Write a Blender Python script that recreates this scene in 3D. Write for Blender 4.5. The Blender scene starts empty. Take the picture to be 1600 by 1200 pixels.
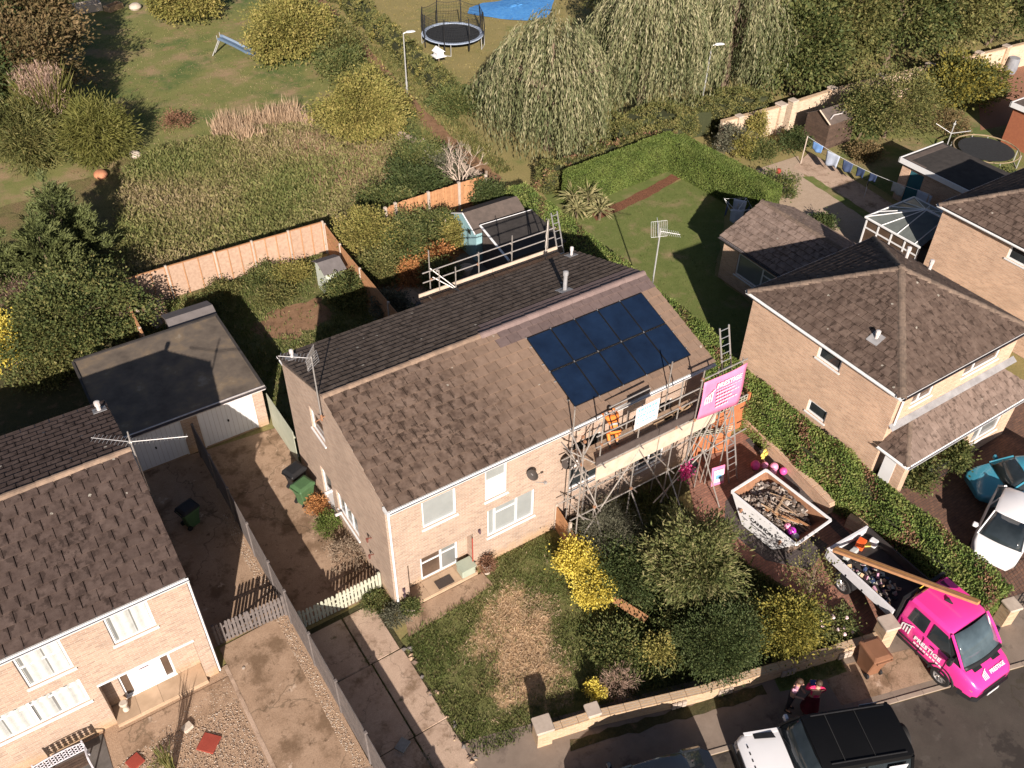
import bpy, math, random
import numpy as np
from mathutils import Vector, Matrix, Euler

S = bpy.context.scene
COL = S.collection
rng = random.Random(11)
nrg = np.random.default_rng(5)
PI = math.pi

# ------------------------------------------------------------------ camera
CAM_F, CAM_YAW, CAM_PITCH, CAM_ROLL = 1411.07, 0.98114, 0.717845, 0.018559
CAM_POS = Vector((-6.739, -16.776, 25.491))
def setup_camera():
    cd = bpy.data.cameras.new('camera'); cam = bpy.data.objects.new('camera', cd); COL.objects.link(cam)
    cy, sy, cp, sp = math.cos(CAM_YAW), math.sin(CAM_YAW), math.cos(CAM_PITCH), math.sin(CAM_PITCH)
    f = Vector((cy*cp, sy*cp, -sp)); r = f.cross(Vector((0, 0, 1))).normalized(); u = r.cross(f)
    c, s = math.cos(CAM_ROLL), math.sin(CAM_ROLL)
    r2 = r*c + u*s; u2 = -r*s + u*c
    m = Matrix((r2, u2, -f)).transposed().to_4x4(); m.translation = CAM_POS
    cam.matrix_world = m
    cd.sensor_width = 36; cd.lens = CAM_F/1600*36; cd.clip_start = .1; cd.clip_end = 2000
    S.camera = cam
setup_camera()

# ------------------------------------------------------------------ light
SUN_AZ, SUN_EL = math.radians(62.5), math.radians(25.5)
def setup_light():
    w = bpy.data.worlds.new('World'); S.world = w; w.use_nodes = True
    nt = w.node_tree; bg = nt.nodes['Background']
    sk = nt.nodes.new('ShaderNodeTexSky'); sk.sky_type = 'NISHITA'; sk.sun_disc = False
    sk.sun_elevation = SUN_EL; sk.sun_rotation = math.radians(200); sk.air_density = .6; sk.dust_density = 1.2; sk.ozone_density = .6
    nt.links.new(sk.outputs[0], bg.inputs[0]); bg.inputs[1].default_value = 0.05
    ld = bpy.data.lights.new('sun', 'SUN'); ld.energy = 5.0; ld.angle = math.radians(.5); ld.color = (1, .895, .80)
    lo = bpy.data.objects.new('sun', ld); COL.objects.link(lo)
    d = Vector((math.cos(SUN_AZ)*math.cos(SUN_EL), math.sin(SUN_AZ)*math.cos(SUN_EL), -math.sin(SUN_EL)))
    lo.rotation_euler = d.to_track_quat('-Z', 'Y').to_euler(); lo.location = (-20, -50, 40)
setup_light()
S.view_settings.view_transform = 'Standard'; S.view_settings.look = 'None'
S.view_settings.exposure = 0.84; S.view_settings.gamma = 1.0
S.render.engine = 'CYCLES'
S.cycles.max_bounces = 5; S.cycles.diffuse_bounces = 2; S.cycles.glossy_bounces = 2
S.cycles.transmission_bounces = 3; S.cycles.transparent_max_bounces = 6

# ------------------------------------------------------------------ materials
MATS = {}
def hx(c): return (c[0], c[1], c[2], 1)
def nmat(name):
    m = bpy.data.materials.new(name); m.use_nodes = True; MATS[name] = m
    nt = m.node_tree; return m, nt, nt.nodes['Principled BSDF']
def noise(nt, vec, scale, detail=4, rough=.6, dist=0):
    n = nt.nodes.new('ShaderNodeTexNoise'); n.inputs['Scale'].default_value = scale
    n.inputs['Detail'].default_value = detail; n.inputs['Roughness'].default_value = rough
    n.inputs['Distortion'].default_value = dist
    if vec is not None: nt.links.new(vec, n.inputs['Vector'])
    return n.outputs['Fac']
def ramp(nt, fac, stops, interp='LINEAR'):
    r = nt.nodes.new('ShaderNodeValToRGB'); r.color_ramp.interpolation = interp
    e = r.color_ramp.elements
    while len(e) > 1: e.remove(e[-1])
    e[0].position = stops[0][0]; e[0].color = hx(stops[0][1])
    for p, c in stops[1:]:
        k = e.new(p); k.color = hx(c)
    nt.links.new(fac, r.inputs[0]); return r.outputs[0]
def g3(v): return (v, v, v)
def mix(nt, fac, a, b, mode='MIX'):
    n = nt.nodes.new('ShaderNodeMix'); n.data_type = 'RGBA'; n.blend_type = mode
    for k, v in ((0, fac), (6, a), (7, b)):
        if hasattr(v, 'links') or isinstance(v, bpy.types.NodeSocket): nt.links.new(v, n.inputs[k])
        elif k == 0: n.inputs[0].default_value = v
        else: n.inputs[k].default_value = hx(v)
    return n.outputs[2]
def mth(nt, op, a, b=None, clamp=False):
    n = nt.nodes.new('ShaderNodeMath'); n.operation = op; n.use_clamp = clamp
    for k, v in ((0, a), (1, b)):
        if v is None: continue
        if isinstance(v, bpy.types.NodeSocket): nt.links.new(v, n.inputs[k])
        else: n.inputs[k].default_value = v
    return n.outputs[0]
def pos(nt):
    return nt.nodes.new('ShaderNodeNewGeometry').outputs['Position']
def xyz(nt, v):
    s = nt.nodes.new('ShaderNodeSeparateXYZ'); nt.links.new(v, s.inputs[0]); return s.outputs
def bump(nt, b, h, strength=.4, dist=.01):
    n = nt.nodes.new('ShaderNodeBump'); n.inputs['Strength'].default_value = strength; n.inputs['Distance'].default_value = dist
    nt.links.new(h, n.inputs['Height']); nt.links.new(n.outputs[0], b.inputs['Normal'])
def setcol(nt, b, c):
    if isinstance(c, bpy.types.NodeSocket): nt.links.new(c, b.inputs['Base Color'])
    else: b.inputs['Base Color'].default_value = hx(c)

def simple(name, c1, c2=None, scale=4, rough=.8, metal=0, spec=.3, bs=0, bscale=60, bd=.004, rnd=0, stops=None, detail=5, coat=0):
    """two-tone mottled surface: colour wanders with world position, optional relief and per-object shift"""
    m, nt, b = nmat(name); p = pos(nt)
    b.inputs['Roughness'].default_value = rough; b.inputs['Metallic'].default_value = metal
    b.inputs['Specular IOR Level'].default_value = spec
    if coat: b.inputs['Coat Weight'].default_value = coat; b.inputs['Coat Roughness'].default_value = .05
    if c2 is None: c2 = tuple(x*.82 for x in c1)
    f = noise(nt, p, scale, detail)
    c = ramp(nt, f, stops or [(.3, c2), (.7, c1)])
    if rnd:
        oi = nt.nodes.new('ShaderNodeObjectInfo').outputs['Random']
        c = mix(nt, 1.0, c, ramp(nt, oi, [(0, g3(1-rnd)), (1, g3(1+rnd*.6))]), 'MULTIPLY')
    setcol(nt, b, c)
    if bs: bump(nt, b, noise(nt, p, bscale, 4), bs, bd)
    return m

def brickmat(name, c1, c2, mortar, w=.235, h=.078, blotch=.25, rough=.9, ms=.012, stain=None, bs=.5):
    m, nt, b = nmat(name)
    uv = nt.nodes.new('ShaderNodeUVMap').outputs[0]; p = pos(nt)
    t = nt.nodes.new('ShaderNodeTexBrick'); nt.links.new(uv, t.inputs['Vector'])
    t.inputs['Scale'].default_value = 1; t.inputs['Brick Width'].default_value = w; t.inputs['Row Height'].default_value = h
    t.inputs['Mortar Size'].default_value = ms; t.inputs['Mortar Smooth'].default_value = .2; t.inputs['Bias'].default_value = 0
    t.inputs['Color1'].default_value = hx(c1); t.inputs['Color2'].default_value = hx(c2); t.inputs['Mortar'].default_value = hx(mortar)
    # streaky colour between courses of bricks
    mp = nt.nodes.new('ShaderNodeMapping'); nt.links.new(uv, mp.inputs[0]); mp.inputs['Scale'].default_value = (2.2, 9, 1)
    f = noise(nt, mp.outputs[0], 1.3, 3, .7)
    c = mix(nt, 1.0, t.outputs['Color'], ramp(nt, f, [(.25, g3(1-blotch)), (.5, g3(1.0)), (.78, (1+blotch*.5, 1+blotch*.35, 1+blotch*.2))]), 'MULTIPLY')
    f2 = noise(nt, p, .8, 4)
    c = mix(nt, 1.0, c, ramp(nt, f2, [(.3, g3(.88)), (.7, g3(1.08))]), 'MULTIPLY')
    if stain:   # damp ochre staining along the base course
        z = xyz(nt, p)[2]
        k = mth(nt, 'SUBTRACT', mth(nt, 'MULTIPLY', noise(nt, p, 2.2, 4), 1.1), z, True)
        c = mix(nt, k, c, stain)
    setcol(nt, b, c); b.inputs['Roughness'].default_value = rough; b.inputs['Specular IOR Level'].default_value = .2
    inv = mth(nt, 'SUBTRACT', 1.0, t.outputs['Fac'])
    bump(nt, b, inv, bs, .008)
    return m

def tilemat(name, dark, mid, light, lichen=.5, new=None, newx=None, joint=.6):
    m, nt, b = nmat(name); p = pos(nt)
    oi = nt.nodes.new('ShaderNodeObjectInfo').outputs['Random']
    uvn = nt.nodes.new('ShaderNodeUVMap').outputs[0]; UV = xyz(nt, uvn)
    f = noise(nt, p, 3.2, 6, .65)
    c = ramp(nt, f, [(.30, dark), (.5, mid), (.72, light)])
    # moss and algae stains, irregular
    f2 = noise(nt, p, 1.1, 3, .6, .6); f3 = noise(nt, p, 6.5, 4, .6)
    st = mth(nt, 'MULTIPLY', ramp(nt, f2, [(.42, g3(0)), (.62, g3(1))]), ramp(nt, f3, [(.5, g3(0)), (.6, g3(1))]))
    c = mix(nt, mth(nt, 'MULTIPLY', st, .7), c, tuple(x*.45 for x in dark))
    # algae creeping out of the side joints, wider towards the top of each exposed tile
    au = mth(nt, 'ABSOLUTE', UV[0]); wd = mth(nt, 'MULTIPLY', mth(nt, 'SUBTRACT', noise(nt, p, 1.9, 5, .75), .47), mth(nt, 'MULTIPLY', UV[1], 3.2))
    k = mth(nt, 'GREATER_THAN', mth(nt, 'ADD', au, mth(nt, 'ADD', wd, mth(nt, 'MULTIPLY', mth(nt, 'SUBTRACT', f3, .5), .06))), .205)
    c = mix(nt, mth(nt, 'MULTIPLY', k, joint), c, tuple(x*.5 for x in dark))
    if new:
        x = xyz(nt, p); wob = mth(nt, 'MULTIPLY', noise(nt, p, .9, 4), 2.4)
        k = nt.nodes.new('ShaderNodeMapRange'); k.inputs[1].default_value = newx[0]; k.inputs[2].default_value = newx[1]
        nt.links.new(mth(nt, 'ADD', mth(nt, 'ADD', x[0], wob), mth(nt, 'MULTIPLY', x[1], .35)), k.inputs[0]); k.clamp = True
        cn = ramp(nt, noise(nt, p, 5, 5), [(.3, tuple(q*.82 for q in new)), (.7, new)])
        c = mix(nt, k.outputs[0], c, cn)
    # pale lichen rosettes
    v = nt.nodes.new('ShaderNodeTexVoronoi'); v.inputs['Scale'].default_value = 2.1; nt.links.new(p, v.inputs['Vector'])
    d = mth(nt, 'ADD', v.outputs['Distance'], mth(nt, 'MULTIPLY', noise(nt, p, 30, 2), .11))
    sel = mth(nt, 'GREATER_THAN', xyz(nt, v.outputs['Color'])[0], 1-lichen*.5)
    l = mth(nt, 'MULTIPLY', mth(nt, 'LESS_THAN', d, .155), sel)
    l = mth(nt, 'MULTIPLY', l, mth(nt, 'GREATER_THAN', noise(nt, p, 22, 2), .42))
    c = mix(nt, mth(nt, 'MULTIPLY', l, .75), c, (.42, .39, .33))
    c = mix(nt, 1.0, c, ramp(nt, oi, [(0, g3(.91)), (1, g3(1.08))]), 'MULTIPLY')
    setcol(nt, b, c); b.inputs['Roughness'].default_value = .92; b.inputs['Specular IOR Level'].default_value = .15
    bump(nt, b, noise(nt, p, 45, 5, .7), .6, .006)
    return m

def leafmat(name, cols, trans=.25, rough=.65, spec=.25):
    """cols: colours from one end of the plant's variety to the other, picked per leaf"""
    m, nt, b = nmat(name)
    a = nt.nodes.new('ShaderNodeAttribute'); a.attribute_name = 'rnd'
    n = len(cols)
    c = ramp(nt, a.outputs['Fac'], [(i/(n-1) if n > 1 else 0, cc) for i, cc in enumerate(cols)])
    f = noise(nt, pos(nt), 1.1, 3)
    c = mix(nt, 1.0, c, ramp(nt, f, [(.3, g3(.78)), (.7, g3(1.15))]), 'MULTIPLY')
    setcol(nt, b, c); b.inputs['Roughness'].default_value = rough; b.inputs['Specular IOR Level'].default_value = spec
    t = nt.nodes.new('ShaderNodeBsdfTranslucent'); nt.links.new(c, t.inputs[0])
    ms = nt.nodes.new('ShaderNodeMixShader'); ms.inputs[0].default_value = trans
    nt.links.new(b.outputs[0], ms.inputs[1]); nt.links.new(t.outputs[0], ms.inputs[2])
    nt.links.new(ms.outputs[0], nt.nodes['Material Output'].inputs[0])
    return m

def groundmat(name, layers, bs=.5, bscale=25, bd=.02, rough=.95, crack=0):
    """layers: base colour pair, then (colour, noise scale, lo, hi, seed) laid over each other"""
    m, nt, b = nmat(name); p = pos(nt)
    c = ramp(nt, noise(nt, p, layers[0][2], 6, .65), [(.3, layers[0][0]), (.7, layers[0][1])])
    for col, sc, lo, hi, seed in layers[1:]:
        mp = nt.nodes.new('ShaderNodeMapping'); nt.links.new(p, mp.inputs[0]); mp.inputs['Location'].default_value = (seed*7.3, seed*3.1, seed)
        k = ramp(nt, noise(nt, mp.outputs[0], sc, 6, .68), [(lo, g3(0)), (hi, g3(1))])
        c = mix(nt, k, c, col)
    if crack:
        w = nt.nodes.new('ShaderNodeTexVoronoi'); w.feature = 'DISTANCE_TO_EDGE'; w.inputs['Scale'].default_value = crack
        q = nt.nodes.new('ShaderNodeVectorMath'); q.operation = 'MULTIPLY_ADD'; nn = nt.nodes.new('ShaderNodeTexNoise'); nn.inputs['Scale'].default_value = 1.7; nn.inputs['Detail'].default_value = 6
        nt.links.new(p, nn.inputs['Vector']); nt.links.new(nn.outputs['Color'], q.inputs[0]); q.inputs[1].default_value = (1.1, 1.1, 1.1); nt.links.new(p, q.inputs[2]); nt.links.new(q.outputs[0], w.inputs['Vector'])
        c = mix(nt, ramp(nt, w.outputs['Distance'], [(.0, g3(.5)), (.008, g3(.0))]), c, (.05, .042, .026))
    fine = noise(nt, p, bscale, 5, .7)
    c = mix(nt, 1.0, c, ramp(nt, fine, [(.25, g3(.7)), (.75, g3(1.25))]), 'MULTIPLY')
    setcol(nt, b, c); b.inputs['Roughness'].default_value = rough; b.inputs['Specular IOR Level'].default_value = .1
    bump(nt, b, fine, bs, bd)
    return m

BRICK = brickmat('buff_brick', (.43, .312, .235), (.33, .228, .172), (.41, .34, .28), stain=(.42, .26, .12))
BRICK_R = brickmat('tan_brick', (.58, .385, .265), (.46, .29, .195), (.55, .42, .32))
BRICK_D = brickmat('garden_wall_brick', (.50, .35, .22), (.43, .29, .18), (.46, .37, .28), blotch=.35)
PAVE = brickmat('red_block_paving', (.34, .165, .115), (.25, .12, .088), (.15, .105, .085), w=.20, h=.10, ms=.008, blotch=.35, bs=.3)
PAVE_D = brickmat('charcoal_block_paving', (.11, .09, .085), (.08, .07, .068), (.06, .05, .05), w=.20, h=.10, ms=.008)
PAVE_B = brickmat('brown_block_paving', (.20, .11, .075), (.14, .08, .06), (.09, .07, .06), w=.20, h=.10, ms=.008, blotch=.35, bs=.3)
TILE_M = tilemat('weathered_tile', (.075, .050, .038), (.140, .097, .074), (.185, .133, .104), .55, (.245, .168, .122), (5.6, 8.6))
TILE_B = tilemat('dark_mossy_tile', (.060, .045, .036), (.10, .077, .062), (.145, .113, .092), .75, joint=.3)
TILE_L = tilemat('dark_brown_tile', (.056, .038, .032), (.084, .059, .050), (.112, .081, .069), .5)
TILE_R = tilemat('brown_lichen_tile', (.070, .048, .038), (.118, .083, .066), (.165, .12, .096), .8)
TILE_P = tilemat('pinkish_tile', (.145, .105, .085), (.21, .155, .128), (.27, .205, .172), .6, joint=.5)
TILE_N = simple('new_plum_tile', (.155, .112, .103), (.115, .082, .077), 6, .75, rnd=.12)
RIDGE = simple('buff_ridge', (.30, .21, .15), (.17, .12, .09), 5, .9, rnd=.15, bs=.4)
RIDGE_D = simple('mossy_ridge', (.20, .145, .11), (.10, .075, .06), 7, .95, rnd=.15, bs=.5)
UPVC = simple('white_plastic', (.72, .72, .72), (.66, .66, .66), 3, .35, spec=.5)
UPVC_D = simple('grimy_white_plastic', (.62, .59, .58), (.45, .40, .38), 6, .5)
GUT = simple('dark_gutter', (.10, .085, .09), (.055, .05, .05), 5, .6)
LEAD = simple('grey_lead', (.34, .335, .34), (.22, .215, .22), 3, .55, bs=.2)
CONC = groundmat('worn_concrete', [((.29, .195, .13), (.40, .28, .195), 1.2), ((.19, .125, .08), .9, .5, .62, 1), ((.48, .36, .27), 1.4, .63, .67, 2), ((.15, .10, .065), 3.5, .58, .7, 5)], .6, 30, .012, crack=.2)
CONC_L = groundmat('pale_concrete', [((.38, .27, .20), (.50, .37, .28), 1.0), ((.22, .15, .10), 1.3, .52, .66, 4), ((.12, .11, .05), 2.6, .62, .72, 9)], .5, 35, .01, crack=.45)
SLAB = simple('paving_slab', (.48, .34, .23), (.37, .26, .17), 2.5, .9, rnd=.12, bs=.3)
SLAB_G = simple('grey_slab', (.17, .15, .14), (.10, .09, .08), 2.5, .9, rnd=.15, bs=.3)
GRAVEL = groundmat('tan_gravel', [((.34, .22, .14), (.52, .37, .26), 30), ((.19, .12, .08), 55, .56, .64, 1), ((.66, .52, .42), 45, .6, .66, 3)], 1, 60, .03)
GRAVEL_G = groundmat('fine_buff_gravel', [((.38, .29, .21), (.45, .345, .26), 3), ((.24, .175, .12), 40, .55, .65, 1)], .4, 80, .01)
TARMAC = groundmat('grey_tarmac', [((.062, .052, .045), (.088, .074, .063), 1.0), ((.115, .10, .088), 1.8, .58, .78, 2), ((.045, .038, .034), .7, .55, .6, 4)], .7, 110, .006, crack=.16)
TARMAC_P = groundmat('pavement_tarmac', [((.19, .148, .118), (.26, .205, .165), 1.4), ((.24, .195, .16), 60, .62, .7, 2), ((.09, .07, .06), 1.1, .55, .7, 6)], .8, 120, .006)
KERB = simple('kerb_stone', (.36, .29, .23), (.26, .20, .16), 3, .9, bs=.3)
EARTH = groundmat('bare_earth', [((.20, .115, .065), (.29, .175, .105), 2), ((.10, .06, .04), 3, .55, .7, 1)], .7, 30, .03)
LAWN_S = groundmat('scruffy_lawn', [((.12, .135, .045), (.18, .17, .07), 2.4), ((.20, .145, .08), 1.8, .54, .7, 6)], .9, 30, .05)
LAWN_G = groundmat('green_lawn', [((.11, .14, .04), (.155, .175, .058), 1.5), ((.26, .20, .11), .8, .5, .72, 3)], .5, 40, .02)
LAWN_F = groundmat('field_lawn', [((.15, .165, .055), (.20, .195, .072), .5), ((.09, .13, .042), .2, .50, .62, 4), ((.30, .215, .125), .3, .50, .66, 7), ((.27, .185, .105), 1.4, .56, .72, 9)], .6, 14, .04)
LAWN_Y = groundmat('dry_yellow_lawn', [((.22, .19, .078), (.28, .225, .10), .5), ((.16, .17, .06), .4, .55, .7, 2), ((.30, .21, .11), .8, .6, .8, 5)], .5, 14, .03)
MEADOW = groundmat('weedy_meadow', [((.14, .13, .05), (.20, .165, .075), .8), ((.21, .145, .08), .5, .52, .68, 2), ((.06, .06, .028), 1.6, .56, .7, 5)], .9, 12, .08)
BED = groundmat('planting_bed', [((.055, .055, .026), (.09, .08, .04), 3), ((.17, .115, .07), 2, .55, .7, 2)], .9, 20, .06)
MULCH = groundmat('bark_mulch', [((.17, .075, .045), (.26, .12, .07), 10), ((.09, .045, .03), 18, .5, .6, 2)], .9, 40, .03)
FELT = simple('roof_felt', stops=[(.28, (.085, .068, .054)), (.5, (.135, .108, .084)), (.62, (.18, .135, .09)), (.76, (.28, .24, .19))], c1=(.1, .1, .1), scale=1.3, rough=.8, bs=.4, bscale=40)
FELT_G = simple('grey_shed_felt', (.17, .15, .145), (.13, .115, .11), 3, .85, bs=.3)
FELT_B = simple('brown_shed_felt', (.13, .10, .085), (.085, .068, .058), 3, .9, bs=.3)
FELT_K = simple('dark_felt', (.055, .048, .044), (.032, .028, .026), 3, .9, bs=.3)
WHITE = simple('white_paint', (.70, .70, .70), (.64, .64, .64), 2, .5)
DOORW = simple('garage_door_white', (.78, .78, .79), (.72, .72, .735), 1.2, .4)
FENCE_P = simple('pinkish_larch_fence', (.42, .295, .215), (.31, .205, .145), 7, .85, bs=.3, rnd=.1)
FENCE_O = simple('orange_stained_fence', (.48, .25, .125), (.36, .18, .085), 6, .8, bs=.3, rnd=.12)
GATE_O = simple('orange_stained_gate', (.46, .17, .075), (.38, .13, .055), 5, .75, bs=.3)
FENCE_D = simple('dark_grey_fence', (.17, .145, .135), (.11, .095, .09), 6, .85, bs=.4, rnd=.12)
FENCE_S = simple('sage_fence', (.47, .47, .37), (.38, .38, .29), 6, .8, bs=.3, rnd=.08)
SAGE = simple('sage_panel', (.42, .43, .34), (.33, .34, .26), 2, .8)
POSTC = simple('concrete_post', (.48, .40, .33), (.38, .31, .255), 5, .9, bs=.3, rnd=.08)
WOOD_D = simple('dark_shed_wood', (.11, .07, .05), (.06, .04, .03), 8, .85, bs=.4, rnd=.2)
WOOD = simple('sawn_wood', (.52, .36, .22), (.38, .25, .15), 8, .8, rnd=.15)
BOARD = simple('scaffold_board', (.42, .30, .21), (.28, .19, .13), 6, .85, rnd=.18)
BOARD_P = simple('pale_fascia_board', (.58, .47, .37), (.47, .37, .28), 3, .8)
BOARD_D = simple('dark_toe_board', (.085, .065, .058), (.06, .045, .04), 4, .7)
BLUESHED = simple('duck_egg_blue_paint', (.27, .43, .46), (.21, .35, .38), 3, .7, bs=.2)
PALEG = simple('pale_green_paint', (.47, .50, .43), (.40, .43, .36), 4, .75)
STEEL = simple('galvanised_tube', (.50, .46, .42), (.36, .32, .285), 12, .45, .55, .5, rnd=.12)
ALU = simple('aluminium', (.62, .60, .58), (.5, .48, .46), 6, .35, .7)
GALV = simple('lamp_column', (.46, .46, .45), (.36, .36, .35), 5, .5, .3)
RUSTY = simple('rusty_steel', (.33, .17, .095), (.20, .10, .06), 5, .85, bs=.4, bscale=30)
BLACK = simple('black_plastic', (.022, .022, .024), (.015, .015, .016), 5, .5)
TYRE = simple('tyre_rubber', (.022, .021, .020), (.015, .014, .014), 8, .8)
MESHB = simple('dark_net', (.03, .032, .034), (.02, .02, .022), 8, .9)
PINK = simple('pink_body_paint', (.80, .045, .30), (.78, .040, .28), 1, .22, spec=.6, coat=1)
PINKS = simple('pink_banner', (.80, .24, .40), (.74, .19, .34), 3, .6)
PINKB = simple('hot_pink_balloon', (.85, .10, .36), (.78, .08, .31), 3, .35, spec=.4)
PINKL = simple('pale_pink_balloon', (.85, .33, .50), (.80, .28, .44), 3, .35, spec=.4)
MAG = simple('magenta_balloon', (.62, .05, .55), (.55, .04, .48), 3, .18, spec=.6)
YELB = simple('yellow_foil', (.72, .55, .14), (.62, .45, .10), 3, .3)
WHITEP = simple('white_car_paint', (.78, .77, .78), (.75, .74, .75), 1, .2, spec=.6, coat=1)
BLACKP = simple('black_car_paint', (.006, .006, .0065), (.007, .007, .0075), 1, .3, spec=.2)
BLUEP = simple('blue_car_paint', (.06, .30, .42), (.055, .27, .38), 1, .22, spec=.6, coat=1)
NAVYP = simple('dark_car_paint', (.020, .024, .030), (.016, .018, .022), 1, .15, spec=.6, coat=1)
SILVER = simple('silver_metal', (.60, .59, .58), (.48, .47, .46), 5, .3, .8)
ALUSIDE = simple('white_dropside', (.66, .65, .67), (.58, .57, .59), 3, .4)
BEDDARK = simple('dark_truck_bed', (.045, .038, .036), (.028, .024, .024), 3, .7, bs=.3)
HIVIS = simple('orange_hivis', (.85, .24, .045), (.78, .20, .035), 10, .6)
SILVERT = simple('grey_reflective_tape', (.45, .43, .42), (.4, .38, .37), 5, .4)
SKIN = simple('skin', (.50, .29, .20), (.44, .25, .17), 6, .55)
HAIR = simple('brown_hair', (.085, .05, .03), (.05, .03, .02), 20, .6)
HAIR2 = simple('dark_hair', (.035, .022, .016), (.02, .014, .01), 20, .6)
LILAC = simple('lilac_cloth', (.50, .27, .36), (.42, .22, .30), 9, .8)
HOTTOP = simple('hot_pink_cloth', (.80, .035, .16), (.68, .025, .12), 6, .7)
DARKC = simple('dark_trousers', (.035, .033, .04), (.022, .02, .026), 9, .85)
BLUEC = simple('blue_lanyard_cloth', (.06, .09, .30), (.05, .07, .2), 9, .8)
PURPC = simple('dark_red_skirt', (.11, .008, .02), (.07, .006, .014), 6, .85)
REDS = simple('red_slab', (.30, .055, .035), (.24, .042, .028), 3, .85, bs=.3)
BROWNB = simple('brown_bin', (.24, .115, .065), (.20, .095, .052), 3, .5)
GREENB = simple('green_bin', (.07, .14, .06), (.055, .11, .048), 3, .5)
TERRA = simple('terracotta', (.50, .22, .12), (.40, .17, .09), 5, .8)
CREAM = simple('cream_textile', (.48, .49, .47), (.38, .39, .37), 6, .9)
CLOTHB = simple('blue_cloth', (.18, .33, .62), (.13, .26, .52), 5, .9)
CLOTHL = simple('pale_blue_cloth', (.45, .50, .60), (.36, .41, .51), 5, .9)
CLOTHN = simple('navy_cloth', (.035, .055, .12), (.025, .04, .09), 5, .9)
CLOTHD = simple('denim_cloth', (.075, .11, .21), (.055, .08, .16), 5, .9)
LOGO = simple('white_lettering', (.80, .79, .80), (.76, .75, .76), 3, .6)
LBLUE = simple('pale_blue_print', (.20, .42, .55), (.18, .38, .50), 3, .6)
ROSE = simple('rose_petal', (.78, .60, .60), (.70, .50, .50), 9, .7)
POOLB = simple('blue_pool_sheet', (.05, .20, .52), (.10, .30, .60), 4, .4, bs=.6, bscale=6, bd=.05)
STONE = simple('pale_stone', (.55, .47, .39), (.42, .35, .28), 6, .9, bs=.4)
BARK = simple('bark', (.20, .145, .10), (.11, .08, .055), 9, .95, bs=.6)
BARK_P = simple('bleached_branch', (.52, .42, .34), (.38, .30, .24), 9, .9)
PLANT_B = simple('conservatory_blind', (.28, .30, .30), (.20, .22, .22), 4, .6)

def glassmat(name, c, rough=.06, spec=.5):
    m, nt, b = nmat(name); p = pos(nt)
    setcol(nt, b, ramp(nt, noise(nt, p, 1.7, 3), [(.35, c), (.7, tuple(x*(1.45 if c[0] < .1 else 1.12)+.004 for x in c))]))
    b.inputs['Roughness'].default_value = rough; b.inputs['Specular IOR Level'].default_value = spec
    b.inputs['Coat Weight'].default_value = .15; b.inputs['Coat Roughness'].default_value = .03
    return m
GLASS = glassmat('dark_glass', (.020, .024, .026))
GLASS_M = glassmat('grey_glass', (.16, .165, .16), .15)
GLASS_L = glassmat('pale_blind_glass', (.26, .275, .27), .2)
GLASS_B = glassmat('brown_room_glass', (.075, .05, .035))
GLASS_C = glassmat('car_glass', (.018, .024, .028), .04)
GLASS_W = glassmat('windscreen_glass', (.06, .085, .10), .05)

def solar_mat():
    m, nt, b = nmat('solar_cells')
    uv = nt.nodes.new('ShaderNodeUVMap').outputs[0]; p = pos(nt)
    t = nt.nodes.new('ShaderNodeTexBrick'); nt.links.new(uv, t.inputs['Vector']); t.offset = 0
    t.inputs['Scale'].default_value = 1; t.inputs['Brick Width'].default_value = .165; t.inputs['Row Height'].default_value = .083
    t.inputs['Mortar Size'].default_value = .0025
    t.inputs['Color1'].default_value = hx((.0075, .0155, .038)); t.inputs['Color2'].default_value = hx((.0085, .0175, .042))
    t.inputs['Mortar'].default_value = hx((.012, .020, .036))
    c = mix(nt, 1.0, t.outputs['Color'], ramp(nt, noise(nt, p, 1.2, 4), [(.3, g3(.75)), (.7, (1.15, 1.25, 1.25))]), 'MULTIPLY')
    setcol(nt, b, c); b.inputs['Roughness'].default_value = .22; b.inputs['Specular IOR Level'].default_value = .5
    return m
SOLAR = solar_mat()
FRAMEK = simple('black_frame', (.014, .014, .016), (.01, .01, .011), 4, .4)

# ------------------------------------------------------------------ builders
def tag(o, label=None, cat=None, group=None, kind=None):
    if label: o['label'] = label
    if cat: o['category'] = cat
    if group: o['group'] = group
    if kind: o['kind'] = kind
    return o
def thing(name, label, cat, loc=(0, 0, 0), rz=0, group=None):
    o = bpy.data.objects.new(name, None); COL.objects.link(o); o.location = loc; o.rotation_euler = (0, 0, rz)
    o.empty_display_size = .2
    return tag(o, label, cat, group)
def link(name, me, parent=None):
    o = bpy.data.objects.new(name, me); COL.objects.link(o)
    if parent is not None: o.parent = parent
    return o

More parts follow.
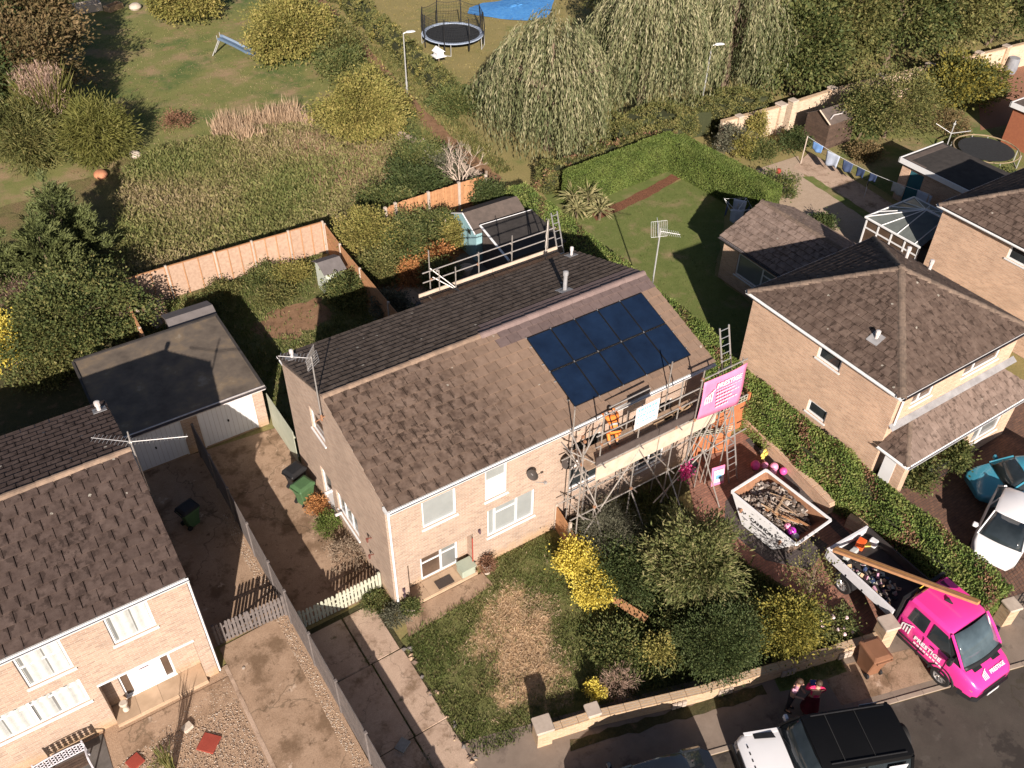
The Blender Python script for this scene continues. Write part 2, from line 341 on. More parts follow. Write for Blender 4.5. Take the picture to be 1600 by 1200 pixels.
class MB:
    """collects boxes, tubes, sheets; build() links them as one mesh with box-projected UVs in metres"""
    def __init__(s): s.v = []; s.f = []; s.m = []; s.M = Matrix.Identity(4); s.mi = 0; s.sm = []
    def at(s, loc=(0, 0, 0), rz=0, rx=0, ry=0):
        s.M = Matrix.Translation(Vector(loc)) @ Euler((rx, ry, rz)).to_matrix().to_4x4(); return s
    def frame(s, o, u, n):
        """local x=u, y=-n (into the wall is +y), z up"""
        u = Vector(u).normalized(); y = -Vector(n).normalized(); z = u.cross(y)
        m = Matrix((u, y, z)).transposed().to_4x4(); m.translation = Vector(o); s.M = m; return s
    def add(s, vs, fs, smooth=False):
        b = len(s.v); s.v += [tuple(s.M @ Vector(p)) for p in vs]
        s.f += [tuple(b+i for i in f) for f in fs]; s.m += [s.mi]*len(fs); s.sm += [smooth]*len(fs); return s
    def box(s, x0, x1, y0, y1, z0, z1):
        return s.add([(x0, y0, z0), (x1, y0, z0), (x1, y1, z0), (x0, y1, z0), (x0, y0, z1), (x1, y0, z1), (x1, y1, z1), (x0, y1, z1)],
                     [(0, 3, 2, 1), (4, 5, 6, 7), (0, 1, 5, 4), (1, 2, 6, 5), (2, 3, 7, 6), (3, 0, 4, 7)])
    def bbox(s, x0, x1, y0, y1, z0, z1, b=.02):
        """box with chamfered top and vertical edges"""
        def ring(i, z): return [(x0+i, y0, z), (x1-i, y0, z), (x1, y0+i, z), (x1, y1-i, z), (x1-i, y1, z), (x0+i, y1, z), (x0, y1-i, z), (x0, y0+i, z)]
        def rin(i, z): return [(x0+b+i*.5, y0+b*.7, z), (x1-b-i*.5, y0+b*.7, z), (x1-b*.7, y0+b+i*.5, z), (x1-b*.7, y1-b-i*.5, z), (x1-b-i*.5, y1-b*.7, z), (x0+b+i*.5, y1-b*.7, z), (x0+b*.7, y1-b-i*.5, z), (x0+b*.7, y0+b+i*.5, z)]
        v = ring(b, z0) + ring(b, z1-b) + rin(0, z1)
        f = [tuple(range(7, -1, -1)), tuple(range(16, 24))]
        for r in range(2):
            for i in range(8): j = (i+1) % 8; f.append((r*8+i, r*8+j, r*8+8+j, r*8+8+i))
        return s.add(v, f)
    def prism(s, pts, z0, z1):
        n = len(pts)
        a = sum(pts[i][0]*pts[(i+1) % n][1]-pts[(i+1) % n][0]*pts[i][1] for i in range(n))
        if a < 0: pts = pts[::-1]
        return s.add([(p[0], p[1], z0) for p in pts]+[(p[0], p[1], z1) for p in pts],
                     [tuple(range(n-1, -1, -1)), tuple(range(n, 2*n))]+[(i, (i+1) % n, n+(i+1) % n, n+i) for i in range(n)])
    def hull6(s, a, b):
        """solid between two rings of equal count (3-D points)"""
        n = len(a)
        return s.add(list(a)+list(b), [tuple(range(n-1, -1, -1)), tuple(range(n, 2*n))]+[(i, (i+1) % n, n+(i+1) % n, n+i) for i in range(n)])
    def loft(s, rings, smooth=True, caps=True):
        n = len(rings[0]); v = [p for r in rings for p in r]; f = []
        for k in range(len(rings)-1):
            for i in range(n): j = (i+1) % n; f.append((k*n+i, k*n+j, (k+1)*n+j, (k+1)*n+i))
        if caps: f += [tuple(range(n-1, -1, -1)), tuple((len(rings)-1)*n+i for i in range(n))]
        return s.add(v, f, smooth)
    def tube(s, p, q, r, n=6, r2=None, smooth=True):
        p = Vector(p); q = Vector(q); d = (q-p); d.normalize(); r2 = r if r2 is None else r2
        a = d.cross(Vector((0, 0, 1)));
        if a.length < 1e-3: a = Vector((1, 0, 0))
        a.normalize(); b = d.cross(a)
        ra = [p+(a*math.cos(2*PI*i/n)+b*math.sin(2*PI*i/n))*r for i in range(n)]
        rb = [q+(a*math.cos(2*PI*i/n)+b*math.sin(2*PI*i/n))*r2 for i in range(n)]
        return s.loft([ra, rb], smooth)
    def path(s, pts, r, n=5):
        for i in range(len(pts)-1):
            ra = r[i] if isinstance(r, (list, tuple)) else r; rb = r[i+1] if isinstance(r, (list, tuple)) else r
            s.tube(pts[i], pts[i+1], ra, n, rb)
        return s
    def lathe(s, prof, n=16, smooth=True):
        return s.loft([[(r*math.cos(2*PI*i/n), r*math.sin(2*PI*i/n), z) for i in range(n)] for r, z in prof], smooth)
    def ball(s, c, r, n=10, m=6, sq=(1, 1, 1)):
        rings = []
        for k in range(1, m):
            t = PI*k/m
            rings.append([(c[0]+r*sq[0]*math.sin(t)*math.cos(2*PI*i/n), c[1]+r*sq[1]*math.sin(t)*math.sin(2*PI*i/n), c[2]-r*sq[2]*math.cos(t)) for i in range(n)])
        return s.loft(rings, True)
    def build(s, name, mats, parent=None, bevel=0):
        if not s.f: return None
        me = bpy.data.meshes.new(name); me.from_pydata(s.v, [], s.f)
        for m in (mats if isinstance(mats, (list, tuple)) else [mats]): me.materials.append(m)
        me.polygons.foreach_set('material_index', s.m); me.polygons.foreach_set('use_smooth', s.sm)
        boxuv(me); me.update()
        if any(s.sm): me.set_sharp_from_angle(angle=math.radians(38))
        o = link(name, me, parent)
        if bevel:
            b = o.modifiers.new('bevel', 'BEVEL'); b.width = bevel; b.segments = 2; b.limit_method = 'ANGLE'; b.angle_limit = math.radians(35)
        return o
def boxuv(me):
    nl = len(me.loops); vi = np.empty(nl, np.int32); me.loops.foreach_get('vertex_index', vi)
    co = np.empty(len(me.vertices)*3, np.float32); me.vertices.foreach_get('co', co); co = co.reshape(-1, 3)
    nf = len(me.polygons); no = np.empty(nf*3, np.float32); me.polygons.foreach_get('normal', no); no = np.abs(no.reshape(-1, 3))
    lt = np.empty(nf, np.int32); me.polygons.foreach_get('loop_total', lt)
    ln = np.repeat(no, lt, axis=0); P = co[vi]
    ax = np.argmax(ln+np.array([.001, .0, .002]), axis=1)
    u = np.where(ax == 0, P[:, 1], P[:, 0]); v = np.where(ax == 2, P[:, 1], P[:, 2])
    l = me.uv_layers.new(name='UVMap'); l.data.foreach_set('uv', np.stack([u, v], 1).astype(np.float32).ravel())
def fastmesh(name, V, quads, mat, parent=None, rnd=None, smooth=False):
    me = bpy.data.meshes.new(name); V = np.asarray(V, np.float32); Q = np.asarray(quads, np.int32)
    k = Q.shape[1]; nf = len(Q)
    me.vertices.add(len(V)); me.vertices.foreach_set('co', V.ravel())
    me.loops.add(nf*k); me.loops.foreach_set('vertex_index', Q.ravel())
    me.polygons.add(nf); me.polygons.foreach_set('loop_start', np.arange(0, nf*k, k, dtype=np.int32))
    me.update(calc_edges=True)
    if rnd is not None:
        a = me.attributes.new('rnd', 'FLOAT', 'FACE'); a.data.foreach_set('value', np.asarray(rnd, np.float32))
    me.materials.append(mat)
    return link(name, me, parent)
def sheet(name, pts, z, mat, kind='structure', parent=None):
    m = MB(); n = len(pts)
    a = sum(pts[i][0]*pts[(i+1) % n][1]-pts[(i+1) % n][0]*pts[i][1] for i in range(n))
    if a < 0: pts = pts[::-1]
    m.add([(p[0], p[1], z) for p in pts], [tuple(range(n))])
    o = m.build(name, mat, parent); tag(o, kind=kind); return o
def wob(pts, amp=.15, step=.5, seed=1):
    """edges of an outline broken into a wandering line"""
    r = random.Random(seed); out = []
    for i in range(len(pts)):
        a = Vector(pts[i]); b = Vector(pts[(i+1) % len(pts)]); L = (b-a).length; n = max(1, int(L/step)); d = (b-a).normalized()
        nn = Vector((-d.y, d.x))
        for k in range(n):
            p = a+(b-a)*(k/n)
            if k: p = p+nn*r.uniform(-amp, amp)
            out.append((p.x, p.y))
    return out
def copy_tree(o, parent=None):
    c = o.copy(); COL.objects.link(c)
    if parent is not None: c.parent = parent
    for ch in list(o.children): copy_tree(ch, c)
    return c
def dup(root, loc, rz, label, group=None):
    c = copy_tree(root); c.location = loc; c.rotation_euler = (0, 0, rz); c['label'] = label
    if group: c['group'] = group
    return c
def text_part(name, s, size, M, mat, parent, extrude=.004, squash=1.0, bold=0.0):
    cu = bpy.data.curves.new(name, 'FONT'); cu.body = s; cu.size = size; cu.extrude = extrude; cu.offset = bold; cu.resolution_u = 2
    t = bpy.data.objects.new(name, cu); COL.objects.link(t)
    dg = bpy.context.evaluated_depsgraph_get(); me = bpy.data.meshes.new_from_object(t.evaluated_get(dg))
    bpy.data.objects.remove(t); me.transform(M @ Matrix.Diagonal((squash, 1, 1, 1)))
    me.materials.clear(); me.materials.append(mat)
    return link(name, me, parent)

# ------------------------------------------------------------------ roof tiling
def clip(poly, u0, u1, v0, v1):
    def cut(P, ax, val, keep_gt):
        out = []
        for i in range(len(P)):
            a, b = P[i], P[(i+1) % len(P)]
            ia = (a[ax] >= val) == keep_gt or abs(a[ax]-val) < 1e-9; ib = (b[ax] >= val) == keep_gt or abs(b[ax]-val) < 1e-9
            if ia: out.append(a)
            if ia != ib:
                t = (val-a[ax])/(b[ax]-a[ax]); out.append((a[0]+(b[0]-a[0])*t, a[1]+(b[1]-a[1])*t))
        return out
    for ax, val, k in ((0, u0, True), (0, u1, False), (1, v0, True), (1, v1, False)):
        poly = cut(poly, ax, val, k)
        if len(poly) < 3: return []
    return poly
def parea(P): return abs(sum(P[i][0]*P[(i+1) % len(P)][1]-P[(i+1) % len(P)][0]*P[i][1] for i in range(len(P))))/2
def slope_tiles(O, U, V, poly, mat, tw=.44, gauge=.36, thick=.034, gap=.02, seed=3, matf=None, worn=1.0, stagger=.5):
    """list of (matrix, outline, v0, mat): one entry per tile of a roof plane"""
    O = Vector(O); U = Vector(U).normalized(); V = Vector(V).normalized(); N = U.cross(V).normalized(); out = []
    r = random.Random(seed)
    us = [p[0] for p in poly]; vs = [p[1] for p in poly]
    nrow = int(math.ceil((max(vs)-min(vs))/gauge)); v = min(vs)
    for k in range(nrow):
        v0 = v+k*gauge; u = min(us)-(stagger*tw if k % 2 else 0)
        while u < max(us):
            P = clip(poly, u+gap/2, u+tw-gap/2, v0, min(v0+gauge+.05, max(vs)))
            if len(P) >= 3 and parea(P) > .01:
                m = Matrix((U, V, N)).transposed().to_4x4(); m.translation = O+U*(u+tw/2)+V*v0
                full = abs(parea(P)-(tw-gap)*(gauge+.05)) < 1e-5
                L = [(p[0]-u-tw/2, p[1]-v0) for p in P]
                jit = Euler((r.gauss(0, .008)*worn, r.gauss(0, .012)*worn, r.gauss(0, .006)*worn)).to_matrix().to_4x4()
                mm = m @ Matrix.Translation((0, 0, r.uniform(0, .004))) @ jit
                mt = matf(O+U*(u+tw/2)+V*(v0+gauge/2)) if matf else mat
                out.append((mm, L, full, mt, (tw, gauge, gap, thick)))
            u += tw
    return out
def tile_geo(L, spec):
    tw, gauge, gap, thick = spec; n = len(L)
    a = sum(L[i][0]*L[(i+1) % n][1]-L[(i+1) % n][0]*L[i][1] for i in range(n))
    if a < 0: L = L[::-1]
    h = lambda v: thick*1.25*(1-v/(gauge+.05))
    vs = [(u, v, h(v)) for u, v in L]+[(u, v, h(v)+thick) for u, v in L]
    fs = [tuple(range(n-1, -1, -1)), tuple(range(n, 2*n))]+[(i, (i+1) % n, n+(i+1) % n, n+i) for i in range(n)]
    return vs, fs, [(u, v) for u, v in L]*2
def tile_uv(me, uvs):
    vi = np.empty(len(me.loops), np.int32); me.loops.foreach_get('vertex_index', vi); l = me.uv_layers.get('UVMap') or me.uv_layers.new(name='UVMap'); l.data.foreach_set('uv', np.asarray(uvs, np.float32)[vi].ravel())
def lay_tiles(house, tiles, cap=295, name='tile'):
    """nearest `cap` tiles as parts of their own, the rest as one stuff part"""
    inv = house.matrix_basis.inverted()
    cam = CAM_POS
    def score(t):
        p = t[0].translation; n = t[0].to_3x3().col[2]; d = cam-p
        return -max(.02, n.dot(d.normalized()))/d.length_squared
    tiles = sorted(tiles, key=score); shared = {}
    for M, L, full, mt, spec in tiles[:cap]:
        key = (mt.name, spec) if full else None
        if key in shared: me = shared[key]
        else:
            vs, fs, uv = tile_geo(L, spec); me = bpy.data.meshes.new(name); me.from_pydata(vs, [], fs); me.materials.append(mt); tile_uv(me, uv)
            if key: shared[key] = me
        o = link(name, me, house); o.matrix_local = inv @ M
    rest = tiles[cap:]
    by = {}
    for t in rest: by.setdefault(t[3].name, []).append(t)
    for k, ts in by.items():
        b = MB(); uvs = []
        for M, L, full, mt, spec in ts:
            vs, fs, uv = tile_geo(L, spec); b.M = inv @ M; b.add(vs, fs); uvs += uv
        o = b.build(name, ts[0][3], house); tile_uv(o.data, uvs); tag(o, kind='stuff')
def ridge_tiles(parent, a, b, mat, n=None, w=.14, h=.07, L=.42, name='ridge_tile', cut=None):
    """angled capping tiles laid end to end from a to b"""
    a = Vector(a); b = Vector(b); d = b-a; LL = d.length; n = n or max(1, int(LL/L)); d.normalize()
    side = d.cross(Vector((0, 0, 1))).normalized(); up = side.cross(d); stp = LL/n
    me = None; r = random.Random(int(LL*100))
    for i in range(n):
        if me is None:
            mb = MB(); e = .012
            prof = [(-w, -h), (-w*.55, h*.25), (-w*.2, h*.62), (w*.2, h*.62), (w*.55, h*.25), (w, -h)]
            inn = [(x*.86, z-.022) for x, z in prof]
            ra = [(x, 0, z) for x, z in prof]+[(x, 0, z) for x, z in inn[::-1]]
            rb = [(x*.97, stp-.004+.02, z-.006) for x, z in prof]+[(x*.97, stp-.004+.02, z-.006) for x, z in inn[::-1]]
            ra = [(x, y-e, z+.006) for x, y, z in ra]
            mb.loft([rb, ra], False); o = mb.build(name, mat, parent); me = o.data
        else: o = link(name, me, parent)
        m = Matrix((side, d, up)).transposed().to_4x4()
        m.translation = a+d*(i*stp)+up*r.uniform(-.004, .006)
        o.matrix_local = parent.matrix_basis.inverted() @ m

# ------------------------------------------------------------------ walls and windows
def wall(parent, name, o, u, n, L, z0, z1, holes, mat, th=.25):
    """slab of wall along u from o, outward normal n, holes [(a,b,zlo,zhi)]"""
    mb = MB(); mb.frame(o, u, n)
    xs = sorted({0, L, *[h[0] for h in holes], *[h[1] for h in holes]}); zs = sorted({z0, z1, *[h[2] for h in holes], *[h[3] for h in holes]})
    inh = lambda x, z: any(h[0] < x < h[1] and h[2] < z < h[3] for h in holes)
    for i in range(len(xs)-1):
        for j in range(len(zs)-1):
            if inh((xs[i]+xs[i+1])/2, (zs[j]+zs[j+1])/2): continue
            x0, x1, a, b = xs[i], xs[i+1], zs[j], zs[j+1]
            mb.add([(x0, 0, a), (x1, 0, a), (x1, 0, b), (x0, 0, b)], [(0, 1, 2, 3)])
            mb.add([(x0, th, a), (x1, th, a), (x1, th, b), (x0, th, b)], [(3, 2, 1, 0)])
    for a, b, c, d in holes:
        mb.add([(a, 0, c), (a, th, c), (a, th, d), (a, 0, d)], [(3, 2, 1, 0)]); mb.add([(b, 0, c), (b, th, c), (b, th, d), (b, 0, d)], [(0, 1, 2, 3)])
        mb.add([(a, 0, c), (b, 0, c), (b, th, c), (a, th, c)], [(0, 1, 2, 3)][::1]); mb.add([(a, 0, d), (b, 0, d), (b, th, d), (a, th, d)], [(3, 2, 1, 0)])
    mb.add([(0, 0, z1), (L, 0, z1), (L, th, z1), (0, th, z1)], [(0, 1, 2, 3)])
    return mb.build(name, mat, parent)
def window(parent, o, u, n, w, h, vs=(), hs=(), glass=None, fr=.07, sill=True, curtain=False, inset=.05, blank=(), name='window', mat=None, glist=None):
    """framed window whose lower left corner is o; vs/hs are bars as fractions (hs entries (v0,v1,f) per bay)"""
    mat = mat or UPVC; glass = glass or GLASS
    mb = MB(); mb.frame(o, u, n); y0, y1 = inset, inset+.07
    mb.box(0, fr, y0, y1, 0, h); mb.box(w-fr, w, y0, y1, 0, h); mb.box(fr, w-fr, y0, y1, 0, fr); mb.box(fr, w-fr, y0, y1, h-fr, h)
    xs = [0]+[v*w for v in vs]+[w]
    for v in vs: mb.box(v*w-fr*.55, v*w+fr*.55, y0, y1, fr, h-fr)
    for k, f in hs:
        a = xs[k]+(fr if k == 0 else fr*.55); b = xs[k+1]-(fr if k+1 == len(xs)-1 else fr*.55)
        mb.box(a, b, y0+.003, y1-.003, f*h-fr*.4, f*h+fr*.4)
    win = mb.build(name, mat, parent)
    inv = None
    for k in range(len(xs)-1):
        a = xs[k]+(fr if k == 0 else fr*.55); b = xs[k+1]-(fr if k+1 == len(xs)-1 else fr*.55)
        cuts = [fr]+[f*h for kk, f in hs if kk == k]+[h-fr]
        for j in range(len(cuts)-1):
            p = MB(); p.frame(o, u, n)
            g = (glist[k] if glist else glass)
            if (k, j) in blank: p.box(a, b, y0+.015, y0+.045, cuts[j], cuts[j+1]); p.build('infill_panel', mat, win); continue
            p.box(a, b, y0+.03, y0+.045, cuts[j], cuts[j+1]); p.build('pane', g, win)
    if curtain:
        c = MB(); c.frame(o, u, n); N = int((w-2*fr)/.045); pts = []
        for i in range(N+1):
            x = fr+(w-2*fr)*i/N; yy = y0+.010+.020*math.sin(i*1.1)+.010*math.sin(i*.45+1)
            pts.append((x, yy))
        vsx = [(x, yy, fr+.01) for x, yy in pts]+[(x, yy, h-fr-.01) for x, yy in pts]
        c.add(vsx, [(i, i+1, N+2+i, N+1+i) for i in range(N)], True); c.build('curtain', CREAM, win)
    if sill:
        s = MB(); s.frame(o, u, n); s.box(-.05, w+.05, -.05, inset, -.06, -.003); s.build('sill', mat, win)
    return win
def pipe(parent, pts, r=.038, mat=None, name='downpipe', n=6):
    mb = MB(); mb.path(pts, r, n)
    for p in pts[1:-1]: mb.ball(p, r*1.15, 6, 4)
    return mb.build(name, mat or UPVC, parent)
def gutter(parent, a, b, out, mat=None, r=.06, name='gutter'):
    a = Vector(a); b = Vector(b); o = Vector(out).normalized(); m = MB()
    prof = [(-1, 0), (-.8, -.75), (0, -1), (.8, -.75), (1, 0), (.85, 0), (.65, -.6), (0, -.82), (-.65, -.6), (-.85, 0)]
    ring = lambda c: [tuple(c+o*(x*r+r)+Vector((0, 0, z*r))) for x, z in prof]
    m.loft([ring(a), ring(b)], False); return m.build(name, mat or UPVC, parent)
def board(parent, a, b, n, h, th=.02, mat=None, name='fascia'):
    a = Vector(a); b = Vector(b); m = MB(); m.frame(a, b-a, n); m.box(0, (b-a).length, -th, 0, -h, 0); return m.build(name, mat or UPVC, parent)

# ------------------------------------------------------------------ foliage
def unit(a): return a/np.maximum(np.linalg.norm(a, axis=1, keepdims=True), 1e-9)
def leaf_mesh(name, P, D, L, W, mat, parent=None, up=.5, rnd=None, seed=0, cup=0):
    """rhombic leaves: base P, direction D, length L, width W"""
    g = np.random.default_rng(seed+1); n = len(P); D = unit(D)
    R = g.normal(size=(n, 3)); R[:, 2] += up*2; side = unit(np.cross(D, R))
    L = np.broadcast_to(np.asarray(L, float), (n,))[:, None]*g.uniform(.5, 1.45, (n, 1)); W = np.broadcast_to(np.asarray(W, float), (n,))[:, None]*g.uniform(.7, 1.3, (n, 1))
    V = np.stack([P, P+D*L*.45+side*W*.5, P+D*L, P+D*L*.45-side*W*.5], 1).reshape(-1, 3)
    Q = np.arange(4*n).reshape(-1, 4)
    if rnd is None: rnd = g.random(n)
    return fastmesh(name, V, Q, mat, parent, rnd)
def crown_pts(c, rad, nclump, per, cr, seed, low=-.55, fill=.25, lump=.22):
    """leaf positions and outward directions of a lumpy crown"""
    g = np.random.default_rng(seed); c = np.array(c, float); rad = np.array(rad, float)
    d = unit(g.normal(size=(nclump*3, 3))); d = d[d[:, 2] > low][:nclump]; k = len(d)
    ph = g.uniform(0, 6.28, 6)
    w = 1+1.35*lump*(np.sin(d[:, 0]*4+ph[0])*np.sin(d[:, 1]*4+ph[1])+.7*np.sin(d[:, 2]*5+ph[2])*np.sin(d[:, 0]*7+ph[3]))
    rr = np.where(g.random(k) < fill, g.uniform(.35, .8, k), g.uniform(.8, 1.0, k))*w
    C = c+d*rad*rr[:, None]
    P = np.repeat(C, per, 0)+g.normal(size=(k*per, 3))*cr*g.uniform(.45, 1.45, (k, 1)).repeat(per, 0)*np.array([1, 1, .75])
    Dd = unit(unit((P-c)/rad)+g.normal(size=P.shape)*.55)
    tone = np.clip(np.repeat(g.random(k), per)*.45+g.random(k*per)*.55, 0, 1)
    P[:, 2] = np.maximum(P[:, 2], .03)
    return P, Dd, tone
def limbs(parent, base, top, r, spread, n=6, mat=None, seed=1, name='trunk', sub=3):
    g = random.Random(seed); m = MB(); b = Vector(base); t = Vector(top)
    mid = b.lerp(t, .45)+Vector((g.uniform(-.1, .1), g.uniform(-.1, .1), 0)); m.path([b, mid, t], [r, r*.7, r*.3], 7)
    for i in range(n):
        s = b.lerp(t, g.uniform(.3, .75)); a = 2*PI*i/n+g.uniform(-.4, .4)
        e = s+Vector((math.cos(a)*spread*g.uniform(.6, 1), math.sin(a)*spread*g.uniform(.6, 1), (t.z-b.z)*g.uniform(.15, .4)))
        k = s.lerp(e, .5)+Vector((0, 0, .1)); m.path([s, k, e], [r*.45, r*.3, r*.1], 5)
        for j in range(sub):
            e2 = k.lerp(e, g.random())+Vector((g.uniform(-1, 1), g.uniform(-1, 1), g.uniform(.1, 1)))*spread*.3
            m.tube(k, e2, r*.18, 4, r*.05)
    return m.build(name, mat or BARK, parent)
def tree(name, label, cat, base, h, rad, mat, nclump=240, per=60, cr=.3, L=.14, W=.07, seed=1, group=None, crown_z=None, low=-.55, trunk=True, up=.5, fill=.25, lump=.22, rz=None, parts=True, crownname='crown'):
    t = thing(name, label, cat, (base[0], base[1], 0), 0, group)
    zc = crown_z if crown_z is not None else h-rad[2]
    P, D, tone = crown_pts((0, 0, zc), rad, nclump, per, cr, seed, low, fill, lump)
    leaf_mesh(crownname, P, D, L, W, mat, t, up, tone, seed)
    if trunk: limbs(t, (0, 0, 0), (0, 0, zc+rad[2]*.5), max(.05, h*.03), min(rad[0], rad[1])*.75, 7, seed=seed)
    return t

# ================================================================== SETTING
def zz(i): return .004*i
sheet('ground', [(-300, -300), (400, -300), (400, 400), (-300, 400)], -.02, LAWN_Y)
# road line: kerb runs from (4.4,-9.2) to (15.8,-12.7)
KD = Vector((11.4, -3.5)).normalized(); KN = Vector((-KD.y, KD.x))
KP = Vector((4.4, -9.15))
def kp(s, o): p = KP+KD*s+KN*o; return (p.x, p.y)
sheet('road', [kp(-60, -.02), kp(90, -.02), kp(90, -9), kp(-60, -9)], -.012, TARMAC)
sheet('pavement', [kp(-60, .12), kp(90, .12), kp(90, 2.35), kp(-60, 2.35)], .018, TARMAC_P)
k = MB()
for i in range(-14, 30):
    a = Vector(kp(i*.92, 0)); b = Vector(kp(i*.92+.905, 0)); c = KN*.13
    k.prism([(a.x, a.y), (b.x, b.y), (b.x+c.x, b.y+c.y), (a.x+c.x, a.y+c.y)], -.02, .045)
kerb = k.build('kerb', KERB); tag(kerb, kind='structure')
# patched drop kerb and paler reinstatement on the pavement
sheet('pavement_patch', [kp(5.6, .35), kp(9.4, .35), kp(9.4, 1.5), kp(5.6, 1.6)], .022, CONC)
sheet('verge', wob([(8.6, -9.1), (10.9, -9.75), (11.2, -9.15), (8.9, -8.55)], .05, .3, 4), .026, LAWN_G)
sheet('front_verge', wob([(2.0, -7.15), (8.2, -8.95), (8.3, -8.62), (2.2, -6.85)], .06, .3, 5), .026, BED)

def straw_mask(m):
    # worn, sun-bleached middle of the lawn with a ragged soft edge
    nt = m.node_tree; b = nt.nodes['Principled BSDF']; old = b.inputs['Base Color'].links[0].from_socket; p = pos(nt); s = xyz(nt, p)
    dx = mth(nt, 'MULTIPLY', mth(nt, 'SUBTRACT', mth(nt, 'SUBTRACT', s[0], 2.6), mth(nt, 'MULTIPLY', mth(nt, 'ADD', s[1], 3.6), .28)), .62); dy = mth(nt, 'MULTIPLY', mth(nt, 'ADD', s[1], 3.4), .42)
    d = mth(nt, 'SQRT', mth(nt, 'ADD', mth(nt, 'MULTIPLY', dx, dx), mth(nt, 'MULTIPLY', dy, dy)))
    k = mth(nt, 'ADD', mth(nt, 'SUBTRACT', 1.0, d), mth(nt, 'MULTIPLY', mth(nt, 'SUBTRACT', noise(nt, p, 1.1, 6, .7), .5), 2.6))
    c = mix(nt, ramp(nt, k, [(.0, g3(0)), (.35, g3(1))]), old, ramp(nt, noise(nt, p, 16, 5, .7), [(.3, (.37, .235, .13)), (.7, (.58, .405, .245))])); nt.links.new(c, b.inputs['Base Color'])
LAWN_FRONT = LAWN_S.copy(); straw_mask(LAWN_FRONT)
sheet('front_lawn', wob([(-.42, -1.15), (3.3, -.45), (3.5, 0), (6.3, .0), (6.6, -1), (11.2, -3.2), (12.1, -9.3), (1.6, -6.55), (-.55, -5.9), (-.65, -4)], .06, .4, 2), zz(1), LAWN_FRONT)
sheet('planting_bed', wob([(5.9, -1.4), (7, -.2), (11.0, -.3), (11.3, -2.9), (12.3, -9.2), (6.2, -7.6), (4.6, -6.2), (6.6, -5.2)], .15, .4, 3), zz(2), BED)
for i, (a, b) in enumerate((((6.7, .0), (13.0, -.9)),)):
    sheet('house_border', [(6.7, .3), (13, .3), (12.4, -1.2), (7, -1.6)], zz(3), BED)
# concrete drive slabs beside the lawn, each a little off the next
drv = MB(); rows = [(-9.6, -6.9), (-6.88, -4.3), (-4.28, -1.45), (-1.42, .6)]
ps = thing('concrete_drive', 'cracked concrete slab drive between dark fence and scruffy front lawn', 'drive')
for i, (a, b) in enumerate(rows):
    x1 = -.55 if i > 0 else -.6
    xm = -1.65+rng.uniform(-.05, .05)
    for (p, q) in ((-2.98, xm-.02), (xm+.02, x1+rng.uniform(-.06, .03))):
        m = MB(); m.add([(p, a, 0), (q, a+rng.uniform(-.03, .03), 0), (q, b, 0), (p, b, 0), (p+.012, a+.012, .03+rng.uniform(0, .015)), (q-.02, a+.012, .035), (q-.02, b-.012, .032+rng.uniform(0, .012)), (p+.012, b-.012, .03)],
                        [(4, 5, 6, 7), (0, 1, 5, 4), (1, 2, 6, 5), (2, 3, 7, 6), (3, 0, 4, 7)]); m.build('slab', CONC_L, ps)
ps['kind'] = 'structure'; del ps['category'], ps['label']
sheet('weedy_joint', [(-3.0, -9.3), (-.45, -9.3), (-.45, .8), (-3.0, .8)], zz(1)+.001, BED)
sheet('side_drive', [(-2.95, 1.0), (-.02, .85), (0.0, 10.3), (-2.95, 10.6)], zz(2), CONC)
sheet('shared_drive', [(-5.7, 1.8), (-3.1, 1.8), (-3.1, 10.6), (-5.75, 11.0)], zz(2), CONC)
sheet('drive_gravel_edge', [(-3.55, -9), (-3.08, -9), (-3.12, 9), (-3.5, 9)], zz(4), GRAVEL)
sheet('left_drive', [(-5.35, -9), (-3.5, -9), (-3.45, 1.8), (-5.45, 1.7)], zz(3), CONC)
sheet('left_drive_seam', [(-5.5, -9), (-5.36, -9), (-5.44, 1.0), (-5.56, 1.0)], zz(5), CONC_L)
sheet('gravel_yard', [(-20, -9), (-5.5, -9), (-5.55, 1.0), (-20, 1.0)], zz(1), GRAVEL)
sheet('left_porch_path', [(-8.95, -.35), (-5.55, -.35), (-5.55, .58), (-8.95, .55)], zz(6), CONC)
sheet('left_patio', [(-11.9, -.9), (-9.35, -.9), (-9.3, .75), (-11.9, .75)], zz(6), SLAB_G)
sheet('main_porch_path', wob([(-.15, -1.18), (3.25, -.95), (3.2, -.3), (.1, -.3)], .03, .4, 8), zz(6), CONC)
# back gardens
sheet('back_garden', [(.0, 8.0), (6.7, 8.0), (6.7, 21.1), (-3.0, 21.1), (-3.0, 15.9), (-.1, 15.9)], zz(1), LAWN_S)
sheet('bare_patch', wob([(2.6, 15.3), (4.8, 15.8), (5.3, 17.6), (2.9, 17.9), (1.4, 17.0)], .2, .4, 8), zz(3), EARTH)
sheet('left_back_garden', [(-20, 8.5), (-3.05, 8.5), (-3.05, 21), (-20, 21)], zz(1), BED)
sheet('patio', [(6.75, 8.0), (16.4, 8.0), (16.8, 14.8), (12.9, 17.4), (10.3, 16.2), (8.3, 15.5), (6.75, 13.6)], zz(3), SLAB_G)
sheet('flower_border', [(6.75, 13.4), (16.8, 14.5), (16.5, 21.0), (7.2, 21.1)], zz(2), EARTH)
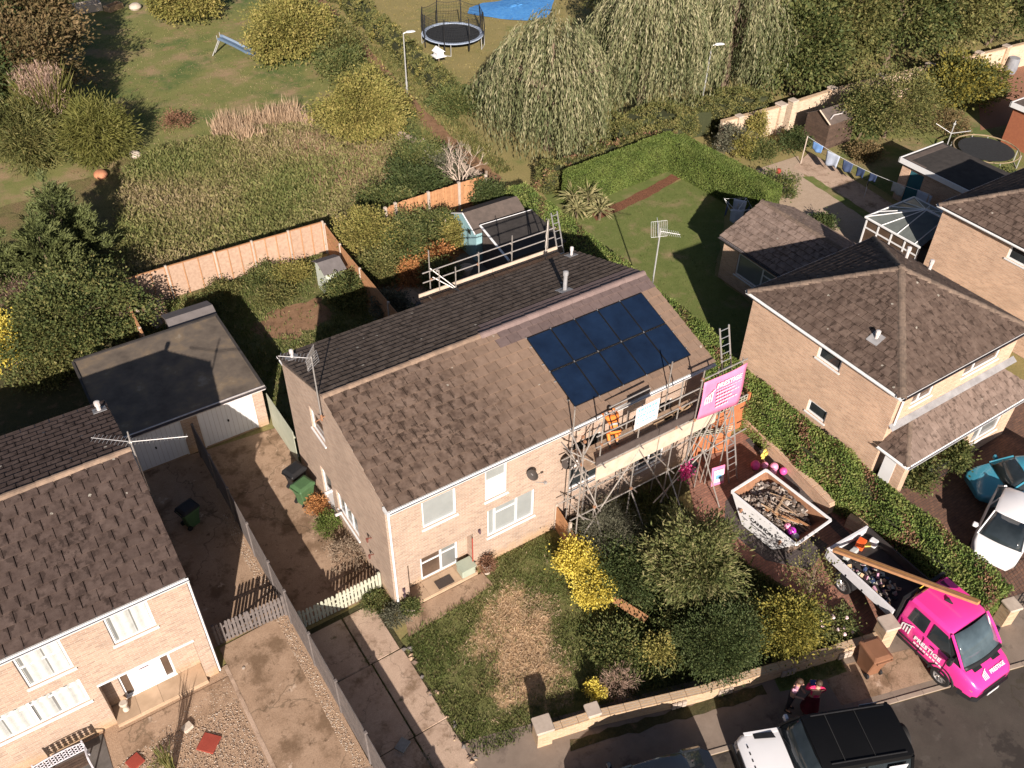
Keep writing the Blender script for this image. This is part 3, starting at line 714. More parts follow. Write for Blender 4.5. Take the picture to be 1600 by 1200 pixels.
# round paved corner of the patio with a brick rim
pc = thing('round_patio', 'x', 'patio', (9.35, 15.05, 0)); del pc['label'], pc['category']; pc['kind'] = 'structure'
for i in range(7):
    a0, a1 = PI*.12+i*PI*.145, PI*.12+(i+1)*PI*.145-.02; m = MB()
    m.prism([(.06*math.cos(a0), .06*math.sin(a0)), (1.25*math.cos(a0), 1.25*math.sin(a0)), (1.28*math.cos((a0+a1)/2), 1.28*math.sin((a0+a1)/2)), (1.25*math.cos(a1), 1.25*math.sin(a1))], .012, .035); m.build('slab', SLAB, pc)
for i in range(22):
    a0, a1 = PI*.1+i*PI*.047, PI*.1+(i+1)*PI*.047-.012; m = MB()
    m.prism([(1.31*math.cos(a0), 1.31*math.sin(a0)), (1.45*math.cos(a0), 1.45*math.sin(a0)), (1.45*math.cos(a1), 1.45*math.sin(a1)), (1.31*math.cos(a1), 1.31*math.sin(a1))], .012, .11); m.build('brick', TERRA, pc)
sheet('right_garden_lawn', wob([(18.0, 2), (22.2, 2), (22.6, 9), (28.1, 14.0), (27.9, 17.4), (24.6, 17.0), (21.3, 16.5), (18.9, 17.5)], .08, .5, 6), zz(2), LAWN_G)
sheet('grass_bank', [(19.0, 17.5), (21.2, 16.6), (28.0, 17.6), (28.3, 20.2), (20.4, 21.5)], zz(1), LAWN_G)
sheet('bark_path', wob([(20.7, 16.3), (24.8, 16.8), (28.1, 17.6), (28.1, 18.25), (24.0, 17.4), (20.9, 17.0)], .06, .4, 6), zz(4), MULCH)
sheet('gravel_court', [(28.0, 2), (33.6, 2), (34.2, 13.9), (35.8, 15.9), (32.4, 16.0), (28.6, 14.0)], zz(2), GRAVEL_G)
sheet('washing_line_path', [(33.9, 4), (35.4, 4), (36.8, 15.9), (34.4, 15.0)], zz(3), CONC_L)
sheet('court_border', wob([(33.35, 8.0), (33.9, 8.0), (34.6, 13.6), (34.0, 13.9)], .06, .4, 3), zz(4), LAWN_G)
sheet('right_back_lawn', [(36, 3), (60, 3), (55, 16.5), (37.5, 17.2)], zz(1), LAWN_F)
sheet('red_gravel', [(48.5, 12.2), (66, 9), (66, 17), (56.5, 17.6), (52.5, 15.2)], zz(3), simple('red_gravel_surface', (.30, .15, .095), (.22, .105, .065), 20, .95, bs=.6, bscale=50, bd=.02))
# block paved drive of the scaffolded half
sheet('block_drive', [(11.0, -2.6), (12.6, -.1), (15.7, .1), (16.3, -1.8), (15.7, -7), (15.5, -10.3), (12.6, -9.6), (11.4, -5.5), (10.4, -3.3)], zz(4), PAVE)
sheet('block_drive_edge', [(15.55, -.4), (15.9, -.4), (15.35, -6.0), (14.95, -6.0)], zz(5), PAVE_D)
sheet('block_drive_band', [(11.7, -3.3), (12.6, -2.4), (13.6, -2.1), (14.3, -5.9), (12.9, -6.35), (11.9, -5.2)], zz(5), PAVE_D)
sheet('drive_gravel_strip', wob([(15.9, -.2), (17.4, .4), (17.2, -2), (16.2, -7.2), (15.4, -7), (15.3, -4.6)], .05, .4, 2), zz(3), MULCH)
# right neighbour's forecourt and the pavement in front of it
sheet('right_forecourt', [(17.4, -5.0), (40, -5.0), (40, -17), (17.0, -11.2)], zz(3), PAVE_B)
sheet('right_side_path', [(17.3, -5.0), (17.3, 12), (18.2, 12), (18.2, -5.0)], zz(2), EARTH)
# field beyond the back fences
sheet('meadow', wob([(-12, 21.4), (13.2, 21.6), (17.0, 24.5), (17.3, 29), (15.5, 34), (9, 36.5), (3, 37), (-1.5, 35.5), (-12, 33)], .5, 1.0, 4), zz(1), MEADOW)
sheet('field', [(-20, 33), (19.0, 30), (21.6, 60), (16, 90), (-20, 90)], zz(0)-.004, LAWN_F)
sheet('footpath', wob([(17.6, 22.3), (18.9, 23.0), (19.1, 29), (19.9, 36), (21.2, 45), (23.4, 60), (22.6, 61), (20.3, 46), (19.0, 36), (18.1, 29), (17.4, 25)], .1, .6, 4), zz(3), EARTH)
sheet('rear_lawn', [(20.2, 22), (60, 22), (70, 90), (25, 90), (21.9, 50)], zz(0), LAWN_Y)

# ================================================================== HOUSES
EZ, RZ = 5.18, 6.535
def gable_house(x0, x1, y0, label, name='brick_house', main=False):
    D = 7.81; yf, yr, yb = y0-.30, y0+3.91, y0+D+.30
    h = thing(name, label, 'house', (x0, y0, 0)); X = x1-x0
    T = []
    for m in T: pass
    # roof deck under the tiles
    d = MB(); prof = [(-.27, EZ-.05), (3.91, RZ-.05), (D+.27, EZ-.05), (D+.1, EZ-.12), (3.91, RZ-.25), (-.1, EZ-.12)]
    d.loft([[(X-.03, y, z) for y, z in prof], [(.03, y, z) for y, z in prof]], False); roof = d.build('roof', GUT, h)
    # gable triangles
    for xx, nx in ((0.0, -1), (X, 1)):
        g = MB(); t = [(0, EZ-.13), (D, EZ-.13), (D, EZ-.06), (3.91, RZ-.06), (0, EZ-.06)]
        a, b = (xx, xx+.2) if nx < 0 else (xx-.2, xx)
        g.hull6([(b, y, z) for y, z in t], [(a, y, z) for y, z in t]); g.build('gable', BRICK, h)
    return h, yf, yr, yb
def deck_tiles(x0, x1, y0, matF, matB, seed, matfF=None, matfB=None):
    yf, yr, yb = y0-.30, y0+3.91, y0+8.11
    L = math.hypot(yr-yf, RZ-EZ); vf = Vector((0, yr-yf, RZ-EZ)).normalized(); vb = Vector((0, yr-yb, RZ-EZ)).normalized()
    LB = math.hypot(yb-yr, RZ-EZ)
    X = x1-x0+.08
    F = slope_tiles((x0-.04, yf, EZ), (1, 0, 0), vf, [(0, 0), (X, 0), (X, L), (0, L)], matF, tw=.44, gauge=.368, seed=seed, matf=matfF, worn=1.3)
    B = slope_tiles((x1+.04, yb, EZ), (-1, 0, 0), vb, [(0, 0), (X, 0), (X, LB), (0, LB)], matB, tw=.44, gauge=.335, seed=seed+1, matf=matfB, thick=.036)
    return F, B

# ---- main pair of semis
h, yf, yr, yb = gable_house(0, 12.87, 0, 'long two storey buff brick pair of semis with solar panels and scaffolding', main=True)
MAIN = h
matfF = lambda p: TILE_N if (p.x > 6.15 and p.y > 3.25) else TILE_M
matfB = lambda p: TILE_N if (p.x > 6.0 and p.y < 4.65) else TILE_B
F, B = deck_tiles(0, 12.87, 0, TILE_M, TILE_B, 5, matfF, matfB)
lay_tiles(h, F+B)
ridge_tiles(h, (-.04, 3.91, RZ+.05), (5.75, 3.91, RZ+.05), RIDGE, w=.15, L=.42)
ridge_tiles(h, (5.75, 3.91, RZ+.07), (12.91, 3.91, RZ+.07), simple('plum_ridge', (.23, .165, .15), (.18, .13, .12), 6, .7, rnd=.1), w=.16, L=.46)
wall(h, 'front_wall', (0, 0, 0), (1, 0, 0), (0, -1, 0), 12.87, 0, EZ-.13,
     [(1.22, 2.45, 3.30, 4.53), (3.52, 4.36, 3.20, 4.62), (3.60, 5.50, 1.33, 2.68), (.56, 3.03, .02, 1.92),
      (6.95, 9.15, 1.70, 2.76), (10.05, 11.40, .85, 2.08), (7.0, 8.2, 2.95, 4.0), (9.6, 11.4, 2.95, 4.0)], BRICK)
wall(h, 'recess_wall', (.3, .42, 0), (1, 0, 0), (0, -1, 0), 3.0, .02, 2.05, [(.92, 2.36, .15, 1.5)], BRICK)
m = MB(); m.box(.3, 3.3, .251, .42, 1.93, 2.05); m.build('recess_soffit', UPVC, h)
for xx in (.30, 3.06):
    m = MB(); m.box(xx if xx < 1 else 3.033, xx+.255 if xx < 1 else 3.3, .252, .418, .02, 1.93); m.build('recess_jamb', BRICK, h)
wall(h, 'gable_wall', (0, 7.81, 0), (0, -1, 0), (-1, 0, 0), 7.81, 0, EZ-.13, [(2.25, 3.35, 3.88, 4.88), (2.3, 3.2, .05, 2.05), (3.6, 5.3, .95, 2.0)], BRICK)
wall(h, 'back_wall', (12.87, 7.81, 0), (-1, 0, 0), (0, 1, 0), 12.87, 0, EZ-.13, [(1.5, 3.0, 3.2, 4.5), (8.5, 10, 3.2, 4.5), (2, 4, .2, 2.2)], BRICK)
wall(h, 'end_wall', (12.87, 0, 0), (0, 1, 0), (1, 0, 0), 7.81, 0, EZ-.13, [(5.6, 6.3, 3.7, 4.6)], BRICK)
u, n = (1, 0, 0), (0, -1, 0)
window(h, (1.22, 0, 3.30), u, n, 1.23, 1.23, glass=GLASS_L)
window(h, (3.52, 0, 3.20), u, n, .84, 1.42, hs=((0, .62),), blank=((0, 0),), glass=GLASS_L)
window(h, (3.60, 0, 1.33), u, n, 1.90, 1.35, vs=(.16, .62), hs=((1, .76), (0, .97)), glass=GLASS_L)
window(h, (1.22, .42, .15), u, n, 1.44, 1.35, vs=(.55,), hs=((0, .62), (1, .66)), glist=[GLASS_B, GLASS_M], sill=False)
window(h, (6.95, 0, 1.70), u, n, 2.20, 1.06, vs=(.66,), glist=[GLASS, GLASS_M])
window(h, (10.05, 0, .85), u, n, 1.35, 1.23, vs=(.12, .5), hs=((2, .7),), glass=GLASS)
window(h, (7.0, 0, 2.95), u, n, 1.2, 1.05, glass=GLASS); window(h, (9.6, 0, 2.95), u, n, 1.8, 1.05, vs=(.5,), glass=GLASS)
u2, n2 = (0, -1, 0), (-1, 0, 0)
window(h, (0, 5.56, 3.88), u2, n2, 1.1, 1.0, glass=GLASS_B)
d = window(h, (0, 5.51, .05), u2, n2, .9, 2.0, hs=((0, .5),), blank=((0, 0),), glass=GLASS_M, sill=False, name='side_door')
window(h, (0, 4.21, .95), u2, n2, 1.7, 1.05, vs=(.33, .66), glass=GLASS_M)
window(h, (11.37, 7.81, 3.2), (-1, 0, 0), (0, 1, 0), 1.5, 1.3, glass=GLASS); window(h, (4.37, 7.81, 3.2), (-1, 0, 0), (0, 1, 0), 1.5, 1.3, glass=GLASS)
window(h, (12.87, 5.6, 3.7), (0, 1, 0), (1, 0, 0), .7, .9, glass=GLASS)
window(h, (10.87, 7.81, .2), (-1, 0, 0), (0, 1, 0), 2.0, 2.0, vs=(.5,), glass=GLASS, sill=False)
for (a, b, nn, off) in (((0, -.02, EZ-.02), (12.87, -.02, EZ-.02), (0, -1, 0), (0, -1, 0)), ((12.87, 7.83, EZ-.02), (0, 7.83, EZ-.02), (0, 1, 0), (0, 1, 0))):
    m = MB(); m.frame(a, Vector(b)-Vector(a), nn); m.box(0, 12.87, -.24, -.02, -.155, -.10); m.box(0, 12.87, -.26, -.242, -.155, -.012); m.build('fascia', UPVC, h)
gutter(h, (-.02, -.31, EZ-.02), (6.6, -.31, EZ-.02), (0, -1, 0)); gutter(h, (6.62, -.31, EZ-.02), (12.9, -.31, EZ-.02), (0, -1, 0))
gutter(h, (12.9, 8.12, EZ-.02), (-.02, 8.12, EZ-.02), (0, 1, 0))
pipe(h, [(.12, -.36, EZ-.08), (.10, -.12, EZ-.36), (.09, -.05, EZ-.5), (.09, -.05, .05)])
m = MB(); m.box(-.06, .06, -.34, -.02, EZ-.17, EZ-.02); m.build('gutter_box', UPVC, h)
def vent(parent, p, hgt=.4, r=.055, cap=True, mat=None, flash=True, flue=False):
    m = MB(); m.at(p); m.tube((0, 0, -.1), (0, 0, hgt), r, 8)
    if cap: m.tube((0, 0, hgt-.12), (0, 0, hgt+.03), r*1.35, 8); m.tube((0, 0, hgt+.03), (0, 0, hgt+.06), r*1.35, 8, r*.4)
    o = m.build('vent_pipe', mat or LEAD, parent)
    return o
def flash(parent, p, V, U, s=.42):
    V = Vector(V).normalized(); U = Vector(U).normalized(); N = U.cross(V)
    M4 = Matrix((U, V, N)).transposed().to_4x4(); M4.translation = Vector(p); m = MB(); m.M = M4
    m.box(-s/2, s/2, -s/2, s/2, .066, .08); m.build('lead_flashing', LEAD, parent)
vf = (0, 4.21, RZ-EZ); vb = (0, -4.2, RZ-EZ)
def zb(y, y0=0): return EZ+(y0+8.11-y)/4.2*(RZ-EZ)
def zf(y, y0=0): return EZ+(y-y0+.3)/4.21*(RZ-EZ)
vent(h, (.33, 7.55, zb(7.55)), .38, mat=UPVC_D); flash(h, (.33, 7.55, zb(7.55)), vb, (-1, 0, 0))
vent(h, (9.98, 4.85, zb(4.85)), .85, .075, mat=LEAD); flash(h, (9.98, 4.85, zb(4.85)), vb, (-1, 0, 0), .5)
vent(h, (12.45, 7.75, zb(7.75)), .42, mat=UPVC_D); flash(h, (12.45, 7.75, zb(7.75)), vb, (-1, 0, 0))
# flues, lamps and hose reel on the gable wall
m = MB(); m.tube((-.01, 4.6, 1.55), (-.28, 4.6, 1.55), .07, 8); m.tube((-.01, 3.95, 1.0), (-.25, 3.95, 1.0), .06, 8); m.build('flue', UPVC_D, h)
for (y, z) in ((1.35, 2.3), (1.35, 1.45)):
    m = MB(); m.tube((-.01, y, z), (-.16, y, z+.06), .02, 6); m.tube((-.16, y, z+.06), (-.16, y, z-.12), .05, 6, .03); m.build('wall_lamp', simple('rust_lamp_%d' % int(z*10), (.20, .07, .05), (.12, .05, .04), 6), h)
for (x, z) in ((.33, .85), (.33, .55), (3.25, 1.95)):
    m = MB(); m.box(x-.03, x+.03, -.09, -.001, z-.06, z+.06); m.tube((x, -.1, z-.08), (x, -.1, z+.1), .03, 6); m.build('wall_lamp', simple('dark_lamp_%d' % int(z*10), (.10, .06, .08), (.07, .05, .06), 6), h)
m = MB(); m.tube((2.98, -.04, .12), (2.98, -.04, 1.75), .022, 6); m.build('red_pipe', simple('red_pipe_paint', (.35, .06, .04), (.3, .05, .03)), h)
# porch slabs, mat, meter box
pr = MB(); pr.box(.56, 3.03, -.27, .0, .0, .10); pr.build('porch_step', SLAB, h)
for i in range(4):
    m = MB(); a = .565+i*.6175; m.box(a, a+.611, -.26, .40, .101, .15); m.build('slab', SLAB, h)
m = MB(); m.box(1.55, 2.15, -.2, .16, .152, .17); mt = m.build('door_mat', simple('coir_mat', (.075, .055, .045), (.05, .04, .035), 30, .95))
tag(mt, 'dark door mat on the porch slabs below the patio doors', 'door mat')
m = MB(); m.bbox(2.45, 2.98, -.25, .2, .152, .50, .03); m.box(2.43, 3.0, -.27, .22, .50, .53); o = m.build('storage_box', simple('sage_plastic', (.36, .40, .32), (.31, .35, .28), 3, .5)); tag(o, 'small sage green lidded box on the porch by the brick jamb', 'storage box')
m = MB(); m.at((1.9, 0, 0)); 

# ---- left house
h2, _, _, _ = gable_house(-18.6, -5.74, .86, 'dark tiled brick house with white front door and net curtains')
F, B = deck_tiles(-18.6, -5.74, .86, TILE_L, TILE_L, 15)
lay_tiles(h2, F+B)
for ch in list(h2.children):
    pass
ridge_tiles(h2, (-18.6, 4.77, RZ+.05), (-5.70, 4.77, RZ+.05), RIDGE, w=.15, L=.42)
def W(x): return x+18.6
lx = lambda p, q: (W(p), W(q))
def P2(x, y, z): return (x+18.6, y-.86, z)
wall(h2, 'front_wall', (0, 0, 0), (1, 0, 0), (0, -1, 0), 12.86, 0, EZ-.13,
     [(W(-8.02), W(-6.85), 3.42, 4.66), (W(-10.3), W(-9.13), 3.28, 4.66), (W(-11.9), W(-9.17), 1.62, 2.74), (W(-8.85), W(-6.12), .02, 2.06), (W(-14), W(-12.5), 3.3, 4.6)], BRICK)
wall(h2, 'recess_wall', (W(-9.1), .55, 0), (1, 0, 0), (0, -1, 0), 3.2, .02, 2.2, [(.72, 2.24, .15, 1.95)], BRICK)
m = MB(); m.box(W(-9.1), W(-5.9), .251, .55, 2.07, 2.2); m.build('recess_soffit', UPVC, h2)
m = MB(); m.box(W(-8.85)-.2, W(-8.85)-.002, .252, .548, .02, 2.06); m.build('recess_jamb', BRICK, h2)
m = MB(); m.box(W(-6.118), W(-5.9), .252, .548, .02, 2.06); m.build('recess_jamb', BRICK, h2)
m = MB(); m.box(W(-8.87), W(-6.1), -.03, .04, 2.06, 2.13); m.build('lintel', UPVC, h2)
wall(h2, 'end_wall', (12.86, 0, 0), (0, 1, 0), (1, 0, 0), 7.81, 0, EZ-.13, [], BRICK)
wall(h2, 'back_wall', (12.86, 7.81, 0), (-1, 0, 0), (0, 1, 0), 12.86, 0, EZ-.13, [(1.5, 3.0, 3.2, 4.5)], BRICK)
window(h2, (W(-8.02), 0, 3.42), u, n, 1.17, 1.24, glass=GLASS_M, curtain=True)
window(h2, (W(-10.3), 0, 3.28), u, n, 1.17, 1.38, hs=((0, .62),), glass=GLASS_M, curtain=True)
window(h2, (W(-11.9), 0, 1.62), u, n, 2.73, 1.12, vs=(.5,), hs=((0, .8), (1, .8)), glass=GLASS_M, curtain=True)
window(h2, (W(-14), 0, 3.3), u, n, 1.5, 1.3, glass=GLASS_M, curtain=True)
window(h2, (11.36, 7.81, 3.2), (-1, 0, 0), (0, 1, 0), 1.5, 1.3, glass=GLASS)
# front door set with side lights
dx, dy = W(-8.38), .60
m = MB(); m.box(dx, dx+.06, dy, dy+.08, .15, 1.95); m.box(dx+1.46, dx+1.52, dy, dy+.08, .15, 1.95); m.box(dx+.06, dx+1.46, dy, dy+.08, 1.88, 1.95)
m.box(dx+.27, dx+.33, dy, dy+.08, .15, 1.88); m.box(dx+1.19, dx+1.25, dy, dy+.08, .15, 1.88); m.box(dx+.06, dx+.27, dy, dy+.08, .15, .24); m.box(dx+1.25, dx+1.46, dy, dy+.08, .15, .24); m.box(dx-.02, dx+1.54, dy-.06, dy-.002, .15, .20)
df = m.build('door_frame', UPVC, h2)
for a in (dx+.06, dx+1.25):
    m = MB(); m.box(a, a+.21, dy+.03, dy+.05, .24, 1.88); m.build('side_light', GLASS_B, df)
m = MB(); m.box(dx+.33, dx+1.19, dy+.015, dy+.06, .17, 1.88); dr = m.build('front_door', UPVC, h2)
m = MB()
for a, b in ((.47, .66), (.86, 1.05)): m.box(dx+a, dx+b, dy+.008, dy+.014, 1.30, 1.46)
m.box(dx+.62, dx+.9, dy+.0, dy+.014, 1.12, 1.15); m.build('door_light', simple('plum_glass', (.10, .02, .05), (.08, .02, .04)), dr)
m = MB(); m.box(dx+.42, dx+1.10, dy+.009, dy+.0145, .30, .32); m.box(dx+.42, dx+1.10, dy+.009, dy+.0145, .98, 1.0); m.build('door_panel', UPVC_D, dr)
for i in range(4):
    m = MB(); a = W(-8.85)+.005+i*.6805; m.box(a, a+.674, -.16, .54, .10, .15); m.build('slab', SLAB, h2)
m = MB(); m.box(W(-8.85), W(-6.12), -.17, .0, .0, .098); m.build('porch_step', SLAB, h2)
for (a, b, nn) in (((0, -.02, EZ-.02), (12.86, -.02, EZ-.02), (0, -1, 0)), ((12.86, 7.83, EZ-.02), (0, 7.83, EZ-.02), (0, 1, 0))):
    m = MB(); m.frame(a, Vector(b)-Vector(a), nn); m.box(0, 12.86, -.24, -.02, -.155, -.10); m.box(0, 12.86, -.26, -.242, -.155, -.012); m.build('fascia', UPVC, h2)
gutter(h2, (0, -.31, EZ-.02), (12.92, -.31, EZ-.02), (0, -1, 0)); gutter(h2, (12.9, 8.12, EZ-.02), (0, 8.12, EZ-.02), (0, 1, 0), UPVC_D)
pipe(h2, [(12.86, -.36, EZ-.08), (12.90, -.2, EZ-.3), (12.91, .05, EZ-.55), (12.91, .05, .05)])
vent(h2, (12.62, 7.45, zb(7.45)), .4, .07, mat=UPVC_D); flash(h2, (12.62, 7.45, zb(7.45)), vb, (-1, 0, 0))
# cherub urn in the recess
m = MB(); m.at((-8.5, 1.05, .15)); m.lathe([(.06, 0), (.10, .03), (.09, .1), (.05, .16), (.10, .28), (.13, .38), (.10, .42)], 10); o = m.build('stone_urn', STONE); tag(o, 'small pale stone urn beside the dark jamb of the white front door', 'urn')

# ---- pyramid roofed houses on the right
def hip_roof(parent, x0, x1, y0, y1, ez, ap, mats, tw=.40, gauge=.33, seed=1, cap=295):
    """pyramid roof with four tiled planes"""
    C = [(x0, y0), (x1, y0), (x1, y1), (x0, y1)]; A = Vector(ap); T = []
    d = MB(); d.add([(x0+.06, y0+.06, ez-.03), (x1-.06, y0+.06, ez-.03), (x1-.06, y1-.06, ez-.03), (x0+.06, y1-.06, ez-.03), (A.x, A.y, A.z-.05)], [(0, 1, 4), (1, 2, 4), (2, 3, 4), (3, 0, 4), (3, 2, 1, 0)])
    dk = d.build('roof', GUT, None); dk.parent = parent; dk.matrix_parent_inverse = parent.matrix_basis.inverted()
    for i in range(4):
        a = Vector((*C[i], ez)); b = Vector((*C[(i+1) % 4], ez)); U = (b-a).normalized(); t = (A-a).dot(U); foot = a+U*t; V = (A-foot); LV = V.length
        T += slope_tiles(a, U, V, [(0, 0), ((b-a).length, 0), (t, LV)], mats[i], tw, gauge, seed=seed+i, worn=1.1)
    lay_tiles(parent, T, cap)
    for i in range(4):
        a = Vector((*C[i], ez+.06)); ridge_tiles(parent, a, A+Vector((0, 0, .05)), RIDGE_D, w=.17, h=.06, L=.40)
    m = MB(); m.ball((A.x, A.y, A.z+.05), .16, 8, 5, (1, 1, .6)); o = m.build('apex_cap', RIDGE_D, None); o.parent = parent; o.matrix_parent_inverse = parent.matrix_basis.inverted()
RX0, RX1, RY0, RY1 = 17.4, 24.9, -4.9, 2.6
def build_right(dx, dy, label, full=True):
    h = thing('detached_house', label, 'house', (RX0+dx, RY0+dy, 0))
    def g(o): o.parent = h; o.matrix_parent_inverse = h.matrix_basis.inverted(); return o
    hip_roof(h, RX0+dx, RX1+dx, RY0+dy, RY1+dy, 4.8, ((RX0+RX1)/2+dx, (RY0+RY1)/2+dy, 6.72), [TILE_R]*4, seed=31 if full else 41, cap=295 if full else 150)
    w0, w1, v0, v1 = .2, 7.3, .2, 7.3   # local wall box
    ez = 4.76
    holesW = [(7.3-3.9, 7.3-2.85, 3.93, 4.52), (7.3-3.60, 7.3-2.75, 1.38, 2.0)] if full else [(7.3-3.9, 7.3-2.85, 3.93, 4.52)]
    # west wall runs from back (y=7.3) to front (y=.2): u=(0,-1,0)
    hw = []
    for (ya, yb_, z0, z1) in (((-1.08, -2.18, 3.93, 4.60), (-1.32, -2.26, 1.38, 1.98)) if full else ((-1.08, -2.18, 3.93, 4.60),)):
        a = 2.4-ya-.0; b = 2.4-yb_; hw.append((a, b, z0, z1))
    wall(h, 'side_wall', (w0, 7.3, 0), (0, -1, 0), (-1, 0, 0), 7.1, 0, ez, hw, BRICK_R)
    for a, b, z0, z1 in hw: window(h, (w0, 7.3-a, z0), (0, -1, 0), (-1, 0, 0), b-a, z1-z0, glass=GLASS, fr=.08)
    hf = [(.95, 2.15, 3.72, 4.62), (3.9, 6.1, 3.72, 4.62)]
    wall(h, 'front_wall', (w0, v0, 0), (1, 0, 0), (0, -1, 0), 7.1, 0, ez, hf, BRICK_R)
    window(h, (w0+.95, v0, 3.72), u, n, 1.2, .9, glass=GLASS_B, vs=(.38,)); window(h, (w0+3.9, v0, 3.72), u, n, 2.2, .9, vs=(.3,), hs=((0, .6),), glass=GLASS_B)
    wall(h, 'back_wall', (w1, v1, 0), (-1, 0, 0), (0, 1, 0), 7.1, 0, ez, [(1.5, 3, 3.3, 4.3)], BRICK_R); window(h, (w1-1.5, v1, 3.3), (-1, 0, 0), (0, 1, 0), 1.5, 1.0, glass=GLASS)
    wall(h, 'east_wall', (w1, v0, 0), (0, 1, 0), (1, 0, 0), 7.1, 0, ez, [], BRICK_R)
    m = MB(); m.box(0.04, 7.46, 0.04, 7.46, 4.70, 4.755); m.build('soffit', UPVC, h)
    for a, b, o in (((0, 7.5, 4.79), (0, 0, 4.79), (-1, 0, 0)), ((0, 0, 4.79), (7.5, 0, 4.79), (0, -1, 0)), ((7.5, 7.5, 4.79), (0, 7.5, 4.79), (0, 1, 0)), ((7.5, 0, 4.79), (7.5, 7.5, 4.79), (1, 0, 0))):
        gutter(h, a, b, o, UPVC if o != (0, -1, 0) else GUT); 
    for a, b, o in (((0, 7.5, 4.78), (0, 0, 4.78), (-1, 0, 0)), ((0, 0, 4.78), (7.5, 0, 4.78), (0, -1, 0))): board(h, a, b, o, .1, .02)
    # porch roof
    pe, pt = 2.32, 3.15; yo = -1.1
    A0 = Vector((.25, yo, pe)); 
    T = []
    Mh = h.matrix_basis
    def slope(pts3, mat, seed):
        a, b = Vector(pts3[0]), Vector(pts3[1]); U = (b-a).normalized(); c = Vector(pts3[2]); N = U.cross(c-a).normalized(); V = N.cross(U)
        return slope_tiles(Mh @ a, U, V, [((Vector(p)-a).dot(U), (Vector(p)-a).dot(V)) for p in pts3], mat, .38, .32, seed=seed, worn=.5)
    F_ = [(.05, yo, pe), (7.9, yo, pe), (6.7, v0-.01, pt), (1.35, v0-.01, pt)]; T += slope(F_, TILE_P, 61)
    W_ = [(.05, v0, pe), (.05, yo, pe), (1.35, v0-.01, pt)]; T += slope(W_, TILE_R, 62)
    d = MB(); d.add([(.09, yo+.04, pe-.03), (7.86, yo+.04, pe-.03), (6.7, v0-.02, pt-.05), (1.35, v0-.02, pt-.05), (.09, v0-.02, pe-.03), (7.86, v0-.02, pe-.03)], [(0, 1, 2, 3), (0, 3, 4), (1, 5, 2), (4, 5, 1, 0), (5, 4, 3, 2)]); d.build('porch_deck', GUT, h)
    lay_tiles(h, T, 260 if full else 40, name='porch_tile')
    pm = Mh @ Vector((.07, yo+.02, pe+.05)); ridge_tiles(h, pm, Mh @ Vector((1.38, v0-.05, pt+.05)), RIDGE_D, w=.12, h=.05, L=.38, name='porch_hip_tile')
    m = MB(); m.add([(.2, v0-.22, pt-.02), (7.6, v0-.22, pt-.02), (7.6, v0-.004, pt+.13), (.2, v0-.004, pt+.13)], [(0, 1, 2, 3)]); m.build('lead_flashing', LEAD, h)
    gutter(h, (.03, yo, pe), (7.9, yo, pe), (0, -1, 0)); gutter(h, (.05, v0, pe), (.05, yo, pe), (-1, 0, 0))
    board(h, (.06, yo+.005, pe-.01), (7.86, yo+.005, pe-.01), (0, -1, 0), .13)
    # projecting bay and corner pier under the porch roof
    wall(h, 'bay_wall', (3.95, -.85, 0), (1, 0, 0), (0, -1, 0), 3.35, 0, pe-.06, [(.75, 2.55, .72, 1.92)], BRICK_R)
    window(h, (4.7, -.85, .72), u, n, 1.8, 1.2, vs=(.33,), glass=GLASS_M)
    wall(h, 'bay_side', (3.95, .18, 0), (0, -1, 0), (-1, 0, 0), 1.02, 0, pe-.06, [], BRICK_R)
    m = MB(); m.box(.22, .56, -.98, -.6, 0, pe-.06); m.build('pier', BRICK_R, h)
    m = MB(); m.box(.2, .28, -.6, -.12, .6, pe-.08); m.build('porch_screen', UPVC, h)
    m = MB(); m.box(1.2, 2.1, .12, .19, .05, 2.05); m.build('porch_door', UPVC_D, h)
    pipe(h, [(.2, .0, 4.72), (.42, .12, 4.5), (.42, .12, pt+.1)], .04)
    return h
RH = build_right(0, 0, 'buff brick detached house with pyramid tiled roof beside the blue car')
sv = Vector((1, 0, 0)); 
sl = (6.72-4.8)/3.75
vent(RH, (1.15, 2.3, 4.8+1.15*sl), .36, .07, mat=UPVC_D)
m = MB(); V = Vector((1, 0, sl)).normalized(); U = Vector((0, -1, 0)); N = U.cross(V); M4 = Matrix((U, V, N)).transposed().to_4x4(); M4.translation = Vector((1.15, 2.3, 4.8+1.15*sl)); m.M = M4; m.box(-.24, .24, -.24, .24, .066, .08); m.build('lead_flashing', LEAD, RH)
vent(RH, (6.6, 5.3, 4.8+.9*sl), .55, .07, mat=UPVC_D); vent(RH, (7.0, 4.4, 4.8+.5*sl), .5, .07, mat=UPVC_D)
RH3 = build_right(12.3, .35, 'buff brick detached house with pyramid roof at the right edge, behind the conservatory', False)

# ---- low tiled garage behind the right house
g = thing('tiled_garage', 'low tiled brick outbuilding with mossy pitched roof behind the detached house', 'garage', (22.4, 3.2, 0))
ex, rx_, xx2 = 0, 2.5, 5.0; gy = 5.8; ge, gr = 2.35, 3.5
T = []
V = Vector((2.5, 0, 1.15)); T += slope_tiles((22.4, 9.0, ge), (0, -1, 0), V, [(0, 0), (gy, 0), (gy, V.length), (0, V.length)], TILE_P, .40, .33, seed=71, worn=1.6)
V = Vector((-2.5, 0, 1.15)); T += slope_tiles((27.4, 3.2, ge), (0, 1, 0), V, [(0, 0), (gy, 0), (gy, V.length), (0, V.length)], TILE_P, .40, .33, seed=72)
m = MB(); pf = [(.03, ge-.04), (2.5, gr-.04), (4.97, ge-.04), (4.7, ge-.15), (.3, ge-.15)]; m.loft([[(x, .02, z) for x, z in pf], [(x, gy-.02, z) for x, z in pf]], False); m.build('roof', GUT, g)
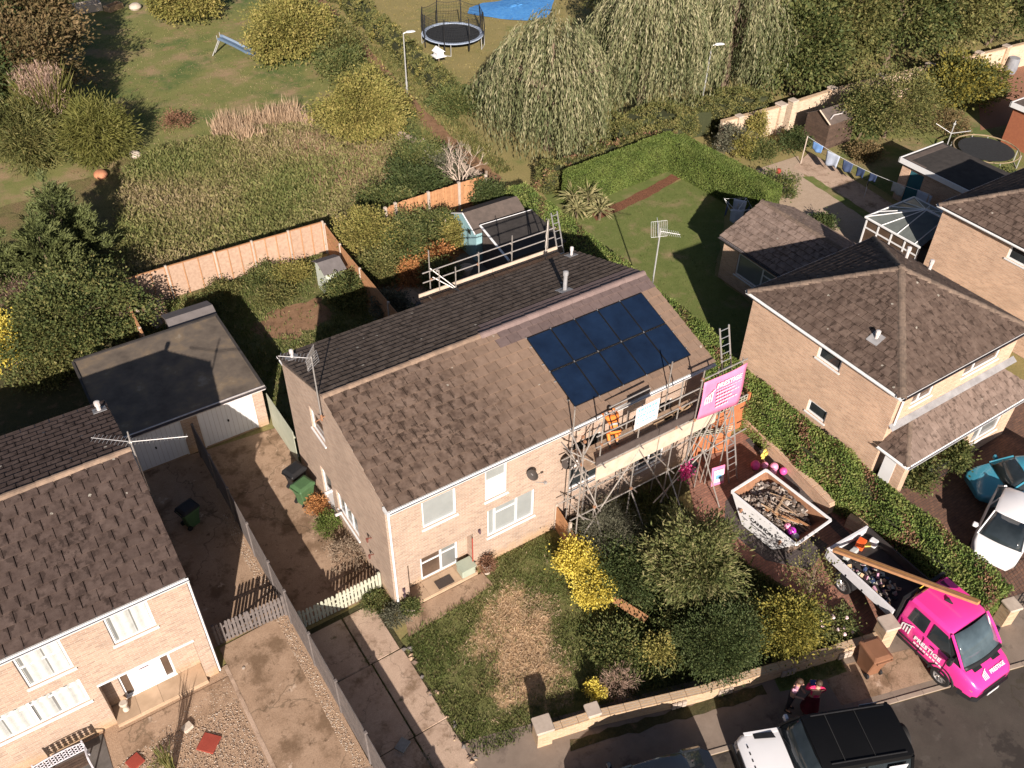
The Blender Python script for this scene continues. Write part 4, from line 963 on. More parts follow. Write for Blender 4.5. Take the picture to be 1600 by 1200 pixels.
lay_tiles(g, T, 240); ridge_tiles(g, (24.9, 3.2, gr+.05), (24.9, 9.0, gr+.05), RIDGE_D, w=.15)
wall(g, 'side_wall', (.25, gy-.15, 0), (0, -1, 0), (-1, 0, 0), gy-.3, 0, ge-.1, [(1.0, 3.7, .75, 1.95)], BRICK_R)
window(g, (.25, gy-1.15, .75), (0, -1, 0), (-1, 0, 0), 2.7, 1.2, vs=(.6,), hs=((1, .7),), glass=GLASS_M)
wall(g, 'north_wall', (4.75, gy-.15, 0), (-1, 0, 0), (0, 1, 0), 4.5, 0, ge-.1, [], BRICK_R)
m = MB(); m.add([(.25, gy-.16, ge-.1), (4.75, gy-.16, ge-.1), (2.5, gy-.16, gr-.1)], [(0, 1, 2), (2, 1, 0)]); m.build('gable', BRICK_R, g)
wall(g, 'east_wall', (4.75, .15, 0), (0, 1, 0), (1, 0, 0), gy-.3, 0, ge-.1, [], BRICK_R); wall(g, 'south_wall', (.25, .15, 0), (1, 0, 0), (0, -1, 0), 4.5, 0, ge-.1, [], BRICK_R)
gutter(g, (0, gy, ge-.02), (0, 0, ge-.02), (-1, 0, 0), GUT); board(g, (.02, gy, ge-.03), (.02, 0, ge-.03), (-1, 0, 0), .12, mat=UPVC_D)

# ---- flat roofed double garage
g = thing('flat_roof_garage', 'flat roofed double garage with two white up and over doors', 'garage', (-6.05, 10.55, 0))
m = MB(); m.add([(0, 0, 2.02), (5.92, 0, 2.02), (5.85, 5.4, 2.08), (.05, 5.3, 2.08), (0, 0, 2.11), (5.92, 0, 2.11), (5.85, 5.4, 2.17), (.05, 5.3, 2.17)], [(3, 2, 1, 0), (4, 5, 6, 7), (0, 1, 5, 4), (1, 2, 6, 5), (2, 3, 7, 6), (3, 0, 4, 7)]); rf = m.build('roof', FELT, g)
for i in range(5):
    m = MB(); x = .95+i*1.02; m.box(x, x+.012, .05, 5.2, 2.125, 2.19 if False else 2.128+.0); 
m = MB()
for (a, b, c, d) in ((5.86, 5.95, -.02, 5.42), (-.02, .07, -.02, 5.32)): m.box(a, b, c, d, 2.06, 2.215)
m.box(.07, 5.86, 5.28, 5.40, 2.06, 2.22); m.build('roof_edge', FELT_K, g)
m = MB(); m.box(-.03, 5.96, -.06, -.004, 1.95, 2.15); m.build('fascia', UPVC_D, g)
gutter(g, (-.05, -.06, 2.13), (5.98, -.06, 2.13), (0, -1, 0), GUT)
wall(g, 'front_wall', (.05, .12, 0), (1, 0, 0), (0, -1, 0), 5.8, 0, 2.0, [(.35, 2.55, 0.02, 1.95), (3.18, 5.38, .02, 1.95)], BRICK, .2)
for x0 in (.40, 3.23):
    fr = MB(); fr.box(x0, x0+.06, .14, .26, .02, 1.95); fr.box(x0+2.14, x0+2.2, .14, .26, .02, 1.95); fr.box(x0+.06, x0+2.14, .14, .26, 1.88, 1.95); f = fr.build('door_frame', WHITE, g)
    m = MB(); m.box(x0+.06, x0+2.14, .18, .22, .03, 1.88); dd = m.build('garage_door', DOORW, g)
    m = MB()
    for k in range(1, 12): x = x0+.06+2.08*k/12; m.box(x-.006, x+.006, .172, .179, .08, 1.82)
    m.build('door_rib', UPVC_D, dd)
    m = MB(); m.tube((x0+1.1, .17, .95), (x0+1.1, .13, .95), .035, 8); m.box(x0+1.07, x0+1.13, .12, .13, .9, 1.0); m.build('handle', BLACK, dd)
wall(g, 'side_wall', (5.85, .12, 0), (0, 1, 0), (1, 0, 0), 5.1, 0, 2.0, [], BRICK, .2); wall(g, 'west_wall', (.05, 5.22, 0), (0, -1, 0), (-1, 0, 0), 5.1, 0, 2.0, [], BRICK, .2)
wall(g, 'back_wall', (5.85, 5.22, 0), (-1, 0, 0), (0, 1, 0), 5.8, 0, 2.0, [], BRICK, .2)

# ---- far flat roofed outbuilding with blue door
g = thing('flat_roof_outbuilding', 'flat roofed brick garage with blue side door beyond the conservatory', 'garage', (36.4, 2.5, 0))
m = MB(); m.box(0, 3.6, 0, 7.1, 2.34, 2.46); m.build('roof', FELT_K, g); m = MB(); m.box(-.06, -.004, -.04, 7.14, 2.22, 2.5); m.box(-.06, 3.66, 7.105, 7.16, 2.22, 2.5); m.build('fascia', UPVC, g)
m = MB(); m.box(.1, .25, 5.6, 6.9, 2.464, 2.48); m.box(.1, 3.4, 6.6, 6.95, 2.463, 2.475); m.build('felt_patch', FELT_B, g)
wall(g, 'side_wall', (.15, 6.95, 0), (0, -1, 0), (-1, 0, 0), 6.8, 0, 2.34, [(.55, 1.45, .05, 2.0)], BRICK_R)
m = MB(); m.box(.2, .25, 5.52, 6.38, .06, 1.98); m.build('side_door', simple('teal_door', (.03, .12, .15), (.025, .10, .13)), g)
wall(g, 'north_wall', (3.45, 6.95, 0), (-1, 0, 0), (0, 1, 0), 3.3, 0, 2.34, [], BRICK_R); wall(g, 'east_wall', (3.45, .15, 0), (0, 1, 0), (1, 0, 0), 6.8, 0, 2.34, [], BRICK_R)
# ---- corner of one more building at the right edge
g = thing('red_brick_outbuilding', 'red brick outbuilding with white roof edge at the right edge of the picture', 'garage', (47.9, 4.0, 0))
m = MB(); m.box(0, 4, 0, 6.6, 2.5, 2.62); m.build('roof', FELT_B, g); m = MB(); m.box(-.07, -.004, -.05, 6.65, 2.36, 2.66); m.box(-.07, 4, 6.605, 6.67, 2.36, 2.66); m.build('fascia', UPVC, g)
wall(g, 'side_wall', (.15, 6.45, 0), (0, -1, 0), (-1, 0, 0), 6.3, 0, 2.5, [], simple('red_brick', (.33, .12, .06), (.26, .09, .05), 8, .9)); wall(g, 'north_wall', (3.85, 6.45, 0), (-1, 0, 0), (0, 1, 0), 3.7, 0, 2.5, [], MATS['red_brick'])

# ---- conservatory
g = thing('conservatory', 'white framed glass conservatory with hipped glass roof against the third house', 'conservatory', (30.3, 3.4, 0))
cw, cd, ce, ct = 3.6, 3.2, 2.1, 2.9
fm = MB()
for x in (0, .9, 1.8, 2.7, 3.6): fm.box(x-.04, x+.04, cd-.04, cd+.04, 0, ce)
for y in (.0, .8, 1.6, 2.4): fm.box(-.04, .04, y, y+.08, 0, ce); fm.box(cw-.04, cw+.04, y, y+.08, 0, ce)
for z in (.5, 1.55, ce-.04): fm.box(-.035, .035, 0, cd, z, z+.07); fm.box(0, cw, cd-.035, cd+.035, z, z+.07); fm.box(cw-.035, cw+.035, 0, cd, z, z+.07)
fm.build('frame', UPVC, g)
ap = (1.8, 1.4, ct)
rings = [(-.1, cd+.1, ce+.03), (cw+.1, cd+.1, ce+.03), (cw+.1, -.05, ce+.03), (1.8, -.05, ct), (-.1, -.05, ce+.03)]
rb = MB()
for x in (-.1, .85, 1.8, 2.75, cw+.1): rb.tube((x, cd+.1, ce+.05), (1.8, 1.4, ct+.02), .03, 4)
for y in (.3, 1.35, 2.3): rb.tube((-.1, y, ce+.05), (1.8, min(y, 1.4), ct+.02), .03, 4); rb.tube((cw+.1, y, ce+.05), (1.8, min(y, 1.4), ct+.02), .03, 4)
rb.tube((1.8, -.05, ct+.03), (1.8, 1.4, ct+.03), .05, 5)
for a, b in (((-.1, -.05), (-.1, cd+.1)), ((-.1, cd+.1), (cw+.1, cd+.1)), ((cw+.1, cd+.1), (cw+.1, -.05))): rb.tube((*a, ce+.03), (*b, ce+.03), .055, 5)
for i in range(4): rb.tube((1.8, .2+i*.35, ct+.05), (1.8, .2+i*.35, ct+.2), .02, 4)
rb.build('roof_bar', UPVC, g)
rg = simple('conservatory_roof_glass', (.155, .17, .16), (.10, .11, .105), 2, .3, spec=.2)
for tri in (((-.1, -.05, ce), (1.8, -.05, ct), (1.8, 1.4, ct), (-.1, cd+.1, ce)), ((-.1, cd+.1, ce), (1.8, 1.4, ct), (cw+.1, cd+.1, ce)), ((cw+.1, -.05, ce), (cw+.1, cd+.1, ce), (1.8, 1.4, ct), (1.8, -.05, ct))):
    m = MB(); k_ = len(tri); m.add([(x, y, z+.02) for x, y, z in tri], [tuple(range(k_))[::-1]]); m.build('roof_pane', rg, g)
for (a, b, x0, y0, ax) in [(.04, .86, 0, 0, 0)]: pass
for i in range(4):
    for (z0, z1) in ((.57, 1.55), (1.62, 2.06)):
        m = MB(); m.box(.05+i*.9, .85+i*.9, cd-.01, cd+.01, z0, z1); m.build('pane', GLASS_B, g)
for i in range(4):
    for (z0, z1) in ((.57, 1.55), (1.62, 2.06)):
        m = MB(); y = .09+i*.8; m.box(-.01, .01, y, y+.70, z0, z1); m.build('pane', GLASS_B, g)
m = MB(); m.box(-.05, .05, 0, cd, 0, .5); m.box(-.05, cw+.05, cd-.05, cd+.05, 0, .5); m.box(cw-.05, cw+.05, 0, cd, 0, .5); m.build('base_wall', BRICK_R, g)

# ================================================================== FENCES AND WALLS
def fence(name, label, pts, hgt, mat, kind='lap', postmat=None, postw=.11, group=None, posth=None, end=True):
    """posts at pts, one panel between neighbours; boards are their own geometry"""
    t = thing(name, label, 'fence', (pts[0][0], pts[0][1], 0), 0, group); o = Vector((pts[0][0], pts[0][1], 0)); pm = postmat or POSTC; posth = posth or hgt+.06
    for i, p in enumerate(pts if end else pts[:-1]):
        m = MB(); m.at((p[0]-o.x, p[1]-o.y, 0), math.atan2(pts[min(i+1, len(pts)-1)][1]-pts[max(i-1, 0)][1], pts[min(i+1, len(pts)-1)][0]-pts[max(i-1, 0)][0]))
        m.bbox(-postw/2, postw/2, -postw/2, postw/2, -.05, posth, .015); m.build('post', pm, t)
    for i in range(len(pts)-1):
        a, b = Vector((*pts[i], 0)), Vector((*pts[i+1], 0)); L = (b-a).length-postw; d = (b-a).normalized(); rz = math.atan2(d.y, d.x)
        loc = a-o+d*(postw/2)
        hh = hgt+rng.uniform(-.02, .02)
        if kind == 'lap':      # overlapping horizontal slats in a framed panel
            m = MB(); m.at(loc, rz); N = 13
            for k in range(N):
                z = .08+k*(hh-.12)/N; s = (hh-.12)/N+.02
                m.add([(.02, -.026, z), (L-.02, -.026, z), (L-.02, -.012, z), (.02, -.012, z), (.02, 0, z+s), (L-.02, 0, z+s), (L-.02, .01, z+s), (.02, .01, z+s)], [(0, 1, 5, 4), (1, 2, 6, 5), (2, 3, 7, 6), (3, 0, 4, 7), (0, 3, 2, 1), (4, 5, 6, 7)])
            p = m.build('panel', mat, t)
            m = MB(); m.at(loc, rz)
            for f in (0, .33, .66, 1): x = .0+f*(L-.045); m.box(x, x+.045, -.052, -.027, .05, hh-.03); m.box(x, x+.045, .012, .034, .05, hh-.03)
            m.box(0, L, -.04, .04, hh-.03, hh); m.build('batten', FENCE_O, p)
        elif kind == 'close':  # upright boards on rails
            N = max(3, int(L/.115)); w = L/N; first = None
            for k in range(N):
                x = k*w
                if first is None or k % 4 == 0 or True:
                    if first is None:
                        m = MB(); m.box(0, w-.006, -.012, .008, .06, hh); first = m.build('board', mat, t); ob = first
                    else: ob = first.copy(); COL.objects.link(ob)
                    ob.location = loc+d*x+Vector((0, 0, rng.uniform(-.012, .012))); ob.rotation_euler = (rng.gauss(0, .008), 0, rz+rng.gauss(0, .03))
            m = MB(); m.at(loc, rz)
            for z in (.3, hh*.55, hh-.22): m.box(0, L, .014, .06, z, z+.07)
            m.build('rail', mat, t)
        elif kind == 'board':  # wide horizontal boards, each its own part
            N = int(hh/.15); first = None
            for k in range(N):
                if first is None: m = MB(); m.box(0, L, -.014, .014, 0, .14); first = m.build('board', mat, t); ob = first
                else: ob = first.copy(); COL.objects.link(ob)
                ob.location = loc+Vector((0, 0, .03+k*(hh/N))); ob.rotation_euler = (rng.gauss(0, .01), rng.gauss(0, .002), rz)
    return t
LAPY = 21.25
fence('panel_fence', 'long pinkish lap panel fence with pale posts along the back of the small garden', [(-2.85, 21.3), (-.75, 21.3), (1.55, 21.28), (3.4, 21.26), (5.25, 21.2), (7.05, 21.15)], 1.78, FENCE_P)
fence('panel_fence', 'orange side fence running from the pale green playhouse towards the long roof', [(7.1, 21.0), (6.95, 18.9), (6.85, 16.5), (6.75, 13.4), (6.72, 10.8), (6.7, 8.2)], 1.7, FENCE_O, 'board')
fence('board_fence', 'orange upright board fence behind the blue shed and the bleached bare tree', [(10.35, 20.75), (11.0, 20.9), (13.0, 21.0), (14.9, 21.05), (16.55, 21.0)], 1.75, FENCE_O, 'close', postw=.15)
fence('panel_fence', 'shaded side fence between the big leafy shrub and the grey shed', [(-2.95, 21.2), (-3.0, 19.3), (-3.05, 17.5), (-3.08, 16.0)], 1.6, FENCE_P)
fence('panel_fence', 'tall dark grey fence separating the two front drives', [(-3.12, 10.3), (-3.12, 8.4), (-3.12, 6.5), (-3.12, 4.6), (-3.12, 2.7), (-3.12, 1.35), (-3.1, -.5), (-3.08, -2.4), (-3.05, -4.3), (-3.03, -6.2), (-3.0, -8.1), (-3.0, -10)], 1.72, FENCE_D, 'board', FENCE_D, .10)
# sage board fence from garage to house
t = thing('sage_fence', 'plain sage green board fence between the white garage door and the house corner', 'fence', (-.1, 10.5, 0))
d = Vector((.02, -2.6)); N = 16; rz = math.atan2(d.y, d.x); L = d.length
for k in range(N):
    m = MB(); m.at((0, 0, 0), rz); m.box(k*L/N, (k+1)*L/N-.004, -.012, .012, .04, 1.75); m.build('board', SAGE, t)
m = MB(); m.at((0, 0, 0), rz)
for z in (.4, 1.4): m.box(0, L, .014, .06, z, z+.08)
m.build('rail', SAGE, t)
def picket(name, label, a, b, n, hgt, mat, w=.085):
    a = Vector((*a, 0)); b = Vector((*b, 0)); d = b-a; L = d.length; rz = math.atan2(d.y, d.x)
    t = thing(name, label, 'fence', a, rz, None); first = None
    for k in range(n):
        if first is None:
            m = MB(); q = [(-w/2, 0), (w/2, 0), (w/2, hgt-.06), (w*.3, hgt-.015), (0, hgt), (-w*.3, hgt-.015), (-w/2, hgt-.06)]
            m.hull6([(x, -.01, z+.05) for x, z in q], [(x, -.03, z+.05) for x, z in q]); first = m.build('picket', mat, t); ob = first
        else: ob = first.copy(); COL.objects.link(ob)
        ob.location = (w/2+.01+(L-w-.02)*k/(n-1), 0, rng.uniform(-.01, .01)); ob.rotation_euler = (0, rng.gauss(0, .012), 0)
    for z in (.22, hgt-.26): m = MB(); m.box(0, L, -.009, .03, z, z+.07); m.build('rail', mat, t)
    m = MB(); m.tube((.05, .02, .25), (L-.05, .02, hgt-.25), .03, 4); m.build('brace', mat, t)
    for x in (-.06, L+.06): m = MB(); m.bbox(x-.045, x+.045, -.045, .045, 0, hgt+.05, .01); m.build('post', mat, t)
picket('picket_gate', 'dark grey picket gates across the shared drive below the garage', (-5.35, 1.85), (-3.22, 1.75), 17, 1.0, FENCE_D, .085)
picket('picket_gate', 'sage green picket gates between the dark fence and the house corner', (-2.85, .95), (-.14, .95), 21, .9, FENCE_S, .085)

def brick_wall(name, label, pts, hgt, th=.22, mat=None, cop=True, copmat=BRICK_D, cat='wall'):
    t = thing(name, label, cat, (pts[0][0], pts[0][1], 0)); o = Vector((pts[0][0], pts[0][1], 0))
    for i in range(len(pts)-1):
        a, b = Vector((*pts[i], 0)), Vector((*pts[i+1], 0)); d = b-a; L = d.length; rz = math.atan2(d.y, d.x)
        m = MB(); m.box(0, L+.02, -th/2, th/2, -.05, hgt); w = m.build('wall_panel', mat or BRICK_D, t); w.location = a-o; w.rotation_euler = (0, 0, rz)
        if cop:
            n = max(1, int(L/.45)); first = None
            for k in range(n):
                if first is None: m = MB(); m.bbox(0, L/n-.008, -th/2-.03, th/2+.03, 0, .055, .012); first = m.build('coping_stone', copmat or POSTC, t); ob = first
                else: ob = first.copy(); COL.objects.link(ob)
                ob.location = a-o+d.normalized()*(k*L/n)+Vector((0, 0, hgt+.002+rng.uniform(0, .006))); ob.rotation_euler = (0, 0, rz)
    return t
def pillar(t, x, y, s, h, rz=0, mat=None, cap=True):
    m = MB(); m.at((0, 0, 0)); m.box(-s/2, s/2, -s/2, s/2, -.05, h); o = m.build('pillar', mat or BRICK_D, t); o.location = (x-t.location.x, y-t.location.y, 0); o.rotation_euler = (0, 0, rz)
    if cap: m = MB(); m.bbox(-s/2-.05, s/2+.05, -s/2-.05, s/2+.05, h, h+.08, .03); c = m.build('pillar_cap', POSTC, o)
fw = brick_wall('front_garden_wall', 'low buff brick front garden wall beside the pavement', [(1.6, -6.42), (3.06, -6.80), (6.3, -7.92), (8.0, -8.36), (9.8, -8.86), (12.4, -9.55)], .50)
pillar(fw, 1.52, -6.38, .46, .84, -.25); pillar(fw, 3.06, -6.74, .34, .72, -.25); pillar(fw, 12.6, -9.6, .46, 1.12, -.28)
for (x, y) in ((5.4, -7.77), (6.9, -8.2), (9.0, -8.78), (11.0, -9.32)):   # pierced pattern blocks let into the wall
    m = MB(); m.at((x-1.6, y+6.42, .26), -.28)
    for i in range(3):
        for j in range(2): m.at((x-1.6+i*.16, y+6.42-.045*i, .18+j*.15), -.28); m.box(-.07, .07, -.05, .0, -.06, .06)
    m.build('patterned_block', POSTC, fw)
brick_wall('low_side_wall', 'low tan brick wall between the block paved drive and the long hedge', [(16.05, .2), (15.75, -2.6), (15.45, -4.9)], .55, .24, BRICK_R, True, BRICK_R)
brick_wall('low_side_wall', 'short broken end of the low tan wall beside the white flatbed', [(15.55, -5.6), (15.95, -7.1)], .5, .24, BRICK_R, True, BRICK_R)
gw = brick_wall('garden_wall', 'tall pale brick garden wall below the weeping willows', [(32.3, 19.3), (37.0, 18.95)], 1.72, .24, brickmat('pale_wall_brick', (.60, .46, .33), (.52, .38, .26), (.55, .44, .35), blotch=.3), True, BRICK_D)
pillar(gw, 36.95, 18.95, .5, 1.86, 0, MATS['pale_wall_brick']); pillar(gw, 33.6, 19.15, .35, 1.8, 0, MATS['pale_wall_brick'])
gw2 = brick_wall('garden_wall', 'long tan brick garden wall running to the right edge behind the brown shed', [(38.0, 18.95), (41.6, 19.0), (46, 18.7), (50.4, 18.25), (55.2, 17.8), (61, 17.3), (68, 16.8)], 1.72, .24, MATS['pale_wall_brick'], True, BRICK_D)
for x, y in ((38.0, 18.95), (41.6, 19.0), (46, 18.7), (50.4, 18.25), (52.9, 18.0), (55.2, 17.8), (58, 17.55)): pillar(gw2, x, y, .42, 1.86, 0, MATS['pale_wall_brick'] if x < 50 else BRICK_D)

# orange gate and trellis beside the scaffolding
t = thing('garden_gate', 'orange stained board gate with pale trellis top beside the scaffolding ladder', 'gate', (14.15, .25, 0)); rz = -.03; N = 14
for k in range(N):
    m = MB(); m.box(k*1.75/N, (k+1)*1.75/N-.006, -.012, .012, .05, 1.5); m.build('board', GATE_O, t)
for x in (-.06, 1.81): m = MB(); m.box(x-.05, x+.05, -.05, .05, 0, 1.9); m.build('post', GATE_O, t)
def trellis(t, L, z0, z1, off=(0, 0, 0), rz=0):
    m = MB(); m.at(off, rz)
    for z in (z0, (z0+z1)/2, z1): m.box(0, L, -.012, .0, z-.014, z+.014)
    k = int(L/.15)
    for i in range(k+1): x = i*(L-.025)/k; m.box(x, x+.025, .001, .013, z0, z1)
    m.build('trellis', FENCE_S, t)
trellis(t, 1.75, 1.55, 1.83)
for z in (.4, 1.2): m = MB(); m.box(1.45, 1.75, -.03, -.013, z, z+.06); m.build('hinge', BLACK, t)
t = thing('slatted_gate', 'brown gate of wide boards under a slanting trellis behind the ladder', 'gate', (12.98, .05, 0), -.32)
for k in range(7): m = MB(); m.box(0, 1.6, -.015, .015, .04+k*.155, .04+k*.155+.145); m.build('board', GATE_O, t)
trellis(t, 1.6, 1.17, 1.4)
t = thing('divider_fence', 'short orange fence with pale post at the corner of the front lawn', 'fence', (6.45, .0, 0), -1.66)
for k in range(12): m = MB(); m.box(.06+k*.145, .06+k*.145+.138, -.012, .012, .04, 1.25-.025*k); m.build('board', FENCE_O, t)
for x in (.02, 1.0): m = MB(); m.bbox(x-.05, x+.05, -.05, .05, 0, 1.35, .01); m.build('post', POSTC, t)
# wire edged path fence
t = thing('path_fence', 'grey weathered board fence beside the footpath and yellow leaved tree', 'fence', (15.7, 30.2, 0)); a = Vector((15.7, 30.2)); b = Vector((17.3, 22.2)); d = b-a; rz = math.atan2(d.y, d.x)
for k in range(44):
    m = MB(); m.at((d.x*k/44, d.y*k/44, 0), rz); m.box(0, d.length/44-.01, -.012, .012, .03, 1.05+.05*math.sin(k*3)); m.build('board', simple('weathered_board', (.36, .29, .23), (.27, .21, .165), 6, .9, rnd=.15) if 'weathered_board' not in MATS else MATS['weathered_board'], t)
for f in (0, .33, .66, 1): m = MB(); m.at((d.x*f, d.y*f, 0), rz); m.box(-.05, .05, .014, .1, 0, 1.25); m.build('post', MATS['weathered_board'], t)

# ================================================================== SCAFFOLD
SC = thing('scaffold', 'galvanised tube scaffold with boarded platform along the front of the solar half', 'scaffold', (7.0, -1.2, 0)); so = Vector((7.0, -1.2, 0))
def pole(a, b, r=.026, par=None, org=None):
    m = MB(); org = org or so; m.tube(Vector(a)-org, Vector(b)-org, r, 6); return m.build('pole', STEEL, par or SC)
def clampat(p, par=None, org=None):
    m = MB(); q = Vector(p)-(org or so); m.at(q); m.bbox(-.045, .045, -.045, .045, -.045, .045, .012); m.build('coupler', RUSTY if rng.random() < .3 else STEEL, par or SC)
yo, yi = -1.22, -.50
xs = [6.45, 7.15, 8.75, 10.45, 12.1]
for i, x in enumerate(xs): pole((x, yo, 0), (x+rng.uniform(-.03, .03), yo, [5.3, 6.3, 5.9, 6.2, 5.9][i])); pole((x+.1, yi, 0), (x+.1, yi, [6.2, 5.0, 5.0, 6.4, 5.0][i]))
for z in (1.9, 4.05): pole((6.1, yo-.05, z), (12.5, yo-.05, z)); pole((6.2, yi+.05, z), (12.6, yi+.05, z))
for z in (4.95, 5.45): pole((6.9, yo-.05, z), (12.4, yo-.05, z+.02))
pole((6.6, yi-.1, 5.35), (9.1, yi-.1, 5.5)); pole((9.6, yi-.1, 5.75), (7.9, yi-.1, 5.7))
for x in xs:
    for z in (1.95, 4.1): pole((x+.05, yo-.3, z), (x+.08, yi+.35, z))
    for z in (1.95, 4.05, 4.97, 5.47): clampat((x, yo-.03, z))
for (a, b) in (((6.4, yo-.08, .3), (8.9, yo-.08, 4.0)), ((8.8, yo-.08, 3.9), (10.7, yo-.08, .3)), ((10.3, yo-.08, .3), (12.2, yo-.08, 4.3)), ((6.5, yo-.06, 1.9), (8.2, yo-.06, .1)), ((7.2, yo-.1, 2.0), (6.5, yi, 4.4)),
               ((8.75, yo, 1.9), (8.95, yo-1.1, 0)), ((10.45, yo, 1.9), (10.6, yo-1.25, 0)), ((7.15, yo, 1.9), (7.2, yo-1.0, 0)), ((12.1, yo, 2.1), (12.2, yo-1.3, 0)), ((10.0, yo-.02, .4), (12.3, yo-.02, 2.0)),
               ((6.0, yo, 5.1), (6.1, yi, 5.0)), ((6.45, yo, 4.7), (6.55, yi+.2, 5.2)), ((6.2, -1.5, 4.4), (6.9, -.2, 4.5)), ((6.0, -1.15, 3.6), (7.6, -.6, 5.2)), ((6.1, -.9, 4.95), (6.9, -1.3, 4.3))): pole(a, b)
for (x, y, z) in ((6.4, -1.2, 4.4), (6.6, -.9, 4.6), (6.9, -.6, 4.9), (6.5, -.5, 5.1), (8.95, -2.3, .05)): clampat((x, y, z))
for k in range(5):   # platform boards
    x0 = 6.9
    for j, (a, b) in enumerate(((6.75, 9.6), (9.62, 12.45))):
        m = MB(); y = yi-.02-k*.138; m.box(a-so.x+rng.uniform(-.08, .08), b-so.x+rng.uniform(-.03, .03), y-.13-so.y, y-so.y, 4.15, 4.19+rng.uniform(0, .01)); m.build('board', BOARD, SC)
for (a, b) in ((7.0, 9.65), (9.68, 12.35)):
    m = MB(); m.box(a-so.x, b-so.x, -.07, -.03, 4.02, 4.42); m.build('toe_board', BOARD_D, SC)
    m = MB(); m.box(a-so.x+.02, b-so.x, -.10, -.06, 3.35, 3.98); m.build('fascia_board', BOARD_P, SC)
m = MB(); m.box(-.35, .0, -.1, .9, 4.05, 4.09); m.build('board', BOARD, SC)
for i in range(4): m = MB(); m.at((3.0+i*.45, .28+.03*i, 4.2), .1*i); m.box(-.25, .55, -.06, .06, 0, .05); m.build('timber', WOOD, SC)
# banner tower to the right
TW = thing('scaffold_tower', 'narrow scaffold tower carrying the pink banner beside the ladder', 'scaffold', (12.4, -1.2, 0)); to = Vector((12.4, -1.2, 0))
for a, b in (((11.15, -1.35, 0), (11.25, -1.33, 6.3)), ((12.55, -1.3, 0), (12.5, -1.3, 4.6)), ((13.2, -1.3, 0), (13.1, -1.3, 6.0)), ((12.5, -.4, 0), (12.5, -.4, 4.4)), ((13.3, -.4, 0), (13.3, -.4, 4.2)), ((11.1, -1.38, 5.95), (13.25, -1.36, 5.95)), ((11.0, -1.34, 4.1), (13.8, -1.3, 4.0)),
             ((12.3, -1.36, 2.1), (14.2, -1.3, 2.1)), ((12.4, -.35, 2.1), (13.6, -.35, 2.1)), ((12.5, -1.33, 2.2), (13.2, -1.33, 4.2)), ((12.55, -1.25, 2.2), (12.4, -1.2, .1)), ((12.55, -1.6, 2.1), (12.55, -.1, 2.1)), ((13.25, -1.7, 2.15), (13.25, -.1, 2.15)), ((12.6, -1.3, 2.4), (11.4, -.6, 4.1)), ((12.2, -1.4, 4.0), (11.1, -1.4, 1.7))): pole(a, b, .026, TW, to)
for p in ((12.53, -1.32, 2.1), (13.2, -1.32, 2.1), (13.15, -1.32, 4.0), (11.2, -1.36, 4.1), (11.22, -1.36, 5.95), (12.5, -1.32, 4.0)): clampat(p, TW, to)
# pink banner with lettering
BN = thing('pink_banner', 'pink PRESTIGE banner tied to the scaffold tower', 'banner', (11.2, -1.44, 4.05))
bw, bh = 1.98, 1.82; m = MB(); nx, nz = 12, 8; vs = []
for j in range(nz+1):
    for i in range(nx+1): x = i/nx; z = j/nz; vs.append((x*bw, -.02-.03*math.sin(x*7+z*3)*(.3+math.sin(PI*z)), z*bh+.12*(1-x)*(1-z)-.10*x*(1-z)-.05*math.sin(PI*x)*z))
m.add(vs, [(j*(nx+1)+i, j*(nx+1)+i+1, (j+1)*(nx+1)+i+1, (j+1)*(nx+1)+i) for j in range(nz) for i in range(nx)], True); bo = m.build('cloth', PINKS, BN)
bo.modifiers.new('solid', 'SOLIDIFY').thickness = .004
FR = Matrix(((1, 0, 0, 0), (0, 0, -1, 0), (0, 1, 0, 0), (0, 0, 0, 1)))   # text plane xy -> xz facing -y
text_part('lettering', 'PRESTIGE', .29, Matrix.Translation((.62, -.075, 1.30)) @ FR, LOGO, BN, bold=.006, squash=.95)
def logo(parent, M, s, mat=None, name='logo'):
    """four curved stripes rising to the right"""
    for i in range(4):
        m = MB(); m.M = M; w = s*.115; x = i*s*.235; hh = s*(.55+.13*i); pts = []
        for k in range(7):
            a = PI*.5*k/6; pts.append((x+s*.28*(1-math.cos(a))*.9, hh+s*.24*math.sin(a)))
        out = [(x, 0)]+pts; inn = [(p[0]+w*(1-.1*k/7), p[1]-w*.55*(k/7)) for k, p in enumerate(out)]; inn[0] = (x+w, 0)
        q = out+inn[::-1]; m.add([(a, b, 0) for a, b in q]+[(a, b, .004) for a, b in q], [tuple(range(len(q)-1, -1, -1)), tuple(range(len(q), 2*len(q)))]+[(k, (k+1) % len(q), len(q)+(k+1) % len(q), len(q)+k) for k in range(len(q))]); m.build(name, mat or LOGO, parent)
logo(BN, Matrix.Translation((.14, -.072, .78)) @ FR, .44)
r_ = random.Random(4)
for i in range(6):
    m = MB(); z = 1.16-i*.165; x0 = .66+(.02*i); L_ = [1.15, .9, 1.1, .75, 1.0, .6][i]; x = x0
    while x < x0+L_: w_ = r_.uniform(.05, .15); m.box(x, min(x+w_, x0+L_), -.076, -.070, z, z+(.07 if i not in (0,) else .035)); x += w_+.03
    m.build('small_print', simple('banner_pale_print', (.82, .50, .60), (.78, .45, .56), 5) if 'banner_pale_print' not in MATS else MATS['banner_pale_print'], BN)
